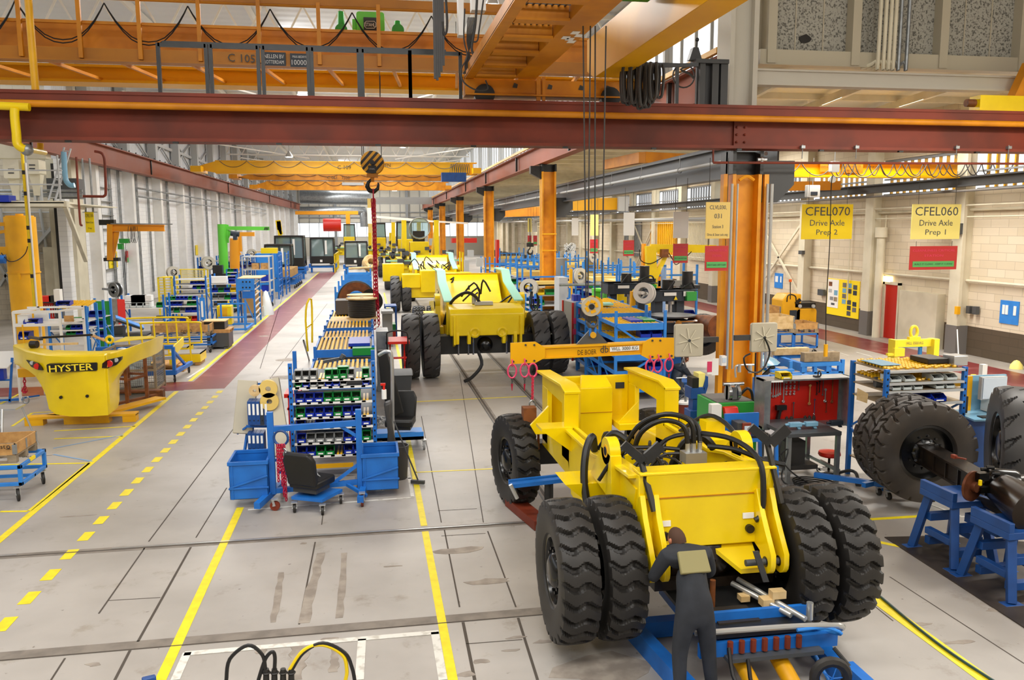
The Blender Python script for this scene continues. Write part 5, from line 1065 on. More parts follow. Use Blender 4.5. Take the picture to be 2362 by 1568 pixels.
def rollrack(label,x0,x1,y0,y1,levels,ztop,group,slope=.08,m='blue',tops=None,nwheel=2,panel=None,name='roller_rack'):
 t=thing(name,label,'rack',((x0+x1)/2,(y0+y1)/2,0),0,group)
 for i,(x,y) in enumerate(((x0,y0),(x1,y0),(x0,y1),(x1,y1))): b=B(); post(b,x,y,0,ztop if not tops else tops[i]); obj('post',b,m,t)
 for i,z in enumerate(levels):
  b=B(); zb=z+slope
  for x in (x0,x1): b.bar((x,y0,z),(x,y1,zb),.04,.09)
  b.box(x0,x1,y0-.02,y0+.03,z-.13,z+.05); b.box(x0,x1,y1-.03,y1+.02,zb-.05,zb+.03); obj('shelf_frame',b,m,t)
  if i>=len(levels)-nwheel:
   b=B(); n=int((x1-x0)/.11)
   for k in range(n): x=x0+(k+.5)*.11; b.prism([(x-.02,y0,z-.01),(x+.02,y0,z-.01),(x+.02,y1,zb-.01),(x-.02,y1,zb-.01)],(0,0,.008))
   b.prism([(x0+.02,y0,z-.035),(x1-.02,y0,z-.035),(x1-.02,y1,zb-.035),(x0+.02,y1,zb-.035)],(0,0,.01)); obj('roller_track',b,'track',t,smooth=False); obj('roller_bed',wheels(B(),x0+.02,x1-.02,y0,y1,z+.015,zb+.015),'roller',t)
  else: obj('shelf',B().prism([(x0,y0,z),(x1,y0,z),(x1,y1,zb),(x0,y1,zb)],(0,0,.01)),'track',t)
 if panel:
  obj('front_panel',B().box(x0,x1,y0-.05,y0-.03,ztop-.42,ztop-.1),panel,t)
 b=B()
 for x in (x0,x1): b.bar((x,y0,.2),(x,y1,1.0),.03)
 obj('side_brace',b,m,t); return t
def caster(parent,x,y,z=0.,r=.07,m='rubber',rz=0.,fork='alu'):
 b=B().cyl((x-.02*math.cos(rz),y-.02*math.sin(rz),z+r),(x+.02*math.cos(rz),y+.02*math.sin(rz),z+r),r,18); w=obj('caster_wheel',b,m,parent)
 b=B()
 for s_ in (-1,1): b.bar((x+s_*.032*math.cos(rz),y+s_*.032*math.sin(rz),z+r),(x+s_*.03*math.cos(rz)-.03*math.sin(rz),y+s_*.03*math.sin(rz)+.03*math.cos(rz),z+2*r+.03),.008,.04)
 b.box(x-.05,x+.05,y-.05,y+.05,z+2*r+.02,z+2*r+.035); b.cyl((x-.04,y,z+r),(x+.04,y,z+r),.018,8); obj('caster_fork',b,fork,w); return w
# ---- front bin rack
xl=A(671,900,15.05).x; xr=A(862,900,15.05).x; lv=[A(760,q,15.0).z for q in (877,894,929,963,987,1022,1052)]
GR='bins in the front rack'
t=shelfrack('bin_rack','tall blue rack full of blue and green bins in the middle foreground',xl,xr,15.05,16.0,lv,2.2,tops=(A(664,838,15.05).z,A(870,832,15.05).z,2.22,2.2),sh=.03,deck='dark_sign')
for k,z in enumerate(lv):
 b=B(); r=random.Random(k)
 for j in range(7): x=xl+.08+(xr-xl-.2)*j/6.5; b.box(x,x+.07,15.0,15.005,z-.012,z+.02)
 obj('price_tag',b,'sign_yellow' if k%2 else 'paper',t,smooth=False)
b_,g_,y_,c_=('bin_blue','bin_green','bin_grey','bin_clear')
rows=[('the top shelf of the front rack',[y_,y_,y_,None,g_,g_,g_,y_,None,g_]),('the second shelf of the front rack',[g_,b_,y_,y_,b_,b_,y_,None,None,b_]),('the third shelf of the front rack',[b_,b_,b_,g_,g_,g_,g_,None]),
 ('the fourth shelf of the front rack',[g_,b_,b_,b_,g_,b_,b_,None]),('the fifth shelf of the front rack',[b_,None,b_,b_,b_,None,b_,b_]),('the sixth shelf of the front rack',[b_,y_,y_,y_,y_,b_,b_,g_]),('the lowest shelf of the front rack',[b_,b_,g_,g_,None,b_,b_,g_])]
for (wh,cs),z in zip(rows,lv): bin_row(cs,xl+.07,xr-.07,15.0,z+.025,wh,GR,w=min(.19,(xr-xl-.14)/len(cs)-.008),d=.3,h=.09 if 'second' in wh else .16)
put_bin((xl+.93,15.02,lv[0]+.02),g_,'large green bin standing taller than its neighbours on the top shelf of the front rack',GR,.2,.3,.2)
for k,i in ((0,3),(0,8),(2,7),(3,7),(4,1),(6,4)):
 n=len(rows[k][1]); x=xl+.07+(xr-xl-.14)*(i+.35)/n
 one('roller_track','yellow flow-roller strip lying on %s, %s gap'%(rows[k][0],NUM[i]),'roller track',B().box(x-.02,x+.02,15.02,15.6,lv[k]+.022,lv[k]+.04).box(x+.04,x+.08,15.02,15.6,lv[k]+.022,lv[k]+.04),'roller','flow-roller strips in the front rack')
one('striped_beam','black and yellow striped beam under the front rack','beam',B().box(-1.1,-.4,14.95,15.0,.2,.27),'crane_yellow')
one('clamp_tool','dark metal clamp lying across the rollers behind the top bins','tool',B().bar((-.95,16.3,1.95),(-.6,16.35,2.0),.06).cyl((-.6,16.3,2.0),(-.55,16.3,2.08),.05,8),'steel_grey')
# ---- roller racks receding behind it
spec=[(17.6,18.9,1.62,'second from the front, with a wide bed of yellow rollers',None),(19.3,21.3,1.84,'third from the front, half covered by blue and green trays',None),(22.0,23.4,1.74,'fourth from the front, with a perforated blue front panel','blue_dark'),
 (23.8,25.2,1.82,'fifth from the front',None),(25.6,27.0,1.72,'sixth from the front, carrying a plywood board',None),(27.3,28.8,1.78,'seventh from the front, under the brown box',None),(31.5,33.5,2.3,'tall blue frame behind the cable drums','blue_bright'),(35,37,2.3,'tall blue frame with a white shelf','blue_bright'),(39,41,2.3,'tall blue frame with a grey shelf','blue_bright'),(44,46,2.3,'tall blue frame with a wooden rod on top','blue_bright'),(50,52,2.1,'furthest blue frame of the row, under the fluffy roll','blue_bright')]
for y0,y1,zt,ds,pn in spec:
 tall=zt>2; lab=('blue roller rack '+ds) if not tall else ds
 rollrack(lab+' in the middle row' if len((lab+' in the middle row').split())<=16 else lab,-1.3,.02,y0,y1,[.3,.75,zt-.45,zt-.13] if not tall else [.4,.9,1.3,1.75],zt,'roller racks in the middle row',.05,'blue' if not tall else 'blue_bright',None if not tall else (zt+.1,zt+.3,zt-.3,zt+.2),1 if not tall else 0,pn)
 if pn=='blue_dark':
  b=B()
  for i in range(22):
   for j in range(3): x=-1.25+i*.058; b.box(x,x+.015,y0-.056,y0-.05,zt-.38+j*.09,zt-.365+j*.09)
  one('perforated_strip','rows of punched holes in the blue front panel of the fourth rack','panel',b,'hazard_black')
one('white_board','white shelf board in the tall blue frames','board',B().box(-1.2,-.1,35,37,1.85,1.9),'white'); one('grey_board','grey shelf board in the tall blue frames','board',B().box(-1.2,-.1,39,41,1.9,1.95),'light_grey')
t=thing('document_board','bright blue board with white paper pockets in the middle row','notice board',(-.6,34,0)); obj('panel',B().box(-1.1,.0,34.5,34.55,.8,2.0),'blue_bright',t); b=B().box(-.6,-.42,34.44,34.5,1.35,1.75).box(-.38,-.2,34.44,34.5,1.35,1.75).box(-.38,-.2,34.44,34.5,.9,1.25); obj('paper_pocket',b,'paper',t)
one('wooden_rod','pale wooden rod across the top of a far blue frame','rod',B().cyl((-1.1,44,2.5),(.1,44,2.55),.06,8),'wood_light'); one('fluffy_roll','round pale woolly roll on the furthest blue frame','roll',B().lathe([(.15,-.4),(.42,-.42),(.5,-.2),(.48,.1),(.4,.2),(.2,.15),(.18,-.3)],(.05,50.5,2.55),(.2,-1,.5),16),'wood_light')
for i,(x,y,z,w,d,h,c) in enumerate(((-.55,19.3,1.66,.5,1.2,.07,'bin_blue'),(-.55,19.3,1.75,.5,.02,.03,'white'),(-.45,18.9,1.5,.5,.3,.17,'bin_green'))):
 if i!=1: one('parts_tray',('flat blue tray lying on the third roller rack','green tray front hanging below the blue tray on the third rack')[i//2],'tray',B().box(x,x+w,y+.3,y+.3+d,z+.12,z+.12+h),c)
one('plywood_board','pale plywood board lying on the sixth roller rack','board',B().box(-1.25,.0,25.3,26.6,1.74,1.78),'wood_light')
t=thing('cable_drum','big drum of black cable with pale wooden flanges on the plywood board','cable drum',(-.28,25.6,1.76)); c=V((-.28,25.9,1.78))
b=B()
for k in range(9): b.ring(c+V((0,0,.1+k*.055)),(0,0,1),.4,.032,28,6)
b.cyl(c+V((0,0,.05)),c+V((0,0,.58)),.38,24); obj('cable',b,'rubber',t); b=B().cyl(c,c+V((0,0,.04)),.48,28); obj('flange',b,'wood_light',t); b=B().cyl(c+V((0,0,.6)),c+V((0,0,.64)),.48,28); obj('flange',b,'wood_light',t); obj('core_hole',B().cyl(c+V((0,0,.64)),c+V((0,0,.645)),.06,12),'hazard_black',t)
one('wooden_disc','second pale wooden drum flange lying just above the black cable drum','drum flange',B().cyl((-.28,27.0,2.4),(-.28,27.0,2.44),.48,28).cyl((-.28,27.0,1.78),(-.28,27.0,2.4),.36,20),'wood_light')
one('storage_box','long dark brown box on the seventh roller rack','box',B().box(-1.15,-.35,27.6,28.5,1.75,2.2),'concrete_dark')
t=thing('cable_reel','large brown cardboard cable reel standing upright behind the cable drum','cable reel',(-.55,29.5,1.7)); c=V((-.5,29.6,2.05)); obj('reel_disc',B().lathe([(.32,0),(.62,0),(.62,.05),(.32,.05),(.32,0)],c,'y',28),'rust',t); obj('cable',B().ring(c+V((0,.1,0)),(0,1,0),.62,.06,26,6),'rubber',t)
one('cable_reel','smaller black reel leaning on the large brown one','cable reel',B().lathe([(.1,0),(.4,0),(.4,.04),(.38,.2),(.4,.36),(.1,.36)],(-.1,29.2,1.95),(.5,-1,.5),24),'black_gloss',)
# yellow guard ladder left of the row
t=thing('step_ladder','yellow guard-railed step platform beside the middle row','step platform',(-2.0,21.5,0))
def px(p,q,Y): return A(p,q,Y)
b=B().tube([px(710,810,21.2),px(705,740,21.2),px(708,700,21.2),px(718,690,21.5),px(720,740,21.5),px(720,790,21.5)],.025,8,2).bar(px(707,755,21.2),px(720,745,21.5),.035); obj('guard_rail',b,'yellow',t)
c=px(712,808,21.2); b=B().box(c.x,c.x+.75,21.2,22.2,.02,.75); obj('step_body',b,'yellow',t); obj('tread',B().box(c.x+.02,c.x+.78,21.3,22.6,.75,.8),'alu',t)
one('black_bar','thin black bar leaning against the step platform','bar',B().bar(G(713,830),px(700,785,20.5),.04),'hazard_black')
# clutter right of the racks
t=thing('office_seat','black operator seat on a blue dolly beside the front rack','seat',(.55,17.2,0))
def seat(t,c,s=1.,rz=0.,m='black'):
 q=Matrix.Rotation(rz,3,'Z'); c=V(c)
 def tr(b):
  b.v=[c+q@(p*s) for p in b.v]; return b
 obj('backrest',tr(B().prism([(-.24,.12,.12),(-.26,.2,.5),(-.2,.24,.62),(.2,.24,.62),(.26,.2,.5),(.24,.12,.12)],(0,.1,-.02))),m,t,bevel=.03); obj('cushion',tr(B().rbox(-.25,.25,-.3,.2,.05,.17,.05,0,'z')),m,t,bevel=.03); obj('seat_base',tr(B().box(-.2,.2,-.2,.15,-.02,.05)),'dark_grey',t)
seat(t,(.55,17.0,.42),1.15,-.2)
b=B().box(.0,1.0,16.7,17.5,.2,.27).box(0,1.0,16.7,16.75,.2,.36); obj('dolly_frame',b,'blue_bright',t)
for x,y in ((1.0,16.65),(.9,17.6),(.1,16.7)): caster(t,x,y,0,.09,'grey')
def wheelie(lab,x,y,m='dark_grey',s=1.):
 t=thing('wheelie_bin',lab,'waste bin',(x,y,0)); b=B().prism([(x-.22*s,y-.25*s,.08),(x+.22*s,y-.25*s,.08),(x+.22*s,y+.2*s,.08),(x-.22*s,y+.2*s,.08)],(0,0,.01));
 v0=[(x-.22*s,y-.25*s,.05),(x+.22*s,y-.25*s,.05),(x+.22*s,y+.2*s,.05),(x-.22*s,y+.2*s,.05),(x-.3*s,y-.35*s,.95*s),(x+.3*s,y-.35*s,.95*s),(x+.3*s,y+.35*s,.95*s),(x-.3*s,y+.35*s,.95*s)]
 b=B().add(v0,[(0,3,2,1),(4,5,6,7),(0,1,5,4),(1,2,6,5),(2,3,7,6),(3,0,4,7)]); obj('bin_body',b,m,t,bevel=.02); obj('lid',B().prism([(x-.33*s,y-.38*s,.95*s),(x-.33*s,y-.1*s,1.04*s),(x-.33*s,y+.38*s,1.0*s),(x-.33*s,y+.38*s,.93*s)],(.66*s,0,0)),m,t,bevel=.02); obj('wheel',B().cyl((x-.28*s,y+.3*s,.09),(x+.28*s,y+.3*s,.09),.09,14),'black',t); return t
wheelie('dark grey wheelie bin between the racks and the red lift trolley',.62,20.2,'dark_grey',1.05)
one('metal_cabinet','tall open grey sheet-metal cabinet right of the roller racks','cabinet',B().prism([(.12,23,0),(.45,23,0),(.45,24,0),(.12,24,0)],(0,0,1.7)).box(.36,.4,22.9,23.0,.2,1.6),'galv'); one('metal_cabinet','narrow grey plastic waste container behind the grey cabinet','waste bin',B().box(.42,.8,32,33,0,1.3).box(.38,.84,31.9,33.1,1.3,1.4),'grey')
one('waste_basket','black waste basket behind the wheelie bin','waste bin',B().lathe([(.0,0),(.17,0),(.22,.4),(.2,.4),(.15,.02),(0,.02)],(.45,21.6,.4),'z',18).box(.3,.6,21.5,21.75,0,.4),'black')
one('work_jacket','black work jacket hung on the end of the racks','jacket',B().prism([(.1,16.6,2.1),(.3,16.6,2.1),(.42,16.6,1.6),(.6,16.6,.8),(.3,16.6,.7),(.15,16.6,1.4)],(0,.1,0)),'black',bevel=.03)
one('vacuum_pipe','bent silver pipe standing at the right end of the front rack','pipe',B().tube([(.12,15.3,2.2),(.27,15.2,2.28),(.35,15.2,2.15),(.34,15.2,1.2),(.33,15.2,.4)],.035,8,4),'alu')
t=thing('spray_bottle','spray bottle with a red head hanging on the rack post','bottle',(.17,14.92,1.45)); obj('bottle_body',B().cyl((.19,14.92,1.45),(.19,14.92,1.62),.045,12),'paper',t); obj('spray_head',B().cyl((.19,14.92,1.62),(.19,14.92,1.7),.02,8).box(.13,.22,14.9,14.94,1.7,1.74),'red',t)
one('seat_shell','tall black plastic seat shell leaning at the right side of the rack','panel',B().prism([(.18,14.9,1.35),(.33,14.9,1.4),(.3,14.9,1.1),(.42,14.9,.4),(.3,14.9,.1),(.2,14.9,.15),(.24,14.9,.8)],(0,.25,0)),'charcoal',bevel=.04)
one('broom','broom with a dark handle leaning beside the right tub','broom',B().cyl((.35,14.6,1.1),(.75,14.3,.05),.014,8).bar((.62,14.35,.05),(.85,14.25,.05),.06,.06),'dark_grey')
rg=random.Random(8); b=B(); c=G(888,985)
for k in range(26): p=c+V((rg.uniform(-.2,.2),rg.uniform(-.3,.3),.06+.14*rg.random())); q=p+V((rg.uniform(-.15,.15),rg.uniform(-.1,.1),rg.uniform(-.04,.08))); b.tube([p,p.lerp(q,.5)+V((0,0,.05)),q],.02,6,3)
one('sling_heap','heap of pink and white lifting slings on the floor','slings',b,'light_grey');
t=thing('waste_basket','dark bucket behind the right blue tub','bucket',(.5,14.6,0)); obj('bucket_body',B().lathe([(0,0),(.15,0),(.19,.62),(.175,.62),(.14,.02),(0,.02)],(.42,14.75,0),'z',20),'charcoal',t)
t=thing('lift_trolley','small red scissor lift trolley with a black hoop handle beside the second chassis','trolley',(.72,23.6,0))
x0,x1=.42,.98; Y0=22.9
b=B().box(x0,x1,Y0,Y0+1.3,.28,.42); obj('base',b,'red',t); obj('platform',B().box(x0-.05,x1+.05,Y0,Y0+1.1,1.35,1.42),'red',t)
b=B()
for x in (x0+.08,x1-.08):
 for z in (.42,.88): b.bar((x,Y0+.1,z),(x,Y0+1.0,z+.46),.03,.05); b.bar((x,Y0+1.0,z),(x,Y0+.1,z+.46),.03,.05)
b.cyl((x0,Y0+.55,.88),(x1,Y0+.55,.88),.03,8); obj('scissor_arm',b,'red',t)
b=B().tube([(x0+.05,Y0-.1,.4),(x0-.02,Y0-.15,1.5),(x0+.05,Y0-.15,1.72),(x1-.1,Y0-.15,1.72),(x1,Y0-.15,1.5),(x1-.06,Y0-.1,.4)],.022,8,4); obj('hoop_handle',b,'black',t)
for x in (x0+.05,x1-.05): caster(t,x,Y0,.05,.09,'rubber')
t=thing('tool_trolley','blue tool trolley standing far right of the chain','trolley',(1.0,33,0)); b=B();
for x in (.55,.98): post(b,x,33,.15,1.5,.05); post(b,x,34,.15,1.5,.05)
b.box(.55,1.0,33,34,1.45,1.5).box(.55,1.0,33,34,.2,.25); obj('frame',b,'blue_dark',t); obj('contents',B().box(.6,.95,33.1,33.9,.25,.45),'bin_red',t); obj('contents_green',B().box(.6,.95,33.1,33.9,.5,.75),'bin_green',t); caster(t,.97,33,0,.08)
# ---- tub frame in front of the rack
TF=thing('tub_cart','blue wheeled frame carrying two open blue tubs in front of the bin rack','cart',(-.95,13.7,0))
b=B(); pl_=A(622,950,13.7); prr=A(826,945,13.7); bl=.17
b.bar((pl_.x,13.7,bl),(pl_.x,13.7,pl_.z),.1,.1); obj('post',b,'blue',TF,bevel=.005); obj('post',B().bar((prr.x,13.75,bl),(prr.x,13.75,prr.z),.1,.1),'blue',TF,bevel=.005)
zt=A(700,982,13.7).z; b=B().bar((pl_.x,13.7,zt-.03),(prr.x,13.75,zt),.09,.09).bar((pl_.x,13.7,.22),(prr.x,13.75,.28),.08,.08).bar((prr.x-.35,13.73,zt),(prr.x,13.75,zt-.25),.05).bar((pl_.x+.1,13.7,.55),(pl_.x+.5,13.9,.3),.05).bar((prr.x-.45,13.75,.28),(prr.x,13.75,.6),.05).bar((prr.x-.3,13.8,.28),(prr.x+.1,13.4,.14),.05)
b.bar((pl_.x-.2,13.2,.14),(pl_.x+.1,14.2,.2),.1).bar((prr.x,13.2,.14),(prr.x+.1,14.2,.2),.1); obj('frame',b,'blue',TF)
def tub(cx,cy,w,d,z0,z1,lab):
 t=.012; b=B(); xs=(cx-w/2,cx+w/2); ys=(cy-d/2,cy+d/2)
 b.box(*xs,*ys,z0,z0+t); b.box(*xs,ys[0],ys[0]+t,z0,z1).box(*xs,ys[1]-t,ys[1],z0,z1).box(xs[0],xs[0]+t,*ys,z0,z1).box(xs[1]-t,xs[1],*ys,z0,z1)
 for (a,c,e,f) in ((xs[0]-.02,xs[1]+.02,ys[0]-.02,ys[0]+.02),(xs[0]-.02,xs[1]+.02,ys[1]-.02,ys[1]+.02),(xs[0]-.02,xs[0]+.02,*ys),(xs[1]-.02,xs[1]+.02,*ys)): b.box(a,c,e,f,z1-.05,z1+.01)
 b.box(xs[0]-.015,xs[1]+.015,ys[0]-.02,ys[0],z0+.17,z0+.2); b.bar((xs[0],ys[0]-.015,z0+.2),(xs[1],ys[0]-.015,z0+.38),.012,.03); b.box(xs[0]+.04,xs[0]+.06,ys[0]-.015,ys[0],z0,z1-.05)
 o=one('parts_tub',lab,'tub',b,'blue','open blue tubs on the wheeled frame',bevel=.004); return o
tub(-2.04,13.9,.6,.75,.16,.78,'open blue steel tub on the left side of the wheeled frame'); tub(.08,14.05,.6,.75,.14,.76,'open blue steel tub on the right side of the wheeled frame')
caster(TF,-1.62,13.35,0,.08,'brown_red',math.radians(80)); caster(TF,prr.x+.03,13.3,0,.1,'brown_red',0); caster(TF,prr.x-.05,14.3,0,.08,'brown_red',0); caster(TF,-1.6,14.3,0,.08,'brown_red',.3)
t=thing('chain_sling','red chain sling hanging on the left post of the wheeled frame','chain sling',(-1.5,13.5,.1)); h=A(648,1010,13.55)
b=B().ring(h,(.3,1,.1),.12,.02,18,6); obj('ring_link',b,'blue_dark',t); b=B()
for dx,ql in ((-.06,1110),(-.03,1085),(.02,1145),(.05,1155),(.0,1120)): e=A(648+dx*60,ql,13.5); b.chain(h+V((dx,-.03,-.1)),V((h.x+dx,13.5,e.z)),.07,.018,.009)
obj('chain_link',b,'chain_red',t)
b=B(); pts=[A(655,1035,13.5),A(672,1055,13.45),A(695,1065,13.4),A(718,1085,13.4),A(738,1100,13.4)]
for a,c in zip(pts[:-1],pts[1:]): b.chain(a,c,.08,.026,.012)
b.chain(A(655,1035,13.5),A(662,1075,13.5),.08,.026,.012); t=one('steel_chain','loose grey steel chain draped over the frame and the black seat','chain',b,'galv')
t=thing('seat_dolly','black operator seat lying on a small blue wheeled dolly in front of the rack','seat',(-1.05,13.3,0));
b=B().prism([(-1.35,13.25,.2),(-.85,13.0,.2),(-.55,13.5,.2),(-1.1,13.75,.2)],(0,0,.05)); obj('dolly_frame',b,'blue',t)
seat(t,(-1.05,13.35,.33),1.1,2.6)
for x,y in ((-1.3,13.2),(-.85,13.0),(-.58,13.5)): caster(t,x,y,0,.07,'rubber')
# ---- leaning frame with grey panels and binders
t=thing('panel_trolley','blue wheeled A-frame with two grey side panels left of the bin rack','trolley',(-1.95,15.6,0));
def slab(a,b_,w,m,name):
 a=V(a); b_=V(b_); return obj(name,B().bar(a,b_,w,.12,0,(0,-1,.0)),m,t,bevel=.01)
slab(A(560,1000,15.1),A(572,878,15.4),.34,'beige_metal','grey_panel'); slab(A(652,1050,14.6),A(624,875,15.2),.3,'beige_metal','grey_panel');
b=B().bar(A(585,885,15.5),A(618,885,15.4),.03).bar(A(560,1070,15.0),A(586,890,15.4),.04).bar(A(575,1065,15),A(585,960,15.2),.04).bar(A(548,1000,15.2),A(568,985,15.0),.03).bar(A(568,983,15.0),A(618,983,15.0),.04).bar(A(565,1063,15.0),A(650,1060,15),.05); obj('frame',b,'blue',t)
obj('black_channel',B().bar(A(668,1095,14.5),A(638,880,15.2),.1,.16,0,(0,-1,0)),'hazard_black',t)
for i,(p,q,r,m,lab) in enumerate(((588,900,.1,'wood_light','small tape roll hanging on the left grey panel'),(619,896,.16,'sign_sand','upper big yellow tape roll on the right grey panel'),(622,925,.16,'sign_sand','lower big yellow tape roll on the right grey panel'))):
 c=A(p,q,14.9); one('tape_roll',lab,'tape roll',B().lathe([(r*.3,0),(r,0),(r,.08),(r*.3,.08),(r*.3,0)],c-V((0,.05,0)),'y',24),m)
for k in range(9):
 q=0 if k<5 else 1; i=k if k<5 else k-5; c=A(577+i*9.5,980 if q==0 else 1045,14.85); h=.42 if q==0 else .36; ln=.0
 tt=thing('ring_binder','blue ring binder, %s from the left on the %s shelf of the A-frame'%(NUM[i],'upper' if q==0 else 'lower'),'binder',c,0,'ring binders on the A-frame'); b=B().box(c.x-.035,c.x+.033,c.y,c.y+.3,c.z,c.z+h); obj('cover',b,'blue_dark' if k!=3 else 'dark_sign',tt); obj('spine_label',B().box(c.x-.02,c.x+.018,c.y-.003,c.y,c.z+.18,c.z+h-.04),'paper',tt); obj('finger_hole',B().cyl((c.x,c.y-.004,c.z+.08),(c.x,c.y,c.z+.08),.012,8),'hazard_black',tt)
one('lift_cart','orange-red cart partly hidden between the A-frame and the bin rack','cart',B().box(-1.75,-1.45,16.6,17.2,1.2,1.28).box(-1.7,-1.4,16.6,17.2,.95,1.0).box(-1.68,-1.64,16.6,16.65,0,1.25).box(-1.5,-1.46,17.1,17.15,0,1.25),'red')
# cables at the very bottom edge
t=thing('cable_connectors','black and yellow cable loops with black plugs at the bottom edge','cable',(-.7,6.0,0))
def P0(p,q,z): return G(p,q,z)
for pts,m in (([(522,1568),(530,1520),(572,1488),(605,1510),(612,1545)],'black'),([(596,1568),(612,1520),(628,1503),(634,1515),(633,1545)],'black'),([(668,1545),(700,1500),(745,1487),(790,1510),(800,1545),(797,1568)],'bin_yellow'),([(673,1545),(700,1505),(745,1483),(795,1505),(812,1540),(818,1568)],'black')):
 P=[A(p,q,5.9) for p,q in pts]; obj('cable',B().tube(P,.014,8,5),m,t)
for p_ in (614,633,653,672): a=A(p_,1542,5.9); c=A(p_,1600,5.9); obj('plug',B().cyl(c,a,.026,10,.02).ring(a-V((0,0,.03)),(0,0,1),.024,.008,10,5),'rubber',t)
b=B();
for p_ in (610,680): c=A(p_,1610,5.9); b.box(c.x-.02,c.x+.02,5.88,5.92,0,c.z+.1)
c=A(645,1610,5.9); b.box(c.x-.25,c.x+.25,5.8,6.0,c.z-.1,c.z+.06); b.box(c.x-.25,c.x+.25,5.7,6.1,0,.04); obj('stand',b,'dark_grey',t)
c=A(343,1560,6.4); one('blue_post','blue capped steel post at the bottom left edge','post',B().bar((c.x+.1,6.1,0),(c.x,6.4,c.z),.1,.1),'blue_dark',bevel=.01)
# counterweight on its steel pallet
CWT=thing('counterweight','huge yellow curved truck counterweight lettered HYSTER on a rusty steel pallet','counterweight',(-6.8,21.3,.2))
st=[(30,839,798),(61,854,812),(77,867,815),(89,888,818),(98,912,819),(103,944,820),(118,956,821),(150,961,822),(195,961,822),(240,958,820),(245,940,819),(246,919,819),(254,885,816),(269,864,813),(294,842,806),(320,831,797),(345,822,788),(362,814,779)]
b=B(); zt=1.72
for px,pb,ptp in st:
 g=G(px,ptp,zt); x,y=g.x,g.y; zb=max(.2,A(px,pb,y).z); low=.0 if zb>.6 else .08
 dep=.55 if zb>.9 else (.75 if zb>.3 else .6)
 b.v+=[V((x,y,zt)),V((x,y-.0,(zt+zb)/2)),V((x,y+(0.12 if zb<.3 else 0),zb)),V((x*.98-.12,y+dep,zb+.02)),V((x*.98-.12,y+dep+.25,zt-.02)),V((x,y+.06,zt+.03))]
n=len(st)
for i in range(n-1):
 for k in range(6): l=(k+1)%6; b.f.append((i*6+k,(i+1)*6+k,(i+1)*6+l,i*6+l)); b.m.append(0)
b.f+=[tuple(range(6)),tuple((n-1)*6+k for k in range(5,-1,-1))]; b.m+=[0,0]; obj('body',b,'yellow',CWT,bevel=.015)
def cwy(px):
 for a,c in zip(st[:-1],st[1:]):
  if a[0]<=px<=c[0]: f=(px-a[0])/(c[0]-a[0]); return G(a[0],a[2],zt).y*(1-f)+G(c[0],c[2],zt).y*f
 return 21.3
def cwp(px,py,dy=-.02): return A(px,py,cwy(px)+dy)
def cwpoly(pts,name,m,t=.02,dy=-.02):
 return obj(name,B().prism([cwp(p,q,dy) for p,q in pts],(0,t,0)),m,CWT,smooth=False)
o=[(107,842),(109,840),(222,836),(224,838),(224,853),(222,855),(111,859),(109,857)]; obj('name_plate',B().prism([A(p,q,cwy(164)-.07) for p,q in o],(0,.16,0)),'hazard_black',CWT,smooth=False)
text('lettering','HYSTER','yellow_pale',CWT,cwp(164,848,-.08),(1,0,.03),(0,0,1),.155,.92,bold=.015)
cwpoly([(60,830),(72,833),(88,838),(95,846),(98,854),(88,853),(72,846)],'tail_lamp','hazard_black',.1,-.07); cwpoly([(235,849),(236,838),(245,831),(262,827),(280,823),(279,830),(268,842),(250,849)],'tail_lamp','hazard_black',.12,-.09)
for p,q,r,m in ((85,845,.07,'bin_red'),(73,837,.045,'light_grey'),(251,839,.075,'bin_red'),(267,831,.045,'light_grey'),(139,917,.035,'hazard_black'),(200,914,.035,'hazard_black')):
 c=cwp(p,q,-.12 if m!='hazard_black' else -.05);
 if m=='hazard_black': c.y+=.02
 obj('lamp_lens' if m!='hazard_black' else 'bolt_hole',B().cyl(c,c+V((0,.05,0)),r,16),m,CWT)
g=G(330,782,1.75); b=B().prism([G(262,790,1.74),G(300,786,1.74),G(358,779,1.74),G(352,776,1.74),G(290,778,1.74)],(0,0,.02)); obj('top_recess',b,'yellow_pale',CWT)
c=G(253,786,1.78); obj('lifting_eye',B().ring(c+V((0,0,.03)),(0,1,.2),.08,.035,14,6),'yellow',CWT)
t=thing('safety_bar','black strut and wooden strip lying on top of the counterweight','bar',(-7.2,21.4,1.75)); obj('black_strut',B().bar(G(92,779,1.85),G(212,772,1.95),.06,.05).bar(G(68,777,1.8),G(95,782,1.9),.08,.06),'hazard_black',t); obj('wooden_strip',B().bar(G(88,795,1.78),G(180,792,1.78),.07,.05),'wood_light',t); obj('lamp_head',B().cyl(G(71,794,1.82),G(86,794,1.82),.09,14),'hazard_black',t); obj('side_wing',B().bar(G(212,773,1.9),G(244,786,1.78),.12,.02),'wood',t)
PLT=thing('steel_pallet','low rusty yellow steel pallet under the counterweight','pallet',(-6.9,21.3,0))
def g0(p,q,z=0.): return G(p,q,z)
b=B()
a=g0(57,983); c=g0(307,978); b.box(a.x,a.x+.4,a.y-.0,a.y+.25,0,.17).box(a.x+.85,c.x-.6,a.y,a.y+.25,0,.17).box(c.x-.3,c.x,a.y+.0,a.y+.25,0,.17); b.box(a.x,c.x,a.y-.01,a.y+.3,.15,.2); b.bar((c.x-.9,a.y+.2,.17),(c.x+.1,a.y+2.0,.17),.35,.06).bar((c.x-1.9,a.y+.2,.17),(c.x-1.5,a.y+1.2,.17),.35,.06); obj('deck_beam',b,'crane_yellow',PLT)
FRA=thing('rusty_frame','brown rusty upright frame standing on the steel pallet beside the counterweight','frame',(-5.9,22.6,0))
a=g0(312,945); b=B();
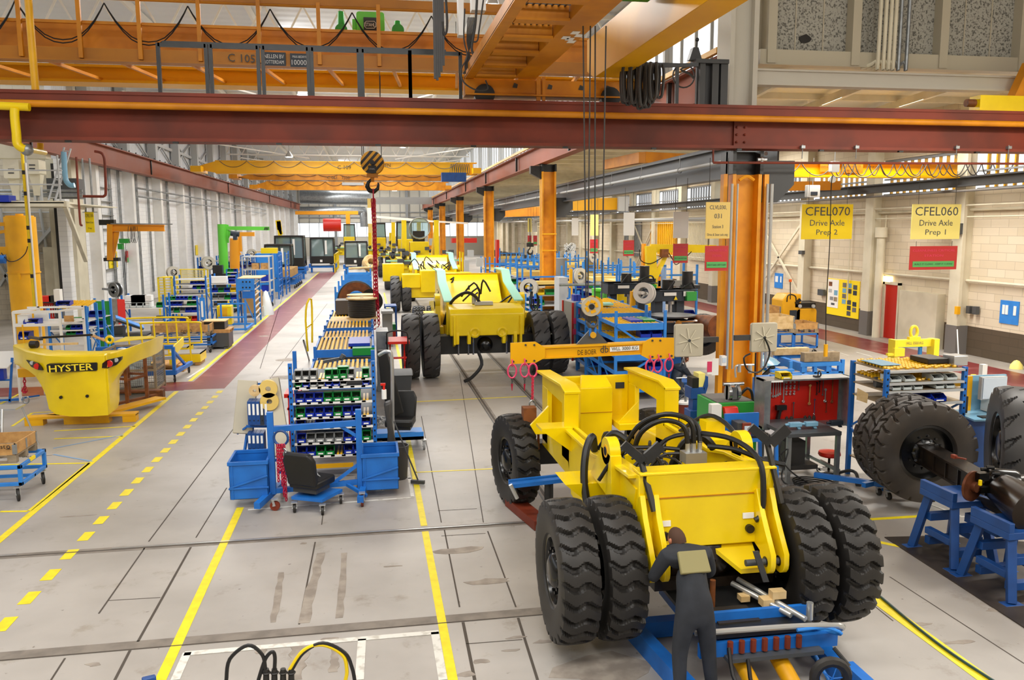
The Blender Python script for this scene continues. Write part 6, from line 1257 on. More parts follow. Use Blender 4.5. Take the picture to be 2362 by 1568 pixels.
for (x,y) in ((a.x-.2,a.y+.1),(a.x-.75,a.y+.5),(a.x+.1,a.y+.8),(a.x-.45,a.y+1.2)): b.box(x-.04,x+.04,y-.04,y+.04,.15,1.35)
b.bar((a.x-.75,a.y+.5,.75),(a.x-.2,a.y+.1,.78),.06).bar((a.x-.45,a.y+1.2,.75),(a.x+.1,a.y+.8,.78),.06).bar((a.x-.75,a.y+.5,.75),(a.x-.45,a.y+1.2,.75),.06).bar((a.x-.2,a.y+.1,.75),(a.x+.1,a.y+.8,.75),.06); b.box(a.x-.1,a.x+.35,a.y+1.4,a.y+1.65,0,.22).bar((a.x-.9,a.y+1.5,.2),(a.x+.3,a.y+1.5,.2),.25,.05).bar((a.x-.7,a.y,.12),(a.x+.2,a.y+1.3,.12),.1,.06); obj('frame',b,'rust',FRA)
CG=thing('wire_cage','wire mesh pallet cage filled with white sacks behind the counterweight','cage',(-6.3,24.5,0))
x0,x1,y0,y1=-7.25,-5.95,23.9,24.9; b=B()
for x in (x0,x1):
 for y in (y0,y1): b.box(x-.03,x+.03,y-.03,y+.03,.05,1.25)
for z in (.15,.68,1.25): b.box(x0,x1,y0-.02,y0+.02,z-.03,z+.03).box(x0,x1,y1-.02,y1+.02,z-.03,z+.03).box(x0-.02,x0+.02,y0,y1,z-.03,z+.03).box(x1-.02,x1+.02,y0,y1,z-.03,z+.03)
b.box(x0,x1,y0,y1,.1,.15); obj('cage_frame',b,'wood_grey',CG); b=B()
for k in range(24): x=x0+(x1-x0)*k/24; b.box(x,x+.008,y0-.005,y0+.005,.15,1.25)
for k in range(16): y=y0+(y1-y0)*k/16; b.box(x1-.005,x1+.005,y,y+.008,.15,1.25)
for k in range(18): z=.2+k*.06; b.box(x0,x1,y0-.005,y0+.005,z,z+.007).box(x1-.005,x1+.005,y0,y1,z,z+.007)
obj('wire_mesh',b,'galv',CG);
for i,(x,z) in enumerate(((-6.9,.95),(-6.4,1.0),(-6.6,.45))): one('plastic_sack','crumpled white plastic sack inside the wire cage, '+('upper left','upper right','lower one')[i],'sack',B().lathe([(0,-.3),(.22,-.26),(.28,-.1),(.24,.15),(.1,.3),(0,.32)],(x,24.35,z),'z',9),'plastic_film','sacks in the wire cage')
# blue carts with wooden pallet collars
def collar(name,label,x0,x1,y0,y1,z,h=.2,lv=1,m='wood',group='wooden crates on carts',plt=True):
 t=thing(name,label,'crate',((x0+x1)/2,(y0+y1)/2,z),0,group); b=B()
 if plt:
  for x in (x0,(x0+x1)/2-.07,x1-.14):
   for y in (y0,(y0+y1)/2-.05,y1-.1): b.box(x,x+.14,y,y+.1,z+.02,z+.11)
  for k in range(3): y=y0+(y1-y0-.1)*k/2; b.box(x0,x1,y,y+.1,z,z+.022)
  for k in range(5): x=x0+(x1-x0-.14)*k/4; b.box(x,x+.14,y0,y1,z+.11,z+.135)
  obj('pallet_base',b,'wood_grey',t)
 zb=z+.14 if plt else z; b=B()
 for k in range(lv):
  a=zb+k*h; b.box(x0,x1,y0,y0+.02,a,a+h-.005).box(x0,x1,y1-.02,y1,a,a+h-.005).box(x0,x0+.02,y0,y1,a,a+h-.005).box(x1-.02,x1,y0,y1,a,a+h-.005)
 obj('collar_boards',b,m,t); b=B()
 for k in range(lv):
  a=zb+k*h
  for x in (x0-.004,x1-.05): b.box(x,x+.054,y0-.006,y0,a+.01,a+h-.02)
  for y in (y0-.004,y1-.05,(y0+y1)/2-.03): b.box(x1,x1+.006,y,y+.055,a+.01,a+h-.02)
 obj('hinge',b,'galv',t); return t
def cart(label,x0,x1,y0,y1,h,m='blue_bright',r=.1,group='blue pallet carts'):
 t=thing('pallet_cart',label,'cart',((x0+x1)/2,(y0+y1)/2,0),0,group); b=B(); zl=2*r+.06
 for x in (x0+.03,x1-.03):
  for y in (y0+.03,y1-.03): b.box(x-.03,x+.03,y-.03,y+.03,zl,h)
 for z in (zl+.03,h-.03):
  b.box(x0,x1,y0,y0+.05,z-.03,z+.03).box(x0,x1,y1-.05,y1,z-.03,z+.03).box(x0,x0+.05,y0,y1,z-.03,z+.03).box(x1-.05,x1,y0,y1,z-.03,z+.03)
 b.box(x0,x1,(y0+y1)/2-.03,(y0+y1)/2+.03,zl,zl+.05); obj('frame',b,m,t,bevel=.004)
 for x,y in ((x0+.15,y0+.08),(x1-.1,y0+.05),(x1-.05,y1-.1),(x0+.15,y1-.1)): caster(t,x,y,0,r,'rubber',.5)
 return t
cart('blue wheeled cart in the left foreground carrying a wooden pallet collar',-8.2,-5.85,14.6,15.7,.62,'blue_bright',.105)
t=collar('pallet_crate','pale wooden pallet collar printed with a post horn in the left foreground',-8.1,-5.95,14.7,15.6,.64,.2,1,'wood')
text('lettering','Post','hazard_black',t,(A(2,1028,14.69).x-.03,14.69,A(2,1030,14.69).z),(1,0,0),(0,0,1),.07,.2); c=A(19,1031,14.68); obj('horn_mark',B().ring(c,(0,1,0),.025,.006,12,4).bar(c+V((-.04,0,-.035)),c+V((.04,0,-.035)),.006),'hazard_black',t); text('lettering','EPAL 1','hazard_black',t,A(62,1053,14.69),(1,0,0),(0,0,1),.03,.13)
obj('label_strip',B().box(-5.87,-5.84,15.0,15.2,.58,.64),'sign_yellow',t)
t=thing('step_stool','ribbed aluminium step platform at the left edge','steps',(-8.6,18.3,0)); a=A(45,938,18.2); b=B().box(-9.6,a.x+.0,18.0,18.5,a.z-.03,a.z).box(-9.8,a.x-.28,17.6,17.95,a.z-.33,a.z-.3); obj('tread',b,'alu',t)
b=B().cyl((a.x-.05,18.4,a.z),(a.x+.15,18.6,0),.02,8).cyl((a.x-.25,18.0,a.z),(a.x-.18,17.6,0),.025,8).cyl((a.x-.6,18.4,a.z),(a.x-.6,18.6,0),.02,8).cyl((-9.6,18.4,.08),(a.x+.1,18.6,.08),.02,8); obj('leg',b,'alu',t)
t=thing('desk_trolley','small blue trolley with papers and binders at the left edge','trolley',(-10,24,0)); a=A(28,825,23.5); b=B().bar((a.x,23.5,a.z),(a.x-.15,23.5,0),.05).bar((a.x-1,23.5,a.z),(a.x-1,23.5,0),.05).bar((a.x-1,23.5,.06),(a.x+.2,23.5,.06),.05).bar((a.x-.1,23.5,.6),(a.x-1,23.5,.6),.04).bar((a.x-.15,23.5,.06),(a.x+.4,24.0,.06),.04); obj('frame',b,'blue',t); obj('desk_top',B().prism([(a.x-1.2,23.3,a.z-.25),(a.x-.05,23.3,a.z-.25),(a.x+.1,23.9,a.z+.1),(a.x-1.2,23.9,a.z+.1)],(0,0,.03)),'white',t); obj('binder_row',B().box(a.x-.9,a.x-.2,23.4,23.6,.62,.95),'bin_blue',t)
t=thing('hoist_beam','yellow spreader end with a red hook chain left of the counterweight','chain hoist',A(60,925,22.5)); a=A(44,850,22.5); c=A(75,868,22.5); obj('beam_end',B().box(a.x,c.x+.1,22.4,22.7,c.z,a.z),'crane_gold',t); b=B().chain(A(56,868,22.5),A(58,905,22.5),.1,.03,.014); hook(b,A(57,900,22.5),.35); obj('hook_chain',b,'chain_red',t); obj('shackle',B().ring(A(60,922,22.5),(0,1,0),.07,.018,12,6,0,(1.3,1)),'galv',t); obj('drop_wire',B().cyl(A(60,848,22.5),A(60,848,22.5)+V((0,0,1.1)),.02,6),'crane_gold',t)
# yellow pillar jib crane and mezzanine at the far left
t=thing('jib_crane','thick yellow pillar jib crane at the left edge','jib crane',(A(65,780,30).x,30,0)); a=A(45,500,30); x=a.x; b=B().cyl((x,30,0),(x,30,a.z),.47,32).cyl((x,30,a.z),(x,30,a.z+.04),.42,32);
z1=A(60,628,30).z; b.cyl((x,30,z1-.02),(x,30,z1+.02),.5,32).cyl((x,30,a.z+.04),(x,30,a.z+.1),.12,12); obj('pillar',b,'jib_yellow',t)
b=B().bar((x-.3,29.8,A(24,517,30).z),(x-1.8,29.8,A(0,525,30).z+.1),.25,.12).bar((x-.3,29.8,A(24,532,30).z),(x-1.8,29.8,A(0,545,30).z-.1),.1,.1).bar((x-.2,29.8,A(24,577,30).z),(x-3,29.8,A(0,577,30).z),.2,.24); obj('jib_arm',b,'crane_gold',t); obj('hoist_motor',B().cyl(A(-3,598,29.5),A(12,598,29.5),.14,12),'blue',t)
obj('pendant_cable',B().tube([A(3,583,29.5),A(20,602,29.4),A(40,600,29.4),A(58,585,29.4),A(64,568,29.4)],.015,5,4),'hazard_black',t); obj('bracket',B().prism([A(40,630,29.5),A(47,632,29.5),A(46,645,29.5),A(42,642,29.5)],(0,.1,0)),'crane_gold',t)
t=thing('striped_pole','thin yellow pole with black bands hanging in front of the yellow pillar','pole',A(82,735,27.5)); z0=A(82,735,27.5); z9=A(51,352,27.5); obj('pole',B().cyl(z0,z9,.045,10),'yellow',t)
for q in (392,440,518,548,630): c=z9.lerp(z0,(q-352)/383); d=z9.lerp(z0,(q-352+9)/383); obj('band',B().cyl(c,d,.05,10),'hazard_black',t)
obj('white_section',B().cyl(z9.lerp(z0,.06)+V((.07,0,0)),z9.lerp(z0,.95)+V((.07,0,0)),.03,8),'white',t)
t=thing('gas_pipe','bright yellow pipe drop bending under the transverse beam at the top left','pipe',A(40,340,19.2)); P=[A(p,q,19.15) for p,q in ((34,250),(34,270),(38,310),(40,332),(50,341),(60,344))]; b=B().tube(P,.09,12,4).cyl(A(-20,243,19.2),A(68,247,19.2),.085,12); b.cyl(A(68,345,19.3),A(103,352,20.5),.06,10); obj('pipe',b,'yellow',t); obj('valve',B().ball(A(62,345,19.2),.13,10),'galv',t)
t=thing('gas_pipe','olive-yellow vertical pipe rising past the orange crane at the top left','pipe',A(82,208,20.5)); obj('pipe',B().cyl(A(82,208,20.5),A(62,-40,20.5),.08,12).cyl(A(93,330,20.5),A(93,348,20.5),.07,10),'crane_yellow',t)
MZ=thing('mezzanine','cream steel mezzanine platform with machinery at the upper left','platform',(-18,38,5.4)); a=A(145,466,37); zp=a.z
b=B().box(-30,a.x,37,37.2,zp-.18,zp+.05).box(-30,a.x,37,44.5,zp-.05,zp); b.bar((a.x,37.1,zp-.07),(A(190,466,42).x,42,zp-.07),.2,.24); obj('deck',b,'cream',MZ)
b=B().bar((a.x,37.2,zp-.15),A(198,600,42),.16,.2); obj('diagonal_brace',b,'cream',MZ)
b=B()
for px in (-30,68,140): c=A(px,465,37.1); b.cyl((c.x,37.1,zp),(c.x,37.1,zp+1.9),.04,8)
for q in (425,392): c=A(0,q,37.1); b.cyl((-30,37.1,c.z),(A(143,q,37.1).x,37.1,c.z),.03,8)
obj('guard_rail',b,'light_grey',MZ)
b=B().bar(A(112,462,37.5),A(148,340,38.5),.07,.04); b.bar(A(127,463,37.5),A(163,343,38.5),.07,.04)
for k in range(9): f=(k+.5)/9; b.bar(A(112,462,37.5).lerp(A(148,340,38.5),f),A(127,463,37.5).lerp(A(163,343,38.5),f),.04)
one('ladder','leaning aluminium ladder on the mezzanine','ladder',b,'light_grey')
for i,(x0,y0,x1,y1,ds) in enumerate(((10,368,50,412,'left'),(62,368,95,402,'right'))):
 a=A(x0,y0,39); c=A(x1,y1,39); t=thing('dust_filter','cream funnel-shaped filter housing on the mezzanine, %s one of the pair'%ds,'filter',((a.x+c.x)/2,39,zp),0,'filter housings on the mezzanine'); m=(a.x+c.x)/2; b=B().rbox(a.x,c.x,38.8,39.6,c.z,a.z,.06); b.lathe([(.32,0),(.2,-.6),(.18,-.9)],(m,39.2,c.z),'z',4); obj('housing',b,'cream',t); obj('leg',B().box(m-.15,m-.05,39.1,39.3,zp,c.z-.5).box(m+.08,m+.16,39.1,39.3,zp,c.z-.5),'light_grey',t); obj('label_plate',B().box(m-.12,m+.12,38.78,38.8,c.z+.35,c.z+.4).box(m-.12,m+.1,38.78,38.8,c.z+.2,c.z+.25),'dark_grey',t)
b=B().box(-30,A(105,350,40).x,40,40.6,A(50,365,40).z,A(50,335,40).z+.4); one('air_duct','cream rectangular duct across the top of the mezzanine','duct',b,'cream');
one('air_duct','light blue bent pipe on the mezzanine','duct',B().tube([A(147,350,38),A(149,390,38),A(152,415,38),A(162,427,38),A(172,427,38)],.11,12,4),'film_blue'); one('storage_bin','blue bin standing on the mezzanine deck','storage bin',B().box(A(-4,462,36.9).x,A(23,462,36.9).x,36.8,37.5,zp,zp+.27),'bin_blue')
one('machine_housing','grey machine cabinet at the back of the mezzanine','machine',B().box(A(105,395,41).x,A(175,395,41).x,41,42,zp+.3,zp+1.2),'steel_grey'); b=B()
for q in (440,448,452): b.cyl((-30,40,A(0,q,40).z),(A(190,q,40).x,40,A(190,q,40).z),.06,8)
one('pipe_run','horizontal steel pipes along the back of the mezzanine','pipes',b,'galv')
one('red_pipe','thin red pipe dropping beside the mezzanine','pipe',B().tube([A(176,362,37),A(180,440,37),A(184,500,37),A(186,518,37),A(190,519,37)],.045,8,3),'brown_red')
one('red_pipe','red-brown pipe loop curling below the left crane rail','pipe',B().tube([A(218,349,41),A(232,352,41),A(239,360,41),A(242,380,41),A(244,440,41),A(240,452,41),A(225,453,41),A(150,452,41)],.06,8,4),'brown_red')
for i,px in enumerate((189,206)): one('cable_conduit','thin twisted conduit hanging down the corner pier, %s one'%('left','right')[i],'conduit',B().cyl(A(px,365,43.3),A(px+9,490,43.3),.05,8),'galv')
b=B()
for p,q in (((92,482),(106,570)),((0,480),(18,570)),((142,510),(156,690)),((160,490),(178,690)),((166,490),(184,690)),((187,520),(198,690))): b.cyl(A(p[0],p[1],45.8),A(q[0],q[1],45.8),.07,8)
for p,q in (((0,533),(186,533)),((70,584),(190,582)),((0,490),(225,489))): b.cyl(A(p[0],p[1],45.85),A(q[0],q[1],45.85),.035,8)
b.bar(A(70,582,45.8),A(150,492,45.8),.3,.15).bar(A(0,660,45.8),A(30,610,45.8),.25,.12).bar(A(0,610,45.8),A(45,690,45.8),.25,.12); one('wall_pipes','cream pipes and braces on the beige brick wall','pipes',b,'light_grey')
for i,(p0,p1,q0) in enumerate(((100,112,570),(14,27,570))): a=A(p0,q0,45.5); c=A(p1,q0,45.5); one('wall_column','cream square column against the beige wall, %s'%('right of the yellow pillar','left of the yellow pillar')[i],'column',B().box(a.x,c.x+.2,45.4,45.9,0,a.z),'cream')
# hanging signs
def sign(lab,p0,p1,Y,m,lines,mt='dark_sign',wire=True,name='station_sign',g=None):
 a=A(p0[0],p0[1],Y); c=A(p1[0],p1[1],Y); t=thing(name,lab,'sign',((a.x+c.x)/2,Y,c.z),0,g); obj('board',B().box(a.x,c.x,Y-.01,Y+.02,c.z,a.z),m,t,smooth=False)
 W=c.x-a.x; Hh=a.z-c.z
 for s,fy,fh,fw in lines: text('lettering',s,mt,t,((a.x+c.x)/2,Y-.012,c.z+Hh*fy),(1,0,0),(0,0,1),Hh*fh,W*fw,ext=.003)
 if wire:
  b=B()
  for x in (a.x+W*.12,c.x-W*.12): b.cyl((x,Y,a.z),(x,Y,a.z+wire*1.0),.008,4)
  obj('hanging_wire',b,'charcoal',t)
 return t
sign('yellow sign lettered CFEL130 on the cream corner pier at the left',(195,489),(219,536),42.5,'sign_yellow',[('CFEL130',.82,.14,.85),('Platform & Stairs',.5,.1,.85),('Prep',.2,.1,.4)],wire=False)
def wsign(lab,px,pt,pb,w,Y,m,lines):         # sign fixed flat on the white left wall
 x=wl(Y)+.03; z1=A(px,pt,Y).z; z0=A(px,pb,Y).z; t=thing('station_sign',lab,'sign',(x,Y,z0),0); obj('board',B().box(x,x+.02,Y-w/2,Y+w/2,z0,z1),m,t,smooth=False)
 for s,fy,fh,fw in lines: text('lettering',s,'dark_sign',t,(x+.021,Y,z0+(z1-z0)*fy),(0,1,0),(0,0,1),(z1-z0)*fh,w*fw)
 return t
wsign('yellow sign lettered CFEL120 on the white wall under the orange jib',307,580,617,1.6,50.5,'sign_yellow',[('CFEL120',.82,.16,.85),('Axle',.5,.12,.5),('Prep',.22,.12,.5)]); t=wsign('small red and green sign beside the yellow CFEL120 sign',327,578,603,1.3,53.5,'sign_red',[]); x=wl(53.5)+.05; z=A(327,599,53.5).z; obj('green_strip',B().box(x,x+.01,53,54,z-.12,z+.15),'sign_green',t)
wsign('yellow vertical sign on the white wall between the two jib cranes',465,565,588,1.3,72,'sign_yellow',[]); wsign('yellow sign half hidden behind the green jib crane','' and 0 or 526,558,580,1.3,82,'sign_yellow',[])
def pale(lab,p0,p1,Y,red0,red1,m='sign_sand',lines=None,rl=None):
 sign(lab,p0,p1,Y,m,lines or [],'steel_grey',1.0)
 if red0:
  t=sign('red and green board '+rl,red0,red1,Y,'sign_red',[('CLEANLINESS CRITICAL',.82,.09,.9),('STATION',.6,.09,.4)],'pink',.15,'notice_board')
  a=A(red0[0],red0[1],Y); c=A(red1[0],red1[1],Y); W=c.x-a.x; Hh=a.z-c.z; obj('green_strip',B().box(a.x+W*.06,c.x-W*.06,Y-.02,Y-.01,c.z+Hh*.12,c.z+Hh*.36),'sign_green',t); text('lettering','BUILD IT CLEAN! - KEEP IT CLEAN!','dark_sign',t,((a.x+c.x)/2,Y-.022,c.z+Hh*.24),(1,0,0),(0,0,1),Hh*.07,W*.8,ext=.002)
pale('bright yellow hanging sign lettered CFEL070 Drive Axle Prep 2',(1851,471),(1964,551),24.2,None,None,'sign_yellow',[('CFEL070',.80,.25,.88),('Drive Axle',.47,.17,.68),('Prep 2',.18,.2,.42)])
pale('pale yellow hanging sign lettered CFEL060 Drive Axle Prep 1',(2105,471),(2212,551),23.0,(2100,568),(2205,621),'sign_pale',[('CFEL060',.80,.25,.88),('Drive Axle',.47,.17,.68),('Prep 1',.18,.2,.42)],'under the pale CFEL060 sign')
pale('sand-coloured hanging sign lettered CLVL030, 031 in front of the near column',(1629,466),(1682,550),18.2,(1627,567),(1678,624),'sign_sand',[('CLVL030,',.85,.13,.7),('031',.62,.13,.3),('Station 3',.33,.09,.45),('Drive & Steer axle mtg',.1,.09,.85)],'in front of the near orange column')
pale('blank grey hanging board left of the sand-coloured sign',(1554,488),(1587,549),24,(1553,562),(1586,606),'sign_white',[],'under the grey board beside the yellow wall jib')
pale('blank grey hanging board in front of the corrugated wall',(1439,490),(1463,543),33,(1438,554),(1462,590),'sign_white',[],'second to the left of the yellow wall jib')
pale('pale yellow hanging sign between the crane ropes and the second column',(1362,495),(1380,543),42,(1361,552),(1379,584),'sign_pale',[],'under the pale yellow sign behind the crane ropes')
pale('blank white hanging board right of the second orange column',(1319,503),(1334,543),47,None,None,'sign_white',[])
pale('small pale yellow hanging sign left of the second orange column',(1217,503),(1226,535),68,(1217,543),(1226,566),'sign_pale',[],'under the small yellow sign far down the bay'); pale('small white hanging sign left of the second orange column',(1229,505),(1239,535),68,(1230,543),(1239,566),'sign_white',[],'under the small white sign far down the bay')
# jib cranes, reels and racks along the left wall
t=thing('jib_crane','orange wall jib crane with a green hoist on the white left wall','jib crane',(A(255,600,44).x,44,A(255,600,44).z)); a=A(248,518,44); c=A(380,533,44); b=B().bar(A(258,518,44),A(380,520,44),.25,.04).bar(A(258,533,44),A(380,532,44),.25,.04).bar(A(258,525,44),A(379,526,44),.06,.33); b.bar(A(255,517,44),A(255,600,44),.25,.32); b.prism([A(262,534,44),A(275,534,44),A(263,595,44)],(0,.1,0)); obj('jib_arm',b,'jib_orange',t)
obj('wall_mount',B().box(a.x-.4,a.x+.3,44,44.4,A(0,520,44).z,A(0,507,44).z).box(a.x-.3,a.x+.4,44,44.4,A(0,605,44).z,A(0,597,44).z),'black_steel',t); obj('trolley_rail',B().cyl(A(255,516,43.8),A(398,517,43.8),.03,6),'galv',t)
c=A(288,556,43.8); obj('hoist_body',B().box(c.x-.22,c.x+.2,43.6,43.95,c.z-.1,c.z+.12).box(c.x-.3,c.x-.08,43.6,43.9,c.z-.4,c.z-.12),'green',t); b=B()
for px in (300,306,310,314): b.tube([A(px-4,522,43.7),A(px-5,545,43.7),A(px,560,43.7),A(px+4,545,43.7),A(px+2,522,43.7)],.012,5,3)
b.tube([A(290,560,43.7),A(288,610,43.7),A(284,640,43.7)],.012,5,3).tube([A(292,575,43.7),A(291,640,43.7),A(293,700,43.7)],.012,5,3); obj('pendant_cable',b,'hazard_black',t)
t=thing('jib_crane','bright green pillar jib crane halfway down the left wall','jib crane',(A(520,700,52).x,52,0)); a=A(512,517,52); b=B().cyl((A(520,700,52).x,52,0),(a.x,52,a.z),.27,20); obj('pillar',b,'green_bright',t); b=B().bar(A(522,526,52),A(621,527,52),.2,.22).prism([A(522,530,52),A(535,532,52),A(524,558,52)],(0,.1,0)).bar(A(524,518,52),A(525,560,52),.15); obj('jib_arm',b,'green_bright',t); b=B()
for px in (610,613.5,617): b.bar(A(px,530,51.85),A(px+2,524,51.85),.03,.05)
obj('hazard_stripe',b,'hazard_black',t); c=A(542,538,51.7); obj('hoist_body',B().cyl(A(532,538,51.7),A(552,540,51.7),.16,10).box(c.x-.1,c.x+.1,51.5,51.9,c.z-.4,c.z),'dark_sign',t)
t=thing('jib_crane','orange tube jib crane right of the green one','jib crane',(A(545,680,60).x,60,0)); b=B().cyl(A(542,550,60),A(541,660,60),.35,18,.32); obj('pillar',b,'jib_orange',t); b=B().bar(A(553,540,60),A(555,580,60),.22).bar(A(555,583,60),A(543,590,60),.2).bar(A(553,540,60),A(587,540,60),.2,.28); obj('jib_arm',b,'jib_orange',t)
one('lifting_device','thin bright yellow articulated lifting arm against the left wall','lifting device',B().bar(A(643,510,88),A(652,600,88),.4,.3).bar(A(650,540,88),A(642,520,88),.3).bar(A(641,508,88),A(645,530,88),.5,.3),'yellow')
def reel(label,px,py,Y,r,ax,m='light_grey',arm=(12,0),armlen=.4,frame='stone',stand=None):
 c=A(px,py,Y); t=thing('hose_reel',label,'hose reel',c-V((0,0,r)),0,'hose reels'); d=V(ax).normalized()
 obj('reel_disc',B().lathe([(r*.55,0),(r,0),(r,.05),(r*.55,.05),(r*.55,0)],c,ax,24).lathe([(r*.55,.22),(r,.22),(r,.27),(r*.55,.27),(r*.55,.22)],c,ax,24),frame,t); obj('hose',B().lathe([(r*.5,.06),(r*.8,.06),(r*.85,.14),(r*.8,.21),(r*.5,.21)],c,ax,20),m,t)
 b=B().cyl(c-d*.05,c+d*.3,r*.16,12); s=1 if arm[0]>=0 else -1; b.bar(c+d*.13,c+V((armlen*s,0,.05)),.06,.1).bar(c-d*.03,c-d*.03+V((r*.7*s,0,-r*.6)),.05,.04); obj('spindle_arm',b,frame,t); return t
reel('large hose reel on the left of the near white wall, above the cabinet',272,668,42,.35,(-.7,-1,0),'rubber',(-1,0),.7,'galv'); reel('white hose reel on the left wall beside the yellow cage',397,628,47,.33,(.6,-1,0),'rubber'); reel('white hose reel just left of the green jib crane',478,606,56,.42,(.6,-1,0),'rubber'); reel('white hose reel between the green and orange jib cranes',531,592,62,.38,(.6,-1,0),'rubber'); reel('white hose reel behind the orange tube jib crane',579,585,76,.42,(.6,-1,0),'rubber')
# ---- racks etc. on the left
def lrack(label,px0,px1,Y,depth,qs,ztop_q,m='blue',binsets=None,back=None,group=None,side_=None,name='bin_rack'):
 a=A(px0,qs[0],Y); c=A(px1,qs[0],Y); lv=[A((px0+px1)/2,q,Y).z for q in qs]; zt=A((px0+px1)/2,ztop_q,Y).z
 t=shelfrack(name,label,a.x,c.x,Y,Y+depth,[z for z in lv if z>.05],zt,m,'light_grey','white',hole=False,group=group,back=back)
 if binsets:
  for i,(z,cs) in enumerate(zip(lv,binsets)):
   if cs: w=(c.x-a.x)/len(cs); bin_row(cs,a.x+.04,c.x-.04,Y-.03,z+.03,'shelf %s of the %s'%(('one','two','three','four','five','six')[i],side_ or 'rack'),'bins in the '+(side_ or 'rack'),w=min(w*.9,.3),d=.35,h=min(.2,w*.8),tag_=False,fill=False)
 return t
b_,g_,y_,c_,r_,e_=('bin_blue','bin_green','bin_grey','bin_clear','bin_red','bin_yellow')
t=thing('display_frame','white aluminium frame trolley with a blue bin behind the counterweight','trolley',(A(90,800,23.5).x,23.5,0)); z1=A(90,718,23.5).z
xs=[A(p,750,23.5).x for p in (33,140)]; b=B()
for x in xs: b.box(x-.03,x+.03,23.47,23.53,0,z1); b.box(x+.25,x+.31,24.4,24.46,0,z1+.05)
for z in (z1,A(90,748,23.5).z): b.box(xs[0],xs[1],23.46,23.54,z-.05,z+.02); b.bar((xs[0],23.5,z),(xs[0]+.28,24.4,z),.05); b.bar((xs[1],23.5,z),(xs[1]+.28,24.4,z),.05); b.box(xs[0],xs[1]+.3,24.4,24.46,z,z+.05)
b.box(xs[0],xs[1],23.5,24.4,A(90,748,23.5).z-.01,A(90,748,23.5).z); obj('frame',b,'white',t); b=B().box(xs[1]+.06,xs[1]+.3,23.6,23.62,A(150,742,23.6).z,A(150,728,23.6).z); obj('document_pocket',b,'wood',t)
z=A(90,748,23.5).z; put_bin((A(70,740,23.5).x,23.5,z+.0),b_,'blue bin standing on the white frame trolley behind the counterweight',None,.36,.35,.14); put_bin((A(52,775,23.4).x,23.45,A(50,784,23.4).z),b_,'blue bin low on the white frame trolley behind the counterweight',None,.26,.35,.2); one('paper_stack','white paper boxes at the left end of the white frame trolley','papers',B().box(xs[0]+.05,xs[0]+.3,23.6,23.9,z,z+.25).box(xs[0]+.35,xs[0]+.7,23.9,23.95,z+.05,z+.3),'paper')
# tool wall far left
t=thing('tool_cabinet','open red-lined tool cabinet behind the yellow pillar','tool cabinet',(A(80,700,33).x,33,1.0)); a=A(23,697,33); c=A(140,750,33); obj('housing',B().box(a.x,c.x,33.3,33.5,c.z,a.z).box(a.x,a.x+.05,33,33.3,c.z,a.z).box(a.x,c.x,33,33.3,a.z-.05,a.z),'steel_grey',t); obj('red_panel',B().box(a.x+.1,c.x-.3,33.25,33.3,c.z+.05,a.z-.08),'door_red',t); b=B(); rg=random.Random(2)
for k in range(22): x=a.x+.15+k*.08; z=a.z-.15; b.bar((x,33.2,z),(x,33.2,z-.15-.3*rg.random()),.02)
obj('tool',b,'chrome',t)
for k,(p0,p1,m,lab) in enumerate(((82,102,r_,'red bin on top of the tool cabinet'),(103,116,r_,'smaller red bin on top of the tool cabinet'),(28,45,'cardboard','cardboard tray on top of the tool cabinet, left of the pillar'))): a1=A(p0,692,32.9); c1=A(p1,682,32.9); one('storage_bin',lab,'storage bin',B().box(a1.x,c1.x,32.9,33.4,a.z,a.z+.2),m)
one('power_supply','white twin-dial unit on top of the tool cabinet','machine',B().box(A(127,690,33).x,A(141,690,33).x,32.9,33.2,a.z,a.z+.45),'white'); one('storage_crate','black crate of parts on top of the tool cabinet','crate',B().box(A(115,690,33).x,A(126,690,33).x,32.9,33.3,a.z,a.z+.22),'hazard_black')
lrack('blue rack with yellow rollers and a green panel behind the white frame trolley',113,200,27,1.0,[745,762,775],706,'blue_bright',[[None,None,None,g_,g_,g_,g_],[None,None,None,g_,b_,b_,b_],[None,None,None,g_,g_,b_,b_]],None,None,'blue roller rack')
one('roller_bed','yellow roller bed on top of the blue rack behind the counterweight','roller bed',wheels(B(),A(125,710,27).x,A(195,706,27).x,27.2,28.4,A(160,712,27).z,A(160,706,27).z+.05,.09,.09,.03),'roller'); z=A(145,708,27.5).z; put_bin((A(145,708,27.5).x,27.5,z),b_,'single blue bin on top of the roller bed behind the counterweight',None,.4,.35,.18)
lrack('blue rack with a bright green back panel near the corner pier',203,240,29.5,.8,[733,757,780],692,'blue_bright',[[b_,b_],[b_,b_],[None,b_]],'green',None,'green-backed rack')
one('assembly_machine','tangle of grey machine parts and a blue tilted board on a bench behind the counterweight','machine',B().cb((A(300,760,32).x,32,1.1),(.9,.6,.08),0,.4,.0,.4).cb((A(275,768,32).x,32,.9),(.35,.4,.3)).cb((A(262,762,32).x,31.8,1.05),(.1,.1,.5),0,0,0,.5).cyl((A(255,770,32).x,31.9,.95),(A(263,770,32).x,31.9,.95),.18,14).box(A(250,790,32).x,A(345,790,32).x,31.6,32.4,.7,.76),'steel_grey')
one('tilted_board','blue tilted board lying on the machine bench','board',B().cb((A(300,752,31.5).x,31.5,1.25),(1.0,.5,.03),0,.3,.1,.45),'blue_bright')
t=thing('tool_cabinet','narrow grey cabinet with red inside hanging left of the blue shelves','tool cabinet',A(265,735,34)); a=A(252,690,34); c=A(280,748,34); obj('housing',B().box(a.x,c.x-.1,34,34.3,c.z,a.z),'galv',t); obj('red_panel',B().prism([(c.x-.1,34,c.z),(c.x-.1,34,a.z),(c.x+.05,34.4,a.z-.05),(c.x+.05,34.4,c.z+.05)],(.02,0,0)),'door_red',t)
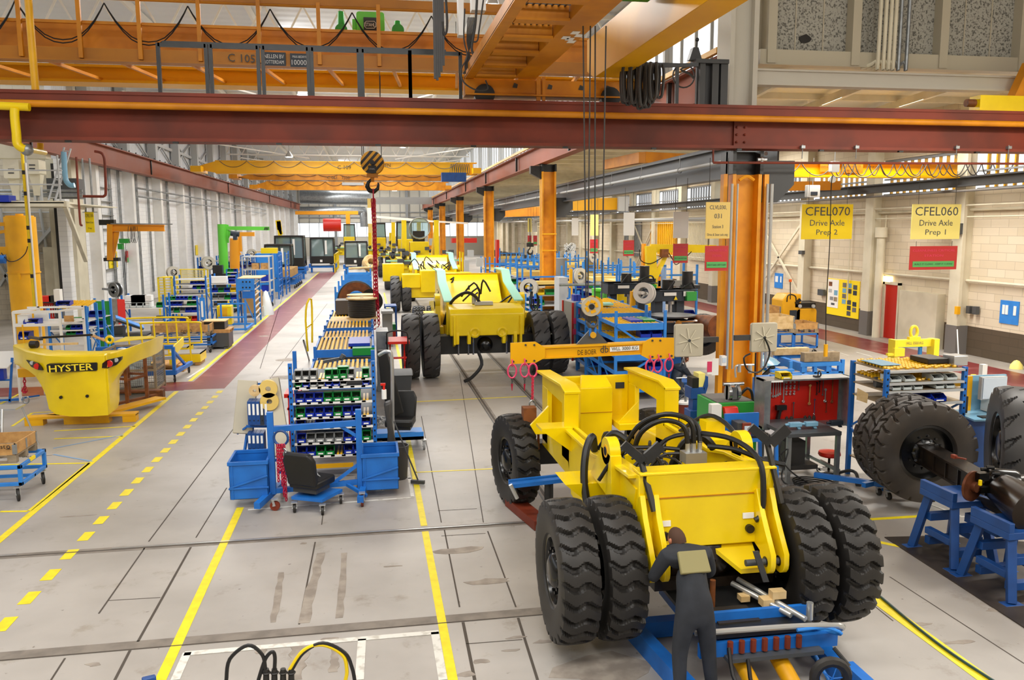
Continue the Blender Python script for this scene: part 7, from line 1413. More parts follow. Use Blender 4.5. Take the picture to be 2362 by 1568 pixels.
lrack('large blue rack with white boxes and a green bin beside the grey cabinet',282,378,36,1.0,[711,742,770],680,'blue',[[c_,c_,c_,c_,None,g_],[None,None,None,None,y_],None],None,'blue racks along the left wall','rack beside the grey cabinet')
for i in range(6): one('carton','white carton on the blue rack by the grey cabinet, %s of the pile'%NUM[i],'carton',B().box(*(lambda x:(x,x+.55,36.1,36.5))(A(284+14*(i%3)+3,700,36).x),A(300,711-13*(i//3),36).z+.03,A(300,711-13*(i//3),36).z+.28),'white_paint','white cartons on the blue rack')
lrack('blue rack with small blue and green bins and papers on its end',384,455,37.5,1.1,[693,706,722,742],684,'blue',[[g_,g_,b_,b_,b_,g_,b_],[b_,b_,b_,None,g_,g_],[y_,g_,y_,b_,b_],[y_,y_,b_,e_,r_]],None,'blue racks along the left wall','rack with papers')
t=thing('document_board','light blue board with white papers on the end of a left rack','notice board',A(467,720,37.4)); a=A(460,686,37.4); c=A(475,736,37.4); obj('panel',B().box(a.x,c.x,37.35,37.4,c.z,a.z),'blue_bright',t); obj('paper_pocket',B().box(a.x+.06,c.x-.08,37.32,37.35,c.z+.1,a.z-.15),'paper',t)
lrack('blue rack with roller shelves and dark blue bins on top',402,474,43,1.2,[645,657,668,680],636,'blue',[None,[None,None,None,None,b_,b_,b_,b_],[None,None,None,None,b_,g_,b_],None],None,'blue racks along the left wall','roller shelf rack')
lrack('blue rack with large mixed bins behind the blue perforated cabinet',486,546,41,1.1,[655,675,692,710],633,'blue',[[None,None,b_],[b_,g_,b_,e_],[y_,y_,g_,b_],[y_,g_,g_]],None,'blue racks along the left wall','rack behind the perforated cabinet')
one('carton','striped white and brown carton on the rack left of the green crane','carton',B().box(A(484,652,41).x,A(522,652,41).x,41,41.5,A(500,653,41).z,A(500,638,41).z),'paper')
lrack('far blue rack with green and blue bins behind the green jib crane',523,548,48,1.0,[628,636,646],620,'blue',[[g_,g_,b_],[g_,b_,b_],[b_,b_]],None,'blue racks along the left wall','far rack behind the green crane')
t=thing('tool_trolley','tall bright blue perforated cabinet rack beside the aisle','cabinet',(A(575,760,41).x,41,0)); a=A(547,643,41); c=A(588,690,41); b=B()
for p in (549,587): x=A(p,700,41).x; post(b,x,41,0,a.z,.08)
for p in (600,): x=A(p,700,43.2).x; post(b,x,43.2,0,a.z,.08)
b.bar(A(565,690,41),A(585,735,41),.05); obj('frame',b,'blue_bright',t); obj('perforated_panel',B().box(a.x,c.x,40.95,41,A(570,670,41).z,a.z),'blue_bright',t); obj('mesh_panel',B().box(a.x+.2,c.x,40.95,41,A(570,688,41).z,A(570,671,41).z),'blue',t); b=B()
for i in range(3):
 for j in range(2): p=A(560+8*i,650+13*j,40.93); b.cyl(p,p+V((0,.02,0)),.04,8)
obj('knob',b,'hazard_black',t); obj('top_board',B().box(a.x,c.x+.3,41,43.2,a.z,a.z+.04),'wood_light',t)
for k in range(7): z=a.z-.25-k*.28; b=B().bar((c.x,41,z),(A(600,700,43.2).x,43.2,z+.05),.04,.06); obj('side_shelf',b,'white',t)
t=thing('transport_rack','blue steel transport frame with a bright yellow chair-shaped casting','frame',(A(540,760,37.8).x,37.8,0)); b=B()
for p,q in ((512,760),(566,767)): x=A(p,q,37.8).x; post(b,x,37.8,.1,A(p,700,37.8).z,.07)
for p,q in ((538,740),(568,745)): x=A(p,q,40).x; post(b,x,40,.1,A(p,690,40).z,.07)
x0=A(505,760,37.8).x; x1=A(568,760,37.8).x; b.box(x0,x1,37.76,37.84,.12,.2).box(x0,x1,37.76,37.84,A(540,733,37.8).z,A(540,733,37.8).z+.06).box(x0,x1,37.76,37.84,A(540,702,37.8).z,A(540,702,37.8).z+.06).box(x0,x1,39.96,40.04,.12,.2).box(x1-.05,x1+.05,37.8,40,.12,.2).box(x0,x0+.08,37.8,40,.12,.2); obj('frame',b,'blue_bright',t)
a=A(500,705,38.4); c=A(536,748,38.4); obj('casting',B().box(a.x,c.x,38.3,38.9,c.z,a.z).prism([A(517,706,38.5),A(524,700,38.5),A(526,690,38.5),A(532,706,38.5)],(0,.1,0)),'yellow',t,bevel=.03); obj('casting_recess',B().box(a.x+.1,a.x+.45,38.27,38.3,c.z+.1,a.z-.1),'crane_gold',t)
# crate cart and yellow platforms
cart('blue cart row under the wooden OMCD crate beside the aisle',-7.9,-5.85,31.8,33.4,.62,'blue',.11); t=collar('pallet_crate','wooden crate lettered OMCD on a pallet behind the yellow railing',-8.0,-5.95,31.9,33.2,.64,.27,1,'wood'); text('lettering','OMCD','hazard_black',t,(A(430,764,31.88).x,31.88,A(430,764,31.88).z),(1,0,0),(0,0,1),.12,.4)
t=thing('pallet_box','black box on a small pallet on top of a grey-green steel crate','box',(-5.75,33,0)); obj('steel_crate',B().box(-6.2,-5.4,32.7,33.7,.08,.62).box(-6.15,-6.0,32.7,33.7,0,.1).box(-5.6,-5.45,32.7,33.7,0,.1),'steel_grey',t); b=B()
for k in range(3): b.box(-6.3,-5.35,32.7+k*.42,32.8+k*.42,.62,.72)
b.box(-6.3,-5.35,32.7,33.7,.72,.75); obj('pallet',b,'wood',t); obj('black_box',B().box(-6.3,-5.55,32.8,33.6,.75,1.05),'hazard_black',t); obj('lid',B().box(-6.35,-5.5,32.75,33.65,1.05,1.08),'wood_light',t)
def platform(label,x0,x1,y0,y1,zd,m='yellow'):
 t=thing('work_platform',label,'platform',((x0+x1)/2,y0,0),0); obj('deck',B().box(x0,x1,y0,y1,zd-.04,zd),'alu',t); obj('skirt',B().box(x0,x1,y0-.02,y0,.12,zd-.03).box(x1-.02,x1,y0,y1,.12,zd),m,t); b=B(); h=zd+1.05
 for xx in (x0,x0+(x1-x0)*.45,x1-.3): b.cyl((xx,y0,.1),(xx-.03,y0,h),.028,8)
 b.tube([(x0,y0,zd),(x0-.02,y0,h-.1),(x0+.1,y0,h),(x1-.1,y0,h),(x1+.05,y0,h-.12),(x1+.05,y0,zd+.45),(x1-.1,y0,zd+.35),(x0,y0,zd+.35)],.03,8,4); obj('guard_rail',b,m,t); b=B()
 for k in range(4): b.box(x0+.1+k*(x1-x0-.3)/3,x0+.25+k*(x1-x0-.3)/3,y0+.05,y1,0,.1)
 b.box(x0,x1,y0+.03,y0+.15,.1,.12); obj('pallet',b,'wood',t); return t
platform('yellow railed work platform with a ribbed deck beside the aisle',-7.5,-5.7,28.8,29.8,.42); platform('second yellow railed platform half hidden behind the first one',-8.3,-6.4,30.2,31.2,.45)
t=thing('parts_trolley','blue wheeled trolley with a yellow inner plate right of the counterweight','trolley',(-6.5,26.3,0)); zt=A(400,797,26).z; b=B().bar((-5.85,25.7,.28),(-5.85,25.7,zt),.09,.12).bar((-8,25.7,zt),(-5.85,25.7,zt),.1,.12).bar((-8.2,25.7,.3),(-5.8,25.7,.3),.14,.14).bar((-5.85,25.7,.3),(-5.75,27.5,.3),.12,.12).bar((-5.85,25.8,.9),(-5.8,26.9,.35),.07,.07); obj('frame',b,'blue',t,bevel=.006); obj('yellow_plate',B().prism([(-5.9,25.8,zt),(-5.9,27.2,zt+.1),(-5.9,27.2,zt-.15),(-5.9,25.8,zt-.3)],(.04,0,0)),'yellow_pale',t); obj('bumper_tube',B().bar((-8,26.6,.55),(-5.95,26.6,.62),.1,.1),'light_grey',t); caster(t,-5.87,25.75,0,.11,'rubber',.4); caster(t,-5.8,27.4,0,.11,'rubber',.4)
one('flat_pallet','stack of flat wooden pallets behind the blue trolley','pallet',B().box(-7.4,-6.0,27.6,28.6,.0,.1).box(-7.3,-6.1,27.7,28.5,.12,.2).box(-7.5,-6.2,27.5,28.6,.22,.26),'wood'); one('yellow_bracket','yellow box bracket lying on the flat pallets','bracket',B().box(-7.5,-7.0,27.4,27.8,.26,.6).box(-6.4,-6.25,27.5,27.9,.26,.65),'yellow')
# items along the aisle
t=thing('person','person with short hair in a dark shirt, half hidden behind the orange carton','person',(-5.95,44.6,0)); o=(-6.0,44.6); J={'pel':((o[0],o[1],.95),.16),'chest':((o[0],o[1]-.02,1.25),.18),'up':((o[0],o[1],1.42),.15),'neck':((o[0]-.02,o[1],1.54),.065),'ls':((o[0]-.05,o[1]-.2,1.42),.09),'le':((o[0]-.2,o[1]-.25,1.15),.06),'lw':((o[0]-.42,o[1]-.2,1.12),.045),'rs':((o[0]-.02,o[1]+.2,1.42),.09),'re':((o[0]-.2,o[1]+.25,1.15),.06),'rw':((o[0]-.42,o[1]+.2,1.12),.045),'lh':((o[0],o[1]-.1,.85),.11),'lk':((o[0],o[1]-.1,.46),.08),'la':((o[0],o[1]-.1,.08),.06),'rh':((o[0],o[1]+.1,.85),.11),'rk':((o[0],o[1]+.1,.46),.08),'ra':((o[0],o[1]+.1,.08),.06)}
skinned('body',J,[('pel','chest'),('chest','up'),('up','neck'),('up','ls'),('ls','le'),('le','lw'),('up','rs'),('rs','re'),('re','rw'),('pel','lh'),('lh','lk'),('lk','la'),('pel','rh'),('rh','rk'),('rk','ra')],'navy',t,'pel',1); hand(t,J['lw'][0],(-1,.1,-.1),(0,0,1)); hand(t,J['rw'][0],(-1,-.1,-.1),(0,0,1)); head(t,(o[0]-.08,o[1],1.69),(-1,-.2,-.35))
one('carton','tall orange-brown carton standing by the aisle, right of the perforated cabinet','carton',B().prism([(-6.6,44.2,.25),(-5.7,44.2,.25),(-5.7,45.6,.25),(-6.6,45.6,.25)],(0,0,1.1)),'cardboard'); one('plastic_sheet','white plastic sheet draped over a carton beside the aisle','sheet',B().lathe([(.4,0),(.36,.3),(.25,.7),(.12,1.2),(.02,1.3)],(-5.55,45.8,.0),'z',9).box(-6.2,-5.6,45.2,46.2,0,.5),'plastic_film')
t=thing('shelf_trolley','tall grey shelf trolley with boxes beside the aisle','trolley',(-6.3,51,0)); b=B();
for x in (-7.3,-5.8):
 for y in (50,52): post(b,x,y,0,3.0,.08)
for z in (.9,1.5,2.2,2.95): b.box(-7.3,-5.8,50,52,z,z+.05)
obj('frame',b,'light_grey',t)
for i,(x,z,m) in enumerate(((-6.6,2.25,'wood'),(-6.1,2.25,'wood'),(-7.1,1.55,'paper'),(-6.1,1.55,'bin_blue'),(-6.1,.95,'bin_blue'))): one('carton','%s box on the tall grey shelf trolley, %s'%({'wood':'brown','paper':'white','bin_blue':'blue'}[m],('middle of the top shelf','right of the top shelf','left of the middle shelf','right of the middle shelf','right of the low shelf')[i]),'carton',B().box(x-.2,x+.2,50.1,50.6,z,z+.35),m,'boxes on the grey shelf trolley')
for i in range(5): y=46.8+i*.85; cart('low blue cart in the row by the aisle, %s from the front'%NUM[i],-7.6,-5.75,y,y+.7,.75,'blue',.12,'low blue carts beside the aisle'); collar('pallet_crate','brown wooden crate on the %s cart of the aisle row'%NUM[i],-7.5,-6.2,y,y+.65,.77,.2,1,'wood_grey','brown crates on the aisle carts',False)
for i,(x,y,w,h) in enumerate(((-6.1,56,1.5,3.0),(-6.0,60,1.2,3.0))):
 t=thing('parts_cabinet','tall blue parts cabinet beside the aisle, %s of two'%NUM[i],'cabinet',(x,y,0),0,'tall blue aisle cabinets'); obj('body',B().box(x-1.2,x-.3,y,y+2,1.2,h).box(x-1.2,x-.3,y-.05,y,.2,1.1),'blue_bright',t); b=B()
 for xx in (x-1.2,x-.25,x+.15): post(b,xx,y,0,h,.09)
 post(b,x+.15,y+2.4,0,h,.09)
 for k in range(7): b.bar((x+.15,y,.4+k*.4),(x+.15,y+2.4,.45+k*.4),.05)
 obj('frame',b,'blue',t);
one('storage_bin','yellow box lying on top of the tall blue aisle cabinet','storage bin',B().box(-7.0,-6.0,56.2,57,3.0,3.35),'bin_yellow')
for i in range(4): y=66+i*1.6; cart('far blue cart by the aisle, %s from the front'%NUM[i],-7.2,-5.7,y,y+1.2,.9,'blue',.13,'far blue carts beside the aisle'); one('carton','brown carton on the %s far blue cart'%NUM[i],'carton',B().box(-7,-6,y+.1,y+1,.9,1.5),'cardboard','cartons on the far carts')
def cab(label,x,y,w,d,z0,z1,rz=0.):
 t=thing('driver_cab',label,'cab',(x,y,z0),0,'truck cabs at the end of the aisle'); b=B(); top=.82
 P=[(-w/2,-d/2),(w/2,-d/2),(w/2,d/2),(-w/2,d/2)]; Hh=z1-z0
 for a,c in P: b.bar((x+a,y+c,z0),(x+a*.95,y+c*top,z1),.16)
 b.box(x-w/2,x+w/2,y-d/2,y+d/2,z1-.05,z1+.12); b.box(x-w/2,x+w/2,y-d/2,y+d/2,z0-.05,z0+.15); b.box(x-w/2,x+w/2,y-d/2-.02,y-d/2+.04,z0,z0+Hh*.28); b.box(x-.4,x+.4,y-.3,y+.3,z0,z0+Hh*.4); b.bar((x+w*.1,y-d/2,z0+Hh*.3),(x+w*.05,y-d*.45,z1),.08); obj('cab_frame',b,'hazard_black',t)
 g=B().prism([(x-w/2,y-d/2,z0+.2),(x+w/2,y-d/2,z0+.2),(x+w/2*.95,y-d/2*top,z1),(x-w/2*.95,y-d/2*top,z1)],(0,.02,0)).box(x+w/2-.02,x+w/2,y-d/2*.9,y+d/2*.9,z0+.5,z1-.1); obj('windshield',g,'glass',t); obj('wiper_panel',B().box(x+w*.12,x+w*.2,y-d*.45-.05,y-d*.45,z0+Hh*.3,z1-.2).box(x-w*.1,x+.0,y-d/2-.06,y-d/2-.02,z0+.1,z0+.35),'paper',t)
 obj('transport_frame',B().box(x-w/2-.2,x+w/2+.2,y-d/2-.2,y-d/2,z0-.5,z0-.35).box(x-w/2-.2,x+w/2+.2,y+d/2,y+d/2+.2,z0-.5,z0-.35).box(x-w/2-.2,x-w/2,y-d/2,y+d/2,z0-.5,z0-.1).box(x+w/2,x+w/2+.2,y-d/2,y+d/2,z0-.5,z0-.1).box(x-w/2,x-w/2+.2,y-d/2,y-d/2+.2,0,z0-.4).box(x+w/2-.2,x+w/2,y-d/2,y-d/2+.2,0,z0-.4),'blue',t); return t
cab('black glazed driver cab, nearest of the cabs at the end of the aisle',-7.7,74,2.2,2.2,1.0,3.2); cab('black driver cab close behind the nearest one',-7.3,80,2.6,2.5,1.2,3.9); cab('black driver cab with a big windshield on a blue frame, right of the other cabs',-5.0,92,2.5,2.2,1.0,3.6); cab('open black cab frame behind the tall blue rack frames',-1.3,84,2.2,2.0,1.2,3.3)
one('board_wall','large blue partition board behind the driver cabs','board',B().box(-9.2,-6.5,88,88.2,0,3.4),'blue'); t=thing('yellow_fence','yellow safety fence at the end of the aisle','fence',(-3.6,96,0)); b=B()
for k in range(9): b.box(-3.75,-3.65,90+k*1.5,90.1+k*1.5,0,1.9)
b.box(-3.75,-3.65,90,102.1,1.85,1.95).box(-3.75,-3.65,90,102.1,.9,1.0); obj('rail',b,'yellow',t)
b=B().bar((-10.5,125,7),(-1.5,125,7),.3,.5).bar((-3,125,0),(-3,125,7),.6,.6); one('jib_crane','pale orange jib crane in front of the far window','jib crane',b,'jib_orange'); one('tank','dark red cylinder tank in front of the far window','tank',B().cyl((-6.2,118,5.2),(-3.8,118,5.2),.9,18),'door_red'); one('exhaust_duct','grey bent exhaust duct below the far wall pipe','duct',B().tube([(-11,140,7.6),(-1.5,140,7.6),(-.8,140,7.2),(-.7,140,5)],.7,12,3),'galv'); one('air_duct','large silver duct across the far wall','duct',B().cyl((-11,141,9.9),(.2,141,9.7),1.1,20),'galv')
one('pale_beam','pink-grey steel beam across the far right part of the hall','beam',B().box(1,9,120,120.4,8.1,9.1),'light_grey'); one('swing_arm','cream swing arm crane with a striped block near the far end','jib crane',B().bar((.2,70,5.6),(5,70,5.2),.15,.2).bar((5,70,5.2),(8.3,70,5.0),.12,.15).bar((.1,70,5),(.1,70,6.3),.4),'white').location.z+=.0
one('yellow_column','pale yellow column in the middle of the hall behind the red chain','column',B().box(-.1,.9,112,112.6,0,8.6),'sign_sand')
# yellow cages, guard platform
for lab,p0,p1,q0,q1,Y in (('yellow lattice cage behind the first white hose reel',364,398,640,690,44),('yellow lattice cage left of the green jib crane',406,472,622,650,58)):
 a=A(p0,q0,Y); c=A(p1,q1,Y); b=B(); z0=max(c.z,0)
 for x in (a.x,c.x): b.box(x-.04,x+.04,Y,Y+.08,0,a.z).box(x-.04,x+.04,Y+1.2,Y+1.28,0,a.z)
 for k in range(9): z=z0+(a.z-z0)*k/8; b.box(a.x,c.x,Y+.02,Y+.05,z-.02,z+.02)
 b.box(c.x-.02,c.x+.02,Y,Y+1.2,a.z-.04,a.z).box(a.x,c.x,Y,Y+1.2,a.z-.03,a.z); one('safety_cage',lab,'cage',b,'yellow_pale')
b=B(); Y=65; a=A(590,580,65); c=A(640,625,65)
for px in (590,615,640): x=A(px,600,65).x; b.box(x-.04,x+.04,65,65.1,0,a.z)
b.box(a.x,c.x,65,65.08,a.z-.06,a.z).box(a.x,c.x,65,65.08,a.z-.9,a.z-.84).bar((c.x-1.2,65,a.z),(c.x+.8,65,a.z-1.6),.07).box(a.x,c.x,65,67,a.z-1.2,a.z-1.1); one('work_platform','cream railed work platform with stairs by the far left wall','platform',b,'sign_sand')
for i,(x,y) in enumerate(((-11.2,62),(-10.6,66),(-9.4,63),(-10.8,70),(-8.6,68))):
 lab='blue parts rack in the distance along the left wall, %s'%NUM[i]; t=thing('bin_rack',lab,'rack',(x,y,0),0,'distant racks on the left'); b=B()
 for xx in (x-.9,x+.9):
  for yy in (y,y+1): post(b,xx,yy,0,2.6,.1)
 obj('frame',b,'blue',t); b=B();
 for k in range(4): b.box(x-.9,x+.9,y,y+1,.5+k*.6,.55+k*.6)
 obj('shelf',b,'light_grey',t)
 bin_row([b_,g_,b_,y_],x-.9,x+.9,y-.05,1.75,'distant left rack %s'%NUM[i],'bins in the distant left racks',w=.38,d=.4,h=.25,fill=False,tag_=False)
one('workbench','dark cluttered workbench left of the green jib pillar','workbench',B().box(A(487,630,50).x,A(520,630,50).x,50,51,A(500,632,50).z-.1,A(500,632,50).z).box(A(490,630,50).x,A(512,630,50).x,50.1,50.6,A(500,632,50).z,A(500,612,50).z).box(A(488,640,50).x,A(519,640,50).x,50.2,50.9,0,A(500,632,50).z-.1),'black_steel')
# right wall fittings
def onwall(px,py,dx=.0): p=AX(px,py,WRX-dx); return p
def wbox(b,p0,p1,d=.03,off=0.): a=onwall(*p0,off); c=onwall(*p1,off); return b.box(WRX-off-d,WRX-off,min(a.y,c.y),max(a.y,c.y),min(a.z,c.z),max(a.z,c.z))
a=onwall(2047,655); c=onwall(2070,778); D=struct('door_1',B().box(WRX-.06,WRX-.0,c.y,a.y+.0,0,onwall(2060,655).z),'door_red','red door in the right wall'); obj('door_frame',B().box(WRX-.12,WRX,c.y-.1,c.y,0,a.z+.1).box(WRX-.12,WRX,a.y,a.y+.9,0,a.z+.1).box(WRX-.12,WRX,c.y-.1,a.y+.9,a.z,a.z+.12),'cream',D)
t=thing('exit_light','small lit sign lamp above the red door','lamp',onwall(2052,646)); b=B(); wbox(b,(2060,638),(2042,649),.12); obj('housing',b,'lamp_warm',t)
t=thing('poster_board','big yellow board with a white poster and truck photographs on the right wall','notice board',onwall(1945,735)); b=B(); wbox(b,(1985,650),(1906,737),.03); a=onwall(1985,649); c=onwall(1906,727); y0,y1=a.y,c.y; zt,zb=a.z,onwall(1985,737).z
obj('board',B().box(WRX-.03,WRX,y0,y1,zb,zt),'sign_yellow',t,smooth=False); W=y1-y0; H_=zt-zb
obj('poster',B().box(WRX-.05,WRX-.03,y0+W*.62,y1-W*.04,zb+H_*.2,zt-H_*.02),'paper',t,smooth=False)
for i,(fy,fz,h_,m) in enumerate(((.9,.85,.12,'rust'),(.72,.62,.14,'film_blue'),(.9,.66,.1,'light_grey'),(.85,.45,.1,'grey'),(.72,.44,.12,'wood_grey'),(.8,.3,.06,'steel_grey'))): obj('poster_picture',B().box(WRX-.054,WRX-.05,y0+W*(fy-.08),y0+W*(fy+.03),zb+H_*(fz-h_/2),zb+H_*(fz+h_/2)),m,t,smooth=False)
k=0
for r in range(6):
 for cc in range(3):
  if (r,cc) in ((2,0),(2,1),(4,2),(5,0),(5,2)): continue
  y=y0+W*(.07+.16*cc); z=zb+H_*(.86-.15*r-(.03 if cc==0 else 0)); obj('photograph',B().box(WRX-.04,WRX-.03,y,y+W*.11,z-.06*H_,z+.06*H_),('steel_grey','film_blue','concrete_dark','dark_sign')[k%4],t,smooth=False); k+=1
for lab,p0,p1 in (('small blue board with white papers between wall braces',(1807,631),(1787,663)),('blue notice board with white papers near the right edge',(2353,696),(2306,744))):
 a=onwall(*p0); c=onwall(*p1); t=thing('notice_board',lab,'notice board',c); y0,y1,z0,z1=a.y,c.y,min(a.z,c.z),max(a.z,c.z); obj('board',B().box(WRX-.03,WRX,y0,y1,z0,z1),'blue_bright',t); b=B()
 for f in (.12,.55,.72): b.box(WRX-.05,WRX-.03,y0+(y1-y0)*f,y0+(y1-y0)*(f+.13),z0+(z1-z0)*.4,z0+(z1-z0)*.8)
 obj('paper',b,'paper',t,smooth=False)
one('wall_recess','boxed cream chamber built against the right wall beside the red door','box',B().box(WRX-.35,WRX,onwall(2181,700).y,onwall(2092,700).y,.0,2.05),'cream')
t=thing('junction_box','yellow emergency box on a wall column','switch box',onwall(2212,720,.5)); b=B(); wbox(b,(2216,707),(2208,724),.12,.42); obj('housing',b,'crane_gold',t)
for i,(p0,p1) in enumerate((((2222,515),(2205,540)),((1857,578),(1848,586)),((1905,668),(1892,680)),((2245,706),(2236,722)),((2260,707),(2250,724)))): b=B(); wbox(b,p0,p1,.15,.42 if i<2 else .05); one('junction_box','grey electrical box on the right wall, '+('high on the column near the edge','on the column left of the yellow sign','left of the poster board','left of the pair by the blue board','right of the pair by the blue board')[i],'switch box',b,'steel_grey')
one('foam_lump','pale yellow rag lying on the floor by the right wall','rag',B().lathe([(.2,0),(.18,.12),(.08,.25),(0,.28)],G(2344,850),'z',9),'sign_pale')
one('thin_rod','thin white rod standing behind the right-hand rack','rod',B().cyl(G(2212,842),A(2208,760,25),.02,6),'white')
# corrugated windows further back on the right wall
for i,(p0,p1,m) in enumerate(((1440,1478,'galv'),(1500,1560,'crane_gold'),(1588,1632,'cream_sheet'))):
 a=onwall(p1,520,.12); c=onwall(p0,520,.12); z1=onwall((p0+p1)/2,512).z; z0=onwall((p0+p1)/2,590 if i<2 else 600).z
 b=B(); n=14
 for k in range(n): y=a.y+(c.y-a.y)*k/n; b.box(WRX-.16,WRX-.06,y,y+(c.y-a.y)/n*.6,z0,z1)
 one('wall_panel',('grey ribbed panel on the right wall beside the second bare board','orange slatted panel on the right wall above the yellow wall jib','cream ribbed panel on the right wall left of the near column')[i],'panel',b,m)
one('cable_trough','long pale metal cable trough hanging under the right bay roof','cable tray',B().cyl(A(1150,512,90),A(1660,505,30),.09,6),'light_grey')
# forklift, crates and blue frames
t=thing('pallet_truck','yellow electric pallet truck lettered Yale by the right wall','pallet truck',(A(1848,748,30).x,30,0)); Y=30; a=A(1837,712,Y); c=A(1883,750,Y); z0=max(.08,c.z)
obj('battery_cover',B().rbox(a.x,c.x,Y,Y+.8,z0,a.z,.12),'jib_yellow',t,bevel=.03); a2=A(1805,692,Y); obj('side_body',B().prism([(a2.x,Y,z0),(a2.x,Y,a2.z),(a2.x+.2,Y,a2.z+.22),(a.x+.2,Y,a2.z+.22),(a.x+.2,Y,z0)],(0,.9,0)),'jib_yellow',t,bevel=.04); obj('side_panel',B().box(a.x-.28,a.x+.02,Y-.02,Y+.4,z0,a.z-.05),'dark_sign',t)
b=B().box(A(1835,690,Y).x,A(1882,690,Y).x,Y,Y+.5,a.z+.05,a.z+.22).tube([A(1815,696,Y),A(1817,682,Y),A(1826,679,Y),A(1835,684,Y),A(1836,694,Y)],.025,6,3).bar(A(1835,700,Y),A(1845,690,Y),.12); b.cyl(A(1823,690,Y),A(1823,650,Y),.02,6); obj('controls',b,'hazard_black',t); obj('beacon',B().cyl(A(1823,650,Y),A(1823,644,Y),.06,8),'amber',t); text('lettering','Yale','hazard_black',t,A(1864,741,Y-.02),(1,0,0),(0,0,1),.11,.3)
b=B()
for px in (1846,1877): cc=A(px,706,Y-.1); b.cyl(cc,cc+V((0,.06,0)),.07,12)
obj('lamp',b,'light_grey',t)
for i,(p0,p1,q0,q1,Y,m,lv_) in enumerate(((1728,1832,752,768,26.2,'wood_light',2),(1832,1888,752,768,26.8,'wood',1),(1725,1800,735,742,29,'wood',2))):
 a=A(p0,q1,Y); c=A(p1,q1,Y); zc_=max(.7,c.z); cart('blue cart under the '+('large pale crate right of the near column','small crate in front of the Yale pallet truck','brown crate furthest behind the near column')[i],a.x,c.x,Y,Y+1.1,zc_,'blue',.1); collar('pallet_crate',('large pale two-tier wooden crate right of the near column','small brown wooden crate in front of the Yale pallet truck','brown wooden crate furthest behind the near column')[i],a.x,c.x,Y,Y+1.1,zc_+.01,.22,lv_,m)
def lowframe(lab,c0,x1,y0,y1,h):
 t=thing('ground_frame',lab,'frame',((c0+x1)/2,y0,0)); b=B()
 for x in (c0,x1):
  for y in (y0,y1): b.box(x-.05,x+.05,y-.05,y+.05,0,h)
 for y in (y0,y1): b.box(c0,x1,y-.05,y+.05,.12,.2); b.box(c0+.3,x1-.1,y-.06,y+.06,h-.18,h-.06);
 for k in range(4): x=c0+.35+k*(x1-c0-.5)/3; b.box(x,x+.1,y0-.05,y0+.05,.15,h-.1)
 b.box(c0-.05,c0+.05,y0,y1,.12,.2).box(x1-.05,x1+.05,y0,y1,.12,.2).box(c0+.4,c0+.55,y0,y1,.2,h-.1).box(x1-.5,x1-.35,y0,y1,.2,h-.1); obj('frame',b,'blue_bright',t,bevel=.005); return t
g=G(1850,872); lowframe('bright blue low steel frame carrying two timber beams right of the near column',g.x-.45,g.x+1.25,22.6,24.2,.55)
one('timber_beam','weathered timber beam on the front of the low blue frame','beam',B().box(g.x,g.x+1.15,22.6,22.85,.5,.78),'wood_grey',bevel=.01); one('timber_beam','pale timber beam on the back of the low blue frame','beam',B().box(g.x-.25,g.x+.95,24.0,24.2,.5,.72),'wood_light',bevel=.01)
t=thing('pendant_control','yellow hand control hanging on a long cable from the right bay crane','pendant control',A(1904,822,22)); obj('grip',B().cyl(A(1904,822,22),A(1905,794,22),.06,10),'crane_gold',t); obj('cable',B().tube([A(1905,794,22),A(1906,700,22),A(1914,560,22),A(1917,440,22),A(1920,405,22)],.014,5,4),'hazard_black',t)
t=thing('scissor_table','dark scissor table with light blue plastic film on top','lift table',(A(1750,870,20.5).x,20.5,0)); a=A(1722,835,20.5); b=B().bar((a.x,20.5,.1),(a.x+.8,20.5,.8),.06,.1).bar((a.x+.8,20.5,.1),(a.x,20.5,.8),.06,.1).box(a.x-.1,a.x+1.0,20.4,21.3,.02,.12).box(a.x-.1,a.x+.7,20.4,21.3,.8,.86); obj('scissor_frame',b,'black_steel',t); obj('plastic_film',B().lathe([(.75,0),(.6,.12),(.3,.2),(0,.26)],(a.x+.35,20.9,.86),'z',11),'film_blue',t)
one('blue_machine','blue clamping machine half hidden right of the near column','machine',B().box(9.5,10.7,18.6,19.3,.1,.75).box(9.4,10.8,18.5,19.0,.75,.85).box(9.6,10.2,18.5,18.6,1.0,1.06).box(9.6,10.4,18.5,18.6,.88,.93),'blue_bright')
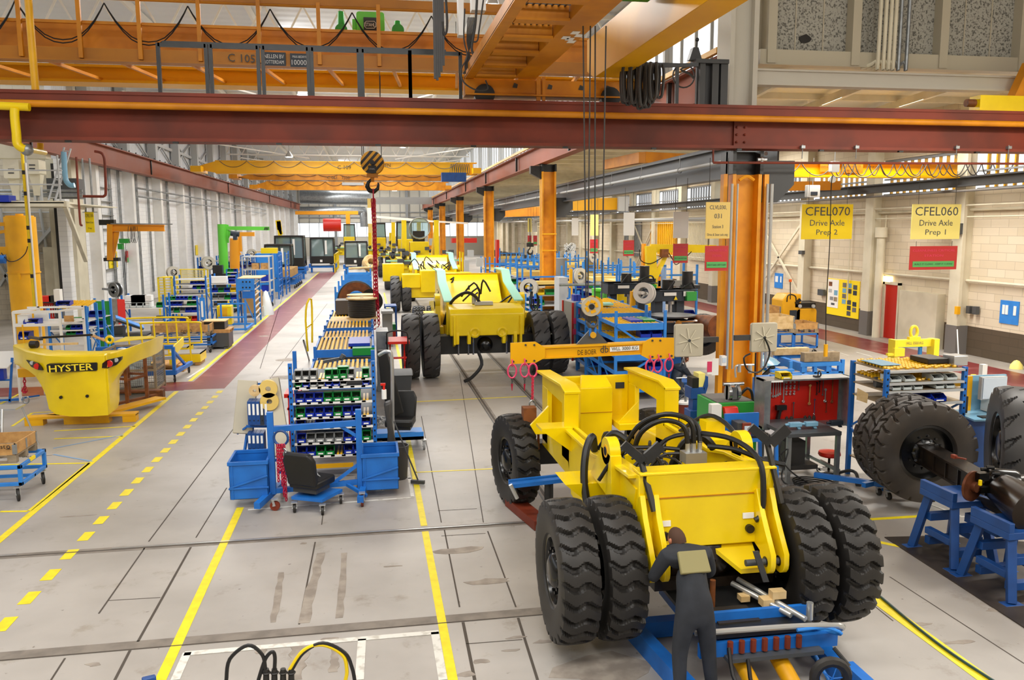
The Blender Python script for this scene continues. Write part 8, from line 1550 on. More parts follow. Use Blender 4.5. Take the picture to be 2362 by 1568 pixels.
# foreground workplace on the right
t=thing('workbench','grey steel workbench with power tools lying on it','workbench',(7.7,13.3,0)); x0,x1=A(1819,998,13.0).x,A(1942,996,13.0).x; zb=A(1880,998,13.0).z
obj('bench_top',B().box(x0,x1,13.0,14.1,zb-.07,zb),'steel_grey',t,bevel=.005);
for x in (x0+.04,x1-.04):
 for y in (13.05,14.05): obj('leg',B().box(x-.035,x+.035,y-.035,y+.035,0,zb-.07),'galv',t)
obj('stretcher',B().box(x0,x1,14.0,14.06,.2,.26).box(x0,x0+.05,13,14,.2,.26).box(x1-.05,x1,13,14,.2,.26),'galv',t)
TC=thing('tool_cabinet','open steel tool cabinet with a red back full of hanging spanners','tool cabinet',(7.9,14.3,zb)); a=A(1768,875,13.95); c=A(1957,978,13.95); z0,z1=c.z,a.z; X0,X1=A(1757,925,13.95).x,c.x
obj('housing',B().box(X0,X1,14.2,14.25,z0,z1).box(X0,X1,13.85,14.2,z1-.03,z1).box(X0,X1,13.85,14.2,z0,z0+.04).box(X0,X0+.04,13.85,14.2,z0,z1).box(X1-.04,X1,13.85,14.2,z0,z1).box(X0-.02,X0+.1,13.8,13.86,z0,z1).box(X1-.12,X1,13.8,13.86,z0,z1),'galv',TC); obj('red_panel',B().box(X0+.06,X1-.1,14.18,14.2,z0+.04,z1-.03),'door_red',TC); obj('name_strip',B().box(X0+.08,X0+.35,13.84,13.85,z1-.04,z1-.01),'paper',TC)
def tl(x,z): return (X0+(X1-X0)*x,14.14,z0+(z1-z0)*z)
def spanner(x,zt,L,w=.017,m='alu',nm='spanner',lab='steel spanner'): b=B().bar(tl(x,zt),(tl(x,zt)[0],14.14,tl(x,zt)[2]-L),w,.008).cyl((tl(x,zt)[0],14.13,tl(x,zt)[2]),(tl(x,zt)[0],14.15,tl(x,zt)[2]),w*1.3,8).ring((tl(x,zt)[0],14.14,tl(x,zt)[2]-L),(0,1,0),w*1.1,w*.5,8,4); one(nm,lab,'hand tool',b,m,'tools in the red cabinet')
for i,(x,L) in enumerate(((.09,.42),(.125,.2),(.15,.24),(.18,.3),(.21,.3),(.235,.28),(.26,.26))): spanner(x,.93,L,lab='steel combination spanner, %s from the left in the red cabinet'%NUM[i])
spanner(.3,.9,.38,.02,lab='large adjustable spanner in the middle of the red cabinet',nm='adjustable_spanner');
for i in range(9): x=.33+.045*(i%3); z=.93-.12*(i//3); spanner(x,z,.05,.014,lab='short open spanner, row %s, %s from the left'%(NUM[i//3],NUM[i%3]))
for i,(x,z,L,m,nm,lab) in enumerate(((.47,.9,.16,'steel_grey','pliers','small pliers hanging high in the middle of the red cabinet'),(.6,.8,.35,'wood','hammer','hammer with a wooden handle in the red cabinet'),(.68,.85,.22,'hazard_black','screwdriver','dark screwdriver right of the hammer'),(.71,.88,.2,'hazard_black','screwdriver','second dark screwdriver right of the hammer'),(.75,.92,.3,'steel_grey','file','long flat file in the right part of the red cabinet'),(.78,.7,.22,'alu','scraper','scraper with a flat blade in the red cabinet'),(.86,.93,.45,'rust','hammer','long brown hammer at the right side of the red cabinet'),(.66,.5,.28,'chrome','pliers','water pump pliers low in the red cabinet'),(.8,.45,.2,'brown_red','pliers','red-handled pliers low in the red cabinet'),(.08,.35,.3,'dark_grey','ratchet','ratchet at the lower left of the red cabinet'),(.115,.35,.25,'dark_grey','ratchet','second ratchet at the lower left of the red cabinet'),(.42,.45,.33,'steel_grey','spanner','long bent spanner right of the cordless driver'))): spanner(x,z,L,.02 if nm in('hammer','scraper') else .013,m,nm,lab)
p=tl(.27,.32); one('cordless_driver','black impact driver hanging low in the red cabinet','power tool',B().box(p[0]-.1,p[0]+.1,14.08,14.16,p[2],p[2]+.09).prism([(p[0]-.05,14.08,p[2]),(p[0]+.0,14.08,p[2]),(p[0]-.03,14.08,p[2]-.17),(p[0]-.09,14.08,p[2]-.17)],(0,.07,0)),'black')
for i,x in enumerate((.32,.37,.53,.58,.63)): p=tl(x,.05); one('spray_can','dark can standing at the bottom of the red cabinet, %s from the left'%NUM[i],'can',B().cyl((p[0],14.05,z0+.04),(p[0],14.05,z0+.16),.03,12).cyl((p[0],14.05,z0+.16),(p[0],14.05,z0+.18),.015,8),'charcoal','cans in the red cabinet')
a=A(1810,875,13.95); put_bin((a.x,13.88,z1),'bin_yellow','yellow bin on top of the open tool cabinet',None,.22,.24,.12); one('headset','black head lamp with a strap on top of the tool cabinet','lamp',B().ring(A(1890,862,14),(1,0,0),.05,.015,12,5).box(A(1878,870,14).x,A(1888,870,14).x,13.95,14.05,z1,z1+.03),'hazard_black')
for i,(px,m,lab) in enumerate(((1835,'film_blue','silver air drill standing on the bench'),(1872,'film_blue','grey-blue impact driver lying on the bench'),(1930,'dark_sign','dark blue impact wrench at the right end of the bench'))):
 c=A(px,985,13.3); one('power_tool',lab,'power tool',B().box(c.x-.13,c.x+.1,13.25,13.35,zb+.05,zb+.13).cyl((c.x-.2,13.3,zb+.09),(c.x-.1,13.3,zb+.09),.025,10).prism([(c.x+.0,13.27,zb+.06),(c.x+.07,13.27,zb+.06),(c.x+.1,13.27,zb),(c.x+.04,13.27,zb)],(0,.06,0)),m,'air tools on the bench',bevel=.01)
t=thing('work_stool','red round work stool with a black ring base','stool',(8.1,13.05,0)); c=G(1911,1092); zs=A(1913,1045,c.y).z; obj('seat',B().lathe([(0,-.05),(.18,-.05),(.2,-.02),(.19,.03),(0,.035)],(c.x,c.y,zs),'z',28),'red',t); obj('post',B().cyl((c.x,c.y,.06),(c.x,c.y,zs-.05),.022,10),'hazard_black',t); obj('foot_ring',B().ring((c.x,c.y,.06),(0,0,1),.2,.018,22,6).cyl((c.x,c.y,.05),(c.x,c.y,.075),.15,20),'hazard_black',t)
for k in range(4): t_=k*PI/2+.4; caster(t,c.x+.2*math.cos(t_),c.y+.2*math.sin(t_),0,.02,'black')
one('metal_box','dark grey sheet-metal box under the workbench','box',B().box(x0+.1,x0+.5,13.3,13.7,.3,.72).box(x0+.05,x0+.7,13.2,13.8,.22,.3),'charcoal'); b=B(); rg=random.Random(4)
for k in range(5): b.ring((x0+.35+.03*k,12.75+.04*k,.02+.015*k),(.05,.05,1),.28+.02*k,.013,20,5)
b.tube([(x0-.1,13,zb),(x0-.2,12.9,.6),(x0,12.8,.3),(x0+.4,12.7,.05)],.014,6,5).tube([(x0-.1,13.1,zb),(x0-.25,13,.5),(x0-.05,12.9,.7),(x0-.2,12.8,.2),(x0+.1,12.7,.04)],.014,6,5); one('air_hose','black air hoses coiled on the floor in front of the bench','hose',b,'black')
t=thing('charger_trolley','blue steel trolley carrying a red battery charger','trolley',(6.9,13.2,0)); Y=12.6; a=A(1692,1015,Y); c=A(1790,1010,Y)
b=B()
for x,y in ((a.x-.05,Y),(c.x-.05,Y-.1),(a.x+.05,Y+.7),(c.x,Y+.6)): b.bar((x,y,a.z),(x+.03,y-.05,0),.05)
b.box(a.x-.05,c.x,Y,Y+.6,a.z-.05,a.z); obj('frame',b,'blue',t); obj('back_panel',B().box(a.x,A(1772,1000,Y).x,Y+.35,Y+.4,a.z,A(1730,964,Y).z),'blue',t); obj('tool_tray',B().box(a.x+.3,c.x-.05,Y+.05,Y+.3,a.z,a.z+.04),'hazard_black',t)
a=A(1700,1018,Y+.05); c=A(1732,974,Y+.05); t=thing('battery_charger','black and red battery charger with a small display','charger',(a.x+.1,Y+.1,a.z)); z0_=a.z-.0; obj('body',B().box(a.x,c.x-.05,Y+.05,Y+.3,z0_,c.z),'dark_grey',t,bevel=.01); obj('front',B().box(a.x+.08,c.x,Y+.02,Y+.06,z0_,c.z),'brown_red',t,bevel=.01); obj('display',B().box(a.x+.11,c.x-.03,Y+.01,Y+.02,c.z-.13,c.z-.05),'screen',t); b=B()
for i in range(3):
 for j in range(2): b.cyl((a.x+.12+.03*i,Y+.02,c.z-.18-.04*j),(a.x+.12+.03*i,Y+.01,c.z-.18-.04*j),.01,8)
obj('button',b,'white',t)
t=thing('green_cabinet','bright green steel cabinet with a red box door and a pump on top','cabinet',(7.1,15.2,0)); Y=14.6; a=A(1662,930,Y); c=A(1738,1020,Y); obj('body',B().box(a.x-.1,c.x,Y,Y+.9,0,a.z).box(a.x+.15,c.x,Y-.12,Y,0,.62),'green',t,bevel=.006); obj('top_tray',B().box(a.x-.05,c.x-.02,Y+.05,Y+.85,a.z,a.z+.02),'concrete_dark',t)
p=[A(1671,940,Y-.1),A(1702,938,Y-.1),A(1710,980,Y-.25),A(1680,988,Y-.25)]; obj('red_box',B().prism(p,(0,.12,0)),'red',t,bevel=.01); obj('control_box',B().rbox(A(1637,930,Y-.1).x,A(1660,930,Y-.1).x,Y-.2,Y-.05,A(1640,963,Y-.1).z,A(1640,931,Y-.1).z,.02),'white',t); obj('dark_basin',B().lathe([(.16,-.05),(.17,.0),(.15,0),(.13,-.05)],A(1733,955,Y-.3),'z',20),'hazard_black',t)
c=A(1690,905,Y+.2); t=thing('diaphragm_pump','shiny metal diaphragm pump on top of the green cabinet','pump',(c.x,Y+.2,c.z-.2)); b=B().cyl((c.x-.12,Y+.2,c.z),(c.x-.06,Y+.2,c.z),.14,18).cyl((c.x+.06,Y+.2,c.z),(c.x+.12,Y+.2,c.z),.14,18).cyl((c.x-.2,Y+.2,c.z+.17),(c.x+.22,Y+.2,c.z+.17),.035,10).cyl((c.x-.15,Y+.2,c.z-.16),(c.x+.15,Y+.2,c.z-.16),.04,10).box(c.x-.05,c.x+.05,Y+.1,Y+.3,c.z-.12,c.z+.12)
for s_ in (-1,1): b.box(c.x+s_*.1-.02,c.x+s_*.1+.02,Y+.15,Y+.25,c.z-.19,c.z+.17)
obj('pump_body',b,'chrome',t); obj('hose',B().tube([(c.x+.12,Y+.1,c.z-.02),(c.x+.22,Y+.05,c.z+.1),(c.x+.34,Y+.1,c.z+.02),(c.x+.38,Y+.1,c.z-.18)],.028,8,4),'black',t)
t=thing('vise_stand','blue clamping stand with black rubber jaws behind the foreground chassis','clamp stand',(6.95,16,0)); Y=16; b=B().box(A(1594,900,Y).x,A(1626,900,Y).x,Y,Y+.35,A(1610,920,Y).z,A(1610,893,Y).z).box(A(1600,940,Y).x,A(1618,940,Y).x,Y+.05,Y+.3,.6,A(1610,920,Y).z).box(A(1592,970,Y).x,A(1628,970,Y).x,Y,Y+.35,0,.72); b.prism([A(1626,915,Y),A(1634,890,Y),A(1634,868,Y),A(1629,868,Y),A(1622,893,Y)],(0,.3,0)); obj('stand',b,'blue_dark',t,bevel=.01); obj('rubber_jaw',B().box(A(1597,890,Y).x,A(1612,880,Y).x,Y,Y+.3,A(1600,895,Y).z,A(1600,872,Y).z),'hazard_black',t); obj('wooden_jaw',B().box(A(1612,880,Y).x,A(1627,880,Y).x,Y+.02,Y+.3,A(1610,893,Y).z,A(1610,862,Y).z),'sign_pale',t)
t=thing('oil_drum','red-brown oil drum with a white lid and a hand pump','drum',(A(1580,965,17).x,17,0)); c=V((A(1578,940,17).x,17,0)); zt_=A(1578,928,17).z; obj('drum_body',B().lathe([(0,0),(.16,0),(.16,.2),(.17,.22),(.16,.24),(.16,zt_-.02),(0,zt_-.02)],c,'z',24),'brown_red',t); obj('lid',B().cyl(c+V((0,0,zt_-.02)),c+V((0,0,zt_+.02)),.18,24),'white',t); obj('pump',B().cyl(c+V((.03,0,zt_)),c+V((.03,0,zt_+.38)),.03,10),'galv',t); obj('hose',B().tube([c+V((0,-.05,zt_+.2)),c+V((-.15,-.1,zt_+.1)),c+V((-.25,-.1,zt_-.15)),c+V((-.2,-.1,zt_-.3))],.012,6,4),'black',t)
put_tyre('plain',None,(A(1554,960,14.5).x-.3,15.0,.36),-1,.4,.45).name='spare_roller'
o=bpy.data.objects['spare_roller']; tag(o,'grey machine wheel peeping out behind the right rail of the chassis','wheel')
# beige shields on arms beside the column
for lab,p0,p1,Y,sx in (('beige ribbed plastic panel on an arm left of the near column',(1557,748),(1622,822),17.6,1),('beige ribbed plastic panel on an arm right of the near column',(1734,745),(1792,811),17.2,-1)):
 a=A(*p0,Y); c=A(*p1,Y); t=thing('plastic_shield',lab,'panel',((a.x+c.x)/2,Y,c.z),0,'beige shields on the near column'); obj('shell',B().rbox(a.x,c.x,Y,Y+.09,c.z,a.z,.05),'beige_metal',t,bevel=.02); m_=((a.x+c.x)/2,Y-.01,(a.z+c.z)/2); b=B()
 for k in range(8): t_=k*PI/4+.2; b.bar(m_,(m_[0]+math.cos(t_)*(c.x-a.x)*.38,Y-.01,m_[2]+math.sin(t_)*(a.z-c.z)*.38),.02,.014)
 obj('rib',b,'cream',t); obj('hub',B().cyl((m_[0],Y-.03,m_[2]),(m_[0],Y,m_[2]),.035,8),'dark_grey',t); xx=c.x if sx>0 else a.x; obj('arm',B().box(min(xx,xx+.38*sx),max(xx,xx+.38*sx),Y+.03,Y+.1,m_[2]-.06,m_[2]+.06),'charcoal',t)
 if sx<0: obj('cable',B().tube([(m_[0]-.02,Y-.05,m_[2]),(m_[0]+.1,Y-.08,m_[2]-.35),(m_[0]-.1,Y-.08,m_[2]-.75),(m_[0]-.4,Y-.08,m_[2]-.72),(m_[0]-.5,Y-.05,m_[2]-.45),(m_[0]-.35,Y-.05,m_[2]-.35)],.02,6,5).tube([(m_[0]-.22,Y-.05,c.z),(m_[0]-.2,Y-.05,.9),(m_[0]-.15,Y-.3,.75)],.018,6,3),'black',t)
t=thing('thermostat','white control unit with a small display on the near column','control unit',A(1667,842,19.1)); a=A(1661,820,19.3); c=A(1672,842,19.3); obj('body',B().box(a.x,c.x,19.2,19.35,c.z,a.z),'white',t); obj('display',B().box(a.x+.02,c.x-.02,19.19,19.2,c.z+.08,a.z-.04),'screen',t)
for i,(p0,p1,m,lab) in enumerate((((1632,834),(1642,858),'pink','pink paper pinned on the near column'),((1643,827),(1657,865),'paper','white paper pinned on the near column'),((1632,858),(1642,863),'paper','white label strip below the pink paper'))): a=A(*p0,19.0); c=A(*p1,19.0); one('paper_sheet',lab,'paper',B().box(a.x,c.x,19.0,19.02,c.z,a.z),m)
t=thing('air_regulator','air filter and regulator on a pipe bracket on the near column','regulator',A(1715,845,18.8)); b=B().tube([A(1697,870,18.8),A(1696,850,18.8),A(1703,842,18.8),A(1740,841,18.8)],.025,8,3).cyl(A(1705,858,18.8),A(1705,840,18.8),.045,12).cyl(A(1730,860,18.8),A(1730,842,18.8),.05,12); obj('filter',b,'alu',t)
# ---- shelf rack on the right
xL,xR=A(2046,856,12.5).x,A(2226,850,12.5).x; zt_=A(2046,852,12.5).z; lv=[A(2130,q,12.45).z for q in (856,884,903,932)]
RR=shelfrack('shelf_rack','tall blue rack with roller shelves and parts boxes behind the right-hand tyres',xL,xR,12.5,13.5,lv+[.35],zt_,'blue','wood_grey','light_grey')
obj('roller_bed',wheels(B(),xL+.04,xR-.04,12.55,13.5,lv[0]+.04,lv[0]+.05,.09,.09,.025),'roller',RR); obj('roller_bed',wheels(B(),xL+.04,xR-.04,12.55,13.5,lv[1]+.03,lv[1]+.05,.1,.1,.025),'roller',RR)
bin_row([c_,c_,None,c_,c_],xL+.05,xR-.1,12.5,lv[1]+.03,'the second shelf of the right-hand rack','clear bins in the right-hand rack',w=.2,h=.1,tag_=False); bin_row([c_,c_,c_,None,c_,c_],xL+.1,xR-.15,12.5,lv[2]+.03,'the third shelf of the right-hand rack','clear bins in the right-hand rack',w=.16,h=.1,tag_=False); put_bin((xL+.75,12.5,lv[3]+.03),b_,'left blue bin on the lower shelf of the right-hand rack',None,.25,.3,.16); put_bin((xL+1.0,12.45,lv[3]+.03),b_,'right blue bin on the lower shelf of the right-hand rack',None,.25,.3,.13)
c=A(2205,847,12.7); one('metal_box','plain aluminium box on top of the right-hand rack','box',B().box(c.x-.12,c.x+.15,12.6,12.9,zt_,zt_+.17),'alu',bevel=.01); c=A(2155,845,12.8); one('tool_case','flat black case on top of the right-hand rack','case',B().box(c.x-.2,c.x+.2,12.7,13.2,zt_+.03,zt_+.12),'hazard_black',bevel=.01); one('blue_sheet','light blue sheet on top of the right-hand rack','sheet',B().box(xL+.02,xL+.4,12.7,13.3,zt_+.03,zt_+.04),'film_blue')
one('document_board','clipboard with papers on the left side of the right-hand rack','board',B().prism([A(1979,895,13.1),A(2003,908,13.0),A(2000,930,13.0),A(1977,922,13.1)],(.0,.02,0)),'wood_light'); one('drum_motor','dark disc-shaped part on a shelf of the right-hand rack','machine part',B().cyl((xL+.05,12.9,lv[2]+.1),(xL+.2,12.85,lv[2]+.1),.1,16),'steel_grey')
t=thing('lifting_fixture','pale yellow lifting fixture lettered WLL 3500 KG behind the right-hand rack','lifting fixture',(A(2112,830,16.5).x,16.5,0)); Y=16.5; b=B().box(A(2059,790,Y).x,A(2166,790,Y).x,Y,Y+.12,A(2110,800,Y).z,A(2110,783,Y).z).box(A(2058,800,Y).x,A(2066,800,Y).x,Y-.1,Y+.15,.9,A(2060,783,Y).z).box(A(2148,800,Y).x,A(2160,800,Y).x,Y-.1,Y+.15,.9,A(2150,781,Y).z); b.ring(A(2112,766,Y)+V((0,.06,0)),(0,1,0),.085,.035,18,6,0,(1.5,1)).box(A(2098,782,Y).x,A(2124,782,Y).x,Y,Y+.1,A(2110,784,Y).z,A(2110,777,Y).z); obj('frame',b,'yellow_pale',t,bevel=.005); text('lettering','WLL 3500 KG','steel_grey',t,A(2110,791,Y-.01),(1,0,0),(0,0,1),.06,.42); obj('clamp',B().cb(A(2072,812,Y-.1),(.25,.1,.18)).cb(A(2060,817,Y-.1),(.3,.08,.05)),'yellow_pale',t)
b=B().box(A(2080,800,Y).x,A(2148,800,Y).x,Y+.3,Y+.36,A(2110,806,Y).z,A(2110,798,Y).z).box(A(2080,800,Y).x,A(2086,800,Y).x,Y+.3,Y+.36,0,A(2110,798,Y).z).box(A(2142,800,Y).x,A(2148,800,Y).x,Y+.3,Y+.36,0,A(2110,798,Y).z); one('fixture_stand','blue stand supporting the pale yellow lifting fixture','frame',b,'blue_bright')
# ---- computer desk
t=thing('computer_desk','light blue computer desk cabinet between the two big tyres on the right','desk',(10.2,12.8,0)); Y=12.6; a=A(2240,965,Y); c=A(2318,1110,Y); obj('cabinet_body',B().box(a.x,c.x,Y,Y+.6,0,a.z-.03),'blue_dark',t); obj('desk_top',B().prism([(a.x-.05,Y-.15,a.z-.02),(c.x,Y-.15,a.z-.02),(c.x,Y+.5,a.z+.02),(a.x-.05,Y+.5,a.z+.02)],(0,0,.03)),'film_blue',t); p0=A(2249,870,Y+.3); p1=A(2330,955,Y+.3); obj('back_panel',B().box(p0.x,p1.x,Y+.45,Y+.5,a.z,p0.z),'film_blue',t)
p0=A(2270,873,Y+.2); p1=A(2320,918,Y+.2); t=thing('monitor','computer monitor with a pale screen on the blue desk','monitor',((p0.x+p1.x)/2,Y+.2,p1.z)); obj('housing',B().box(p0.x-.02,p1.x+.02,Y+.22,Y+.3,p1.z-.02,p0.z+.02),'light_grey',t); obj('screen',B().box(p0.x,p1.x,Y+.2,Y+.22,p1.z,p0.z),'screen',t)
one('keyboard','black computer keyboard on the blue desk','keyboard',B().box(a.x+.15,a.x+.55,Y-.1,Y+.05,a.z+.01,a.z+.035),'hazard_black'); one('computer_case','white computer case right of the keyboard','computer',B().box(a.x+.5,a.x+.8,Y+.15,Y+.4,a.z+.05,a.z+.3),'white'); one('telephone','black handset standing on the desk','telephone',B().box(a.x+.02,a.x+.08,Y+.2,Y+.28,a.z+.05,a.z+.35),'hazard_black')
one('yellow_rack','yellow rack upright between the right-hand rack and the computer desk','rack',B().box(A(2231,900,13).x,A(2242,900,13).x,13,13.1,0,A(2236,868,13).z).box(A(2231,900,13).x,A(2300,900,13).x,13.3,13.4,1.6,1.7),'crane_gold'); one('spray_can','yellow-green can on the yellow rack','can',B().cyl(A(2245,880,13.3),A(2245,864,13.3),.05,12),'bin_yellow'); one('white_column_box','small white upright box behind the computer monitor','box',B().box(A(2266,860,14).x,A(2277,860,14).x,14,14.1,1.2,A(2270,841,14).z),'white')
# ---- axle with tyres on blue stands
TX=thing('axle_assembly','greasy black truck axle with a brake disc and two brown-black tyres on blue stands','axle',(8,10.6,0)); rz=math.radians(82)
c1=A(2124,1038,11.4); d=V((math.cos(rz),math.sin(rz),0)); c2=c1+d*.47
put_tyre('hex',TX,tuple(c1),-1,rz,1.02,spin=.1); put_tyre('hex',TX,tuple(c2),-1,rz,1.02,spin=.2)
e=A(2262,1118,9.7); b=B().bar(c1,e,.24,.26); b.bar(c1+V((0,0,.13)),e+V((0,0,.13)),.3,.03).bar(c1-V((0,0,.13)),e-V((0,0,.13)),.3,.03);
for f in (.2,.4,.6,.8): p=c1.lerp(e,f); b.cb(p,(.29,.02,.27),0,rz-PI/2)
obj('axle_beam',b,'oil_black',TX); ax=(e-c1).normalized(); hb_=c1-ax*.0; obj('hub',B().cyl(c1-d*.12,c1+d*.05,.26,24).cyl(c1-d*.22,c1,.15,20),'black_gloss',TX);
b=B()
for k in range(10): t_=2*PI*k/10; u=V((-d.y,d.x,0)); p=c1-d*.13+u*.2*math.cos(t_)+V((0,0,.2*math.sin(t_))); b.cyl(p,p-d*.05,.02,6)
obj('wheel_nut',b,'steel_grey',TX)
q=A(2240,1120,9.2); obj('brake_disc',B().cyl(q,q+V((.01,-.03,0)),.2,32).cyl(q,q+V((.03,-.08,0)),.07,16),'brake_rust',TX); b=B().lathe([(.04,-.2),(.09,-.18),(.1,-.05),(.17,0),(.2,.05),(.22,.3),(.2,.35)],A(2276,1112,9.3),(1,-.55,-.08),20)
for k in range(8): t_=2*PI*k/8; p=A(2288,1110,9.2)+V((.02,.14*math.cos(t_),.18*math.sin(t_))); b.cyl(p,p+V((-.08,.04,0)),.025,6)
b.cb(A(2264,1098,9.15),(.14,.1,.1)).cb(A(2270,1128,9.15),(.16,.1,.08)); obj('planet_hub',b,'black_gloss',TX); obj('yellow_plug',B().cb(A(2261,1113,9.0),(.03,.03,.07)),'bin_yellow',TX)
p0=A(2300,1118,9.3); p1=A(2390,1185,8.4); b=B().cyl(p0,p1,.2,20,.28).cyl(p0+V((0,0,-.05)),A(2362,1120,9.4),.16,16); b.prism([A(2240,1140,9.5),A(2300,1160,9.2),A(2362,1185,8.7),A(2362,1215,8.7),A(2290,1180,9.2)],(0,.2,0)); obj('differential_housing',b,'oil_black',TX)
one('oily_spanner','red-handled pliers lying on the black axle beam','hand tool',B().bar(A(2198,1056,10.3)+V((0,0,.02)),A(2228,1062,10.1)+V((0,0,.02)),.03,.02).box(A(2195,1052,10.3).x,A(2203,1052,10.3).x,10.25,10.32,A(2198,1056,10.3).z,A(2198,1048,10.3).z),'brown_red')
def stand(lab,ax_,ay,w,d_,h,sp=.18):
 t=thing('axle_stand',lab,'stand',(ax_,ay,0),0,'blue axle stands'); b=B()
 for sx in (-1,1):
  for sy in (-1,1):
   tp=(ax_+sx*w/2,ay+sy*d_/2,h-.08); ft=(ax_+sx*(w/2+sp*.5),ay+sy*(d_/2+sp),.02); b.bar(ft,tp,.1,.1); b.box(ft[0]-.12,ft[0]+.12,ft[1]-.07,ft[1]+.07,0,.02)
  b.bar((ax_+sx*w/2,ay-d_/2,h*.35),(ax_+sx*w/2,ay+d_/2,h*.35),.09)
 for sy in (-1,1): b.box(ax_-w/2,ax_+w/2,ay+sy*d_/2-.05,ay+sy*d_/2+.05,h*.12,h*.24); b.box(ax_-w/2,ax_+w/2,ay+sy*d_/2-.05,ay+sy*d_/2+.05,h*.5,h*.62)
 b.box(ax_-w/2-.1,ax_+w/2+.1,ay-d_/2-.08,ay+d_/2+.08,h-.09,h); b.box(ax_-w/2-.1,ax_-w/2-.03,ay-d_/2-.08,ay+d_/2+.08,h,h+.12); obj('frame',b,'blue_dark',t,bevel=.006); return t
g1=G(2172,1312); g2=G(2300,1385)
stand('blue steel axle stand further back under the black axle',g1.x+.42,g1.y+.35,.42,.5,A(2220,1140,g1.y+.3).z); stand('blue steel axle stand nearest the right edge',g2.x+.42,g2.y+.3,.5,.5,A(2340,1212,g2.y+.2).z)
one('axle_jack_beam','blue beam linking the two axle stands','beam',B().bar((g1.x+.5,g1.y+.2,.62),(g2.x+.5,g2.y+.6,.6),.1,.12),'blue_dark')
put_tyre('bar',None,(A(2352,1050,11.2).x,11.4,.98),-1,-.55,1.0,spin=.3).name='truck_tyre'; o=bpy.data.objects['truck_tyre']; tag(o,'huge black truck tyre cut off by the right edge','tyre'); o.material_slots[0].material
one('floor_plate','dark oily steel plate lying on the floor under the axle stands','floor plate',B().prism([G(2040,1240),G(2165,1237),V((9.3,9.9,0)),V((9.3,6.0,0)),V((7.1,6.0,0))],(0,0,.015)),mat('oily_plate','#4a423c',.45,.3,col2='#2c2622',sc=2,amt=.9))
t=thing('tyre_dolly','blue wheeled dolly under the rear tyre of the black axle','dolly',(8.4,12.3,0)); a=G(1995,1140); c=G(2080,1150); b=B().bar((a.x-.6,a.y+.6,.2),(c.x,c.y,.2),.08).bar((a.x-.1,a.y-.1,.2),(c.x+.5,c.y+.6,.2),.08); obj('frame',b,'blue',t); caster(t,G(2027,1142).x,G(2027,1142).y,0,.06,'rubber'); caster(t,G(2050,1152).x,G(2050,1152).y,0,.06,'rubber')
one('air_hose','long thin dark green hose lying on the floor at the lower right','hose',B().tube([G(2030,1375,.02),G(2120,1450,.02),G(2200,1510,.02),G(2300,1575,.02)],.015,6,4),mat('hose_green','#2c4a48',.4)); one('bent_handle','bent dark tool handle on the floor left of the tyre dolly','tool',B().tube([G(1935,1090,.1),G(1960,1085,.12),G(1975,1092,.1),G(1980,1115,.03)],.03,8,4).cyl(G(1978,1112,.03),G(1980,1118,.03),.05,10),'dark_grey')
# bay behind the lifting beam
def press(lab,p0,p1,qt,qb,Y,beamh,gm='green'):
 a=A(p0,qt,Y); c=A(p1,qt,Y); t=thing('hydraulic_press',lab,'press',((a.x+c.x)/2,Y,0),0,'hydraulic presses'); zt=a.z; zb=zt-beamh; w=c.x-a.x
 obj('cross_head',B().box(a.x,c.x,Y,Y+.8,zb,zt).box(a.x-.1,c.x+.1,Y-.05,Y+.85,zt-.04,zt).box(a.x-.1,a.x+.12,Y-.05,Y+.8,zb,zt),'dark_sign',t,bevel=.01); obj('column',B().box(a.x+.05,a.x+.3,Y+.2,Y+.6,0,zb),'dark_sign',t); obj('column',B().box(c.x-.5,c.x-.25,Y+.2,Y+.6,0,zb),'dark_sign',t); m=(a.x+c.x)/2
 obj('ram',B().cyl((m,Y+.4,zb-.12),(m,Y+.4,zb),.16,16).cyl((m,Y+.4,zb-.7),(m,Y+.4,zb),.07,14),'alu',t); obj('motor',B().cyl((m-.1,Y+.4,zt),(m-.1,Y+.4,zt+.3),.18,16).cyl((m+.55,Y+.4,zt),(m+.55,Y+.4,zt+.55),.17,14).box(m+.4,m+.9,Y+.2,Y+.6,zt,zt+.12),'black_steel',t); obj('control_box',B().box(c.x-.3,c.x+.02,Y-.15,Y,zb+.02,zt-.06),gm,t)
 obj('warning_plate',B().prism([(m-.06,Y-.06,zb+.05),(m+.06,Y-.06,zb+.05),(m,Y-.06,zb+.17)],(0,.01,0)),'sign_yellow',t); obj('label_plate',B().box(a.x+.25,a.x+.65,Y-.06,Y-.05,zt-.18,zt-.08).box(m+.25,m+.6,Y-.06,Y-.05,zt-.2,zt-.05),'paper',t); obj('bed',B().box(a.x,c.x-.2,Y,Y+.9,.5,.75),'steel_grey',t); obj('hose',B().tube([(a.x+.4,Y,zt),(a.x+.6,Y,zt+.25),(m-.1,Y+.2,zt+.25)],.025,6,4).tube([(m+.2,Y,zt+.03),(m+.5,Y,zt+.2),(c.x-.1,Y,zt+.22),(c.x,Y,zt+.05)],.03,6,4),'black',t); return t
press('dark blue-grey hydraulic press nearest the near column',1513,1602,669,700,24.5,.36); press('dark blue-grey hydraulic press left of the other one, behind the white reel',1408,1510,653,676,27,.38)
